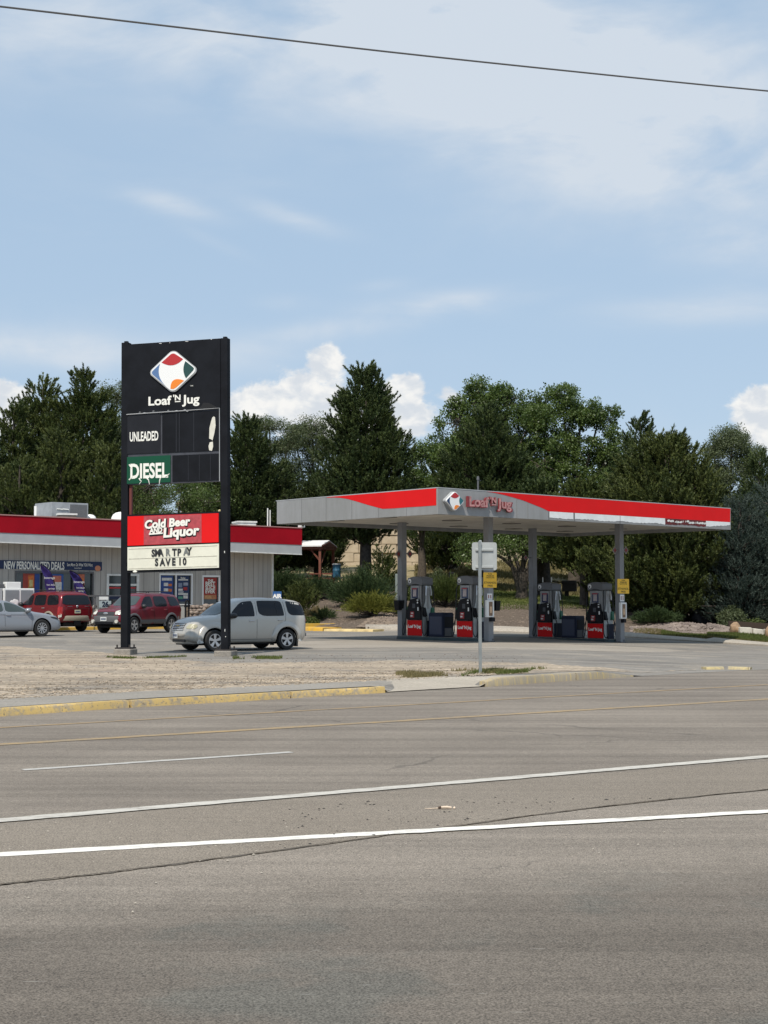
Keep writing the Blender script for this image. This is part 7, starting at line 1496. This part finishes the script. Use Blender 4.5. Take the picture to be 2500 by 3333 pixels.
# tan houses glimpsed through the trees
for px0, px1, yt, yb, Y, lab in ((1560, 2020, 1775, 1900, 150, ''),): pass
def house(px0, px1, yt, yb, Y, label, c):
    p0, p1 = U(px0, yt, Y), U(px1, yt, Y); zb_ = H(p0.x, p0.y) - .3; r = empty('house', ((p0.x + p1.x) / 2, Y, zb_), R(8), label, 'house', 'pale houses behind the trees'); w_ = (p1.x - p0.x) / 2; h = U(px0, (yt * .6 + yb * .4), Y).z - zb_
    q = MB(); q.box(-w_, w_, 0, 7, 0, h); q.build('wall', mat('house_wall_' + str(int(c[0] * 100)), c, .8, var=.06), r)
    q = MB(); q.prism([(-w_ - .5, h), (0, h + 1.5), (w_ + .5, h)], 'y', -.4, 7.4); q.build('roof', mat('house_roof', (.62, .55, .50), .8), r)
    for x in (-.5, .45): q = MB(); q.box(x * w_ - .5, x * w_ + .5, -.03, .0, h * .55, h * .8); f = q.build('window', m_offw, r); q = MB(); q.box(x * w_ - .42, x * w_ + .42, -.04, -.031, h * .57, h * .78); q.build('pane', m_glass, f)
house(590, 700, 1610, 1680, 150, 'pale pink house showing through the gap in the sign and trees', (.58, .42, .35)); house(1090, 1180, 1560, 1640, 155, 'pale house glimpsed through the lower left of the central pine', (.60, .46, .38))
# bank furniture
def onb(name, px, Y, label, cat, rz=0): p = stat(px, Y); return empty(name, tuple(p), rz, label, cat)
g_ = onb('park_grill', 1470, 88, 'black metal park grill on a post behind the left pumps', 'grill'); hz2 = U(1470, 1862, 88).z - g_.location.z; q = MB(); q.cyl((0, 0, 0), (0, 0, hz2 - .3), .04); q.build('post', m_black, g_); q = MB(); q.box(-.17, .17, -.15, .15, hz2 - .42, hz2); q.build('fire_box', m_black, g_, bevel=.02)
g_ = onb('utility_cabinet', 1295, 83, 'grey-green utility cabinet left of the leftmost canopy post', 'cabinet'); h_ = U(1295, 1868, 83).z - g_.location.z; q = MB(); q.box(-.16, .2, -.2, .2, 0, h_); q.build('body', mat('grey_green_cabinet', (.19, .22, .20), .5), g_, bevel=.02); q = MB(); q.box(-.12, .15, -.215, -.202, .1, h_ - .1); q.build('door', mat('grey_green_door', (.21, .24, .22), .5), g_)
g_ = onb('picnic_table', 1840, 90, 'dark picnic table on the grass behind the right pumps', 'table', R(-12)); q = MB(); q.hexa([(-.8, -.35, .95), (.55, -.35, .80), (.55, .35, .80), (-.8, .35, .95)], [(-.8, -.35, 1.02), (.55, -.35, .87), (.55, .35, .87), (-.8, .35, 1.02)]); q.build('tabletop', mat('dark_timber', (.03, .022, .015), .8), g_)
q = MB(); q.box(-.2, .7, -.3, .3, .35, 1.05); q.build('bench_back', mat('dark_timber2', (.035, .026, .018), .8), g_, bevel=.03); q = MB(); q.box(-.04, .2, -.15, .15, -.05, .36); q.build('leg', mat('dark_timber', (.03, .022, .015), .8), g_)
# air sign machine
pa = SW.off(-.8); p_ = U(902, 1950, 75.5); g_ = empty('air_machine', (p_.x, p_.y, .15), R(12), 'blue AIR sign on a tyre inflator box at the right wall of the shop', 'air machine')
zt_, zb_ = U(902, 1925, 75.5).z - .15, U(902, 1955, 75.5).z - .15; wd = (U(917, 1940, 75.5).x - U(889, 1940, 75.5).x) / 2
q = MB(); q.box(-wd, wd, -.04, .04, zb_, zt_); q.build('sign_panel', mat('air_blue', (.02, .09, .26), .5), g_); put_text('AIR', (zt_ - zb_) * .42, m_white, g_, (0, -.045, (zt_ + zb_) / 2), bold=.05); q = MB(); q.box(-.2, .2, -.15, .15, 0, zb_); q.build('box', m_lgrey, g_, bevel=.02)
# low stone planter wall and grey box by the shop front
pw = SP.off(-1.0); xa, _ = pw.hit(611, 2000); xb, _ = pw.hit(745, 2000); zt_ = pw.hit(660, 1966)[1]
g_ = store_thing('rubble_stone_wall', 'low wall of tan rubble stone in front of the tall shop windows', 'wall'); q = MB(); rg = random.Random(3)
z = .25
while z < zt_ - .1:
    x = xa
    while x < xb:
        w_, h_ = rg.uniform(.18, .42), rg.uniform(.12, .22); q.ball((x + w_ / 2, -1.0 + rg.uniform(-.04, .04), z + h_ / 2), 1, 7, 5, (w_ * .55, .18, h_ * .62)); x += w_ * .92
    z += .145
q.build('stones', mat('tan_rubble', (.33, .27, .22), .85, var=.45, vscale=1.6, c2=(.14, .10, .085)), g_); q = MB(); q.box(xa, xb, -.98, -.7, .2, zt_ - .05); q.build('core', m_soil, g_)
pw = SP.off(-1.6); xa, zt_ = pw.hit(567, 1969); xb, _ = pw.hit(603, 1969)
g_ = store_thing('grey_locker', 'plain pale grey box beside the black posts in front of the shop', 'box'); q = MB(); q.box(xa, xb, -1.6, -1.0, .15, zt_); q.build('body', mat('pale_locker', (.40, .40, .38), .6, var=.05), g_, bevel=.02); q = MB(); q.box(xa - .03, xb + .03, -1.63, -.97, zt_, zt_ + .04); q.build('lid', m_offw, g_)
pw = SP.off(-1.9); xa, zt_ = pw.hit(604, 1955); xb, _ = pw.hit(615, 1955); g_ = store_thing('hoop_rail', 'black steel hoop rail in front of the tall shop windows', 'rail'); q = MB(); q.tube([(xa, -1.9, .1), (xa, -1.9, zt_ - .1), (xa + .06, -1.9, zt_), (xb - .06, -1.9, zt_), (xb, -1.9, zt_ - .1), (xb, -1.9, .1)], .045, 8); q.build('hoop', m_black, g_, smooth=True); q = MB(); q.box(xa - .06, xb + .06, -1.93, -1.87, zt_ - .32, zt_ - .22); q.build('crossbar', m_black, g_)
# ice freezer, rack of wares, feather flags
pw = SP.off(-.9); xa, zt_ = pw.hit(12, 1915); xb, _ = pw.hit(112, 1917); _, zb_ = pw.hit(60, 1975); g_ = store_thing('ice_freezer', 'white-framed outdoor ice freezer with grey doors by the shop wall', 'freezer')
zm_ = zt_; q = MB(); q.box(xa, xb, -.9, -.1, .32, zm_); q.build('cabinet', m_white, g_, bevel=.02); m_fd = mat('freezer_door_grey', (.22, .235, .25), .4, var=.06); wm = xa + (xb - xa) * .52
q = MB(); q.box(xa + .08, wm - .04, -.925, -.902, .42, zm_ - .08); d1 = q.build('door', m_fd, g_); q = MB(); q.box(wm + .05, xb - .07, -.925, -.902, .42, zm_ - .08); d2 = q.build('door', m_fd, g_)
q = MB(); rg = random.Random(2); 
for k in range(14): q.ball((xa + .25 + rg.uniform(0, .55) * (wm - xa) * .9, -.93, .95 + rg.uniform(0, .55)), .11, 8, 5, (1, .1, 1))
q.build('ice_picture', m_white, d1); q = MB(); q.box(wm + .3, wm + .34, -.95, -.926, 1.1, 1.4); q.box(wm + .45, wm + .49, -.95, -.926, 1.1, 1.4); q.build('handle', m_lgrey, d2)
xc, zc = pw.hit(22, 1894); xd, _ = pw.hit(70, 1894); q = MB(); q.box(xc, xd, -.85, -.5, zm_ + .003, zc); q.build('top_box', m_white, g_, bevel=.02); xc2, _ = pw.hit(-12, 1898); q = MB(); q.box(xc2, xc - .05, -.8, -.4, zm_ + .003, zc - .1); q.build('top_machine', m_dgrey, g_, bevel=.02)
xe, _ = pw.hit(-30, 1915); q = MB(); q.box(xe, xa - .05, -.9, -.1, .32, zm_); q.build('grey_chest', m_lgrey, g_, bevel=.02)
pw = SP.off(-1.2); xa, zt_ = pw.hit(308, 1937); xb, _ = pw.hit(393, 1937); g_ = store_thing('wares_rack', 'dark display rack with white and blue signs beside the shop door', 'rack'); q = MB(); q.box(xa, xb, -1.2, -.5, zt_ - .08, zt_); q.build('top', m_dgrey, g_); q = MB()
for x in (xa + .05, xb - .05): q.box(x - .03, x + .03, -1.18, -1.12, .3, zt_ - .08); q.box(x - .03, x + .03, -.56, -.5, .3, zt_ - .08)
q.build('frame', m_dgrey, g_)
for f0, f1, y0_, y1_, c, tx in ((.17, .50, 1942, 1952, m_white, ''), (.55, 1.0, 1941, 1951, m_navy, ''), (.17, .62, 1956, 1977, mat('grey_price_card', (.36, .42, .43), .5), '26')):
    a, b = xa + (xb - xa) * f0, xa + (xb - xa) * f1; _, z1 = pw.hit(340, y0_); _, z0_ = pw.hit(340, y1_); q = MB(); q.box(a, b, -1.235, -1.21, z0_, z1); o = q.build('sign_card', c, g_)
    if tx: put_text(tx, (z1 - z0_) * .75, m_navy, o, ((a + b) / 2, -1.24, (z0_ + z1) / 2), bold=.05)
q = MB(); q.box(xa + .1, xb - .1, -1.1, -.6, .32, zt_ - .95); q.build('goods', mat('mixed_goods', (.20, .17, .16), .7, var=.6, vscale=8), g_)
q = MB(); rg = random.Random(12)
g2 = store_thing('goods_heap', 'heap of speckled bagged goods between the red SUV and the rack', 'bags'); xq, _ = pw.hit(300, 1960); q = MB()
for k in range(16): q.ball((xq + rg.uniform(-.35, .35), -1.0 + rg.uniform(-.2, .2), .40 + k * .06), .13, 8, 5, (1, .8, .6))
q.build('heap', mat('speckled_bags', (.22, .20, .18), .7, var=.5, vscale=7), g2, smooth=True)
m_purp = mat('purple_flag_cloth', (.030, .016, .13), .7, var=.12, vscale=3)
def flag(px0, pyt, px1, pyb, label, off=-2.6):
    pw = SP.off(off); xa, zt_ = pw.hit(px0, pyt); xb, zb_ = pw.hit(px1, pyb); g_ = store_thing('feather_flag', label, 'flag', 'purple feather flags in front of the shop'); W = xb - xa; Hh = zt_ - zb_
    P_ = [(0, 1.0), (.10, .99), (.25, .95), (.42, .87), (.58, .76), (.72, .62), (.84, .45), (.93, .25), (1, 0)]; L_ = [(.46, 0), (.40, .12), (.30, .35), (.20, .6), (.08, .85)]
    q = MB(); n = 14; v = []
    for i in range(n + 1):
        f = i / n; rx = np.interp(1 - f, [1 - b for a, b in P_], [a for a, b in P_]) if False else np.interp(f, [b for a, b in P_][::-1], [a for a, b in P_][::-1]); lx = np.interp(f, [b for a, b in L_] + [1], [a for a, b in L_] + [0])
        for k in range(5): u = k / 4; v.append((xa + W * (lx + (rx - lx) * u), off + .06 * math.sin(u * 5 + f * 9), zb_ + Hh * f))
    q.add(v, [(i * 5 + k, i * 5 + k + 1, (i + 1) * 5 + k + 1, (i + 1) * 5 + k) for i in range(n) for k in range(4)]); q.build('cloth', m_purp, g_, smooth=True)
    q = MB(); q.tube([(xa + W * 1.02, off, .2)] + [(xa + W * (a + .015), off, zb_ + Hh * (b + .005)) for a, b in P_[::-1]], .025, 6); q.build('pole', m_black, g_, smooth=True); q = MB(); q.cyl((xa + W * 1.02, off, .0), (xa + W * 1.02, off, .12), .2); q.build('base', m_black, g_)
    for s_, f, h in (('beverage', .52, .17), ('hot deals', .26, .13), ('savings', .12, .13)): put_text(s_, h * .62, m_letter, g_, (xa + W * (.74 - f * .36), off - .08, zb_ + Hh * f), 'lettering', bold=.0)
flag(131, 1838, 181, 1926, 'left purple feather flag in front of the navy banner'); flag(226, 1858, 278, 1932, 'right purple feather flag in front of the shop windows')
# the store apron has a kerbed gravel corner right of the shop
kc = lineY([(975, 2060), (1025, 2062), (1240, 2066)]); 
def ky(a): return kc(a)
kerb('yellow_corner_kerb', bearing(930), bearing(1052), ky, .16, 1.6, m_ykerb, 24, zb=0.0, zt=lambda x, y: zlot(x, y) + .16, chunk=4)
kerb('yellow_corner_kerb', bearing(1053), bearing(1215), lambda a: ky(a) + (a - bearing(1050)) * 14, .10, 1.2, mat('fading_yellow_kerb', (.60, .46, .22), .8, var=.2), 24, zb=0.0, zt=lambda x, y: zlot(x, y) + .10, chunk=4)
# right side bed: boulders, low pale stone wall
def rock(px, Y, r, seed, name, label, m, sq=(1, .8, .8), sink=.25, group=None):
    rg = random.Random(seed); p = stat(px, Y); bm = bmesh.new(); bmesh.ops.create_icosphere(bm, subdivisions=3, radius=1)
    dirs = [Vector((rg.uniform(-1, 1), rg.uniform(-1, 1), rg.uniform(-.6, 1))).normalized() for _ in range(9)]; cut = [rg.uniform(.62, .9) for _ in dirs]
    for v in bm.verts:
        for d, c in zip(dirs, cut):
            k = v.co.dot(d)
            if k > c: v.co -= d * (k - c) * .9
        v.co = Vector((v.co.x * r * sq[0], v.co.y * r * sq[1], v.co.z * r * sq[2]))
    me = bpy.data.meshes.new(name); bm.to_mesh(me); bm.free(); me.materials.append(m); o = link(name, me); o.location = (p.x, p.y, p.z + r * sq[2] * (1 - sink) - r * .15); return tag(o, label, 'rock', group)
m_orock = mat('orange_sandstone', (.28, .185, .11), .85, var=.3, vscale=2, bump=.5, bscale=5); m_grock = mat('blue_grey_boulder', (.055, .058, .07), .85, var=.35, vscale=2, bump=.5, bscale=6); m_prock = mat('pale_limestone', (.52, .49, .42), .85, var=.15, vscale=2, bump=.4, bscale=6)
rock(2283, 75.5, .78, 1, 'boulder', 'large dark blue-grey boulder under the pines at the right', m_grock, (1, .8, .9)); rock(2389, 67.5, .34, 2, 'boulder', 'orange-tan boulder at the left end of the low stone wall', m_orock, (.85, .8, 1.0)); rock(2500, 65.5, .36, 3, 'boulder', 'tan boulder at the right edge beside the low stone wall', m_orock, (.7, .7, 1.0))
rock(2410, 73, .35, 4, 'boulder', 'flat orange stone lying behind the low stone wall', m_orock, (1.3, .8, .35), 0)
g_ = empty('low_stone_wall', tuple(stat(2400, 67)), 0, 'low wall of pale limestone slabs with a dark plank on top at the right edge', 'wall'); o0 = g_.location; rg = random.Random(6); px = 2402; i = 0
while px < 2600:
    w_ = rg.uniform(28, 48); a, b = stat(px, 67.0 - (px - 2400) * .012), stat(px + w_, 67.0 - (px + w_ - 2400) * .012); hgt = rg.uniform(.24, .30); q = MB()
    q.hexa([(a.x - o0.x + .02, a.y - o0.y, a.z - o0.z - .1), (b.x - o0.x - .02, b.y - o0.y, b.z - o0.z - .1), (b.x - o0.x - .02, b.y - o0.y + .4, b.z - o0.z - .1), (a.x - o0.x + .02, a.y - o0.y + .4, a.z - o0.z - .1)], [(a.x - o0.x + .05, a.y - o0.y + .04, a.z - o0.z + hgt), (b.x - o0.x - .02, b.y - o0.y + .04, b.z - o0.z + hgt), (b.x - o0.x - .02, b.y - o0.y + .4, b.z - o0.z + hgt), (a.x - o0.x + .05, a.y - o0.y + .4, a.z - o0.z + hgt)]); q.build('slab', m_prock, g_, bevel=.03); px += w_
a, b = stat(2370, 68.6), stat(2600, 66.2); q = MB(); q.hexa([(a.x - o0.x, a.y - o0.y, a.z - o0.z + .22), (b.x - o0.x, b.y - o0.y, b.z - o0.z + .22), (b.x - o0.x, b.y - o0.y + .2, b.z - o0.z + .22), (a.x - o0.x, a.y - o0.y + .2, a.z - o0.z + .22)], [(a.x - o0.x, a.y - o0.y, a.z - o0.z + .50), (b.x - o0.x, b.y - o0.y, b.z - o0.z + .50), (b.x - o0.x, b.y - o0.y + .2, b.z - o0.z + .50), (a.x - o0.x, a.y - o0.y + .2, a.z - o0.z + .50)]); q.build('plank', mat('dark_brown_plank', (.045, .03, .02), .8), g_)
# loose stones: rubble of the bank and the bed, grit on the road and verge (nobody could count them)
def pebbles(name, pts, r0, r1, m, seed, label):
    rng = np.random.default_rng(seed); base = np.array([(1, 0, 0), (-1, 0, 0), (0, 1, 0), (0, -1, 0), (0, 0, 1), (0, 0, -1)], float) ; T = [(0, 2, 4), (2, 1, 4), (1, 3, 4), (3, 0, 4), (2, 0, 5), (1, 2, 5), (3, 1, 5), (0, 3, 5)]
    out = []; P = np.array(pts); n = len(P); s = rng.uniform(r0, r1, (n, 1)) * rng.uniform(.6, 1.2, (n, 3)) * np.array([1.2, 1, .6]); a = rng.random(n) * 6.28; c, d = np.cos(a), np.sin(a)
    V = base[None] * s[:, None, :] * rng.uniform(.75, 1.2, (n, 6, 1)); X = V[..., 0] * c[:, None] - V[..., 1] * d[:, None]; Yv = V[..., 0] * d[:, None] + V[..., 1] * c[:, None]; V = np.stack([X, Yv, V[..., 2]], 2) + P[:, None, :]
    V = V[:, np.array(T).ravel(), :].reshape(-1, 3); o = npmesh(name, V, 3, m); tag(o, label, 'gravel', kind='stuff')
m_peb = mat('tan_pebbles', (.24, .185, .135), .9, var=.5, vscale=2.5, c2=(.13, .10, .08)); m_rub = mat('grey_pink_rubble', (.27, .22, .185), .9, var=.5, vscale=2, c2=(.11, .085, .075))
pebbles('bank_stones', field(900, 1300, 74, 86, 900, H, 31, lambda x, y, r: clump(x, y) > -.3), .02, .09, m_peb, 1, 'tan stones scattered over the gravel bank')
pebbles('bank_stones', field(1120, 1320, 72.5, 79, 1500, H, 32, lambda x, y, r: x / y > bearing(1140) + (y - 72) * .004), .03, .12, m_peb, 2, 'rubble stones below the yellow-green juniper')
pebbles('bank_gravel', field(1330, 2060, 72, 79, 1800, H, 33), .02, .07, m_peb, 3, 'small stones on the bank behind the pumps')
pebbles('bed_rubble', field(2050, 2400, 68.5, 73, 2600, H, 34, lambda x, y, r: y - farY(x / y) > 3.0 or x / y < bearing(2150)), .04, .12, m_rub, 4, 'grey and pink rubble in the bed right of the canopy')
def rdz(x, y): return ROADZ + .008
pebbles('road_grit', field(900, 2600, 8, 13, 90, rdz, 35, lambda x, y, r: seamY(x / y) < y < w1Y(x / y) - .2 and r.random() < .35 + x * .1), .004, .016, mat('dark_grit', (.05, .045, .04), .9), 5, 'dark grit on the brown strip of the road')
pebbles('road_grit', field(-200, 2700, 6, 12, 120, rdz, 36, lambda x, y, r: nearY(x / y) < y < w1Y(x / y)), .003, .010, mat('light_grit', (.40, .36, .30), .9), 6, 'pale grit on the road')
def vz(x, y): return zlot(x, y) + .012
pebbles('verge_stones', field(-300, 1700, 22, 34, 2600, vz, 37, lambda x, y, r: 1.75 < y - kerbY(x / y) < 3.4 + r.random() * 3 and clump(x, y * 2) > -1.0), .008, .035, m_beige, 7, 'crumbled stones along the back of the walk')
pebbles('verge_crumbs', field(-300, 1700, 22, 42, 1500, vz, 38, lambda x, y, r: 2.2 < y - kerbY(x / y)), .006, .022, mat('brown_crumbs', (.17, .13, .10), .9), 8, 'brown crumbs of soil on the sandy ground')
# broken stick on the road
p = UG(1447, 2636, ROADZ); sx = p.y / F
g_ = empty('broken_stick', (p.x, p.y, ROADZ + .008), R(4), 'broken pale stick lying on the road between the two white lines', 'stick'); mw = mat('pale_broken_wood', (.62, .50, .38), .7, var=.25, vscale=20); md = mat('dark_bark_end', (.07, .045, .03), .9)
q = MB(); q.tube([(-.012 * 0 + -.03, 0, .012), (.02, .004, .014), (.06, 0, .010)], [.012, .013, .009], 6); q.build('thick_piece', mw, g_, smooth=True); q = MB(); q.tube([(-.055, 0, .010), (-.03, .002, .014)], [.010, .013], 6); q.build('bark_end', md, g_); q = MB(); q.tube([(-.17, .004, .004), (-.11, -.002, .006), (-.05, .0, .008)], [.0025, .004, .005], 5); q.build('thin_end', mw, g_)
q = MB(); q.ball((.085, .0, .008), .011, 8, 5); q.build('chip', mw, g_)
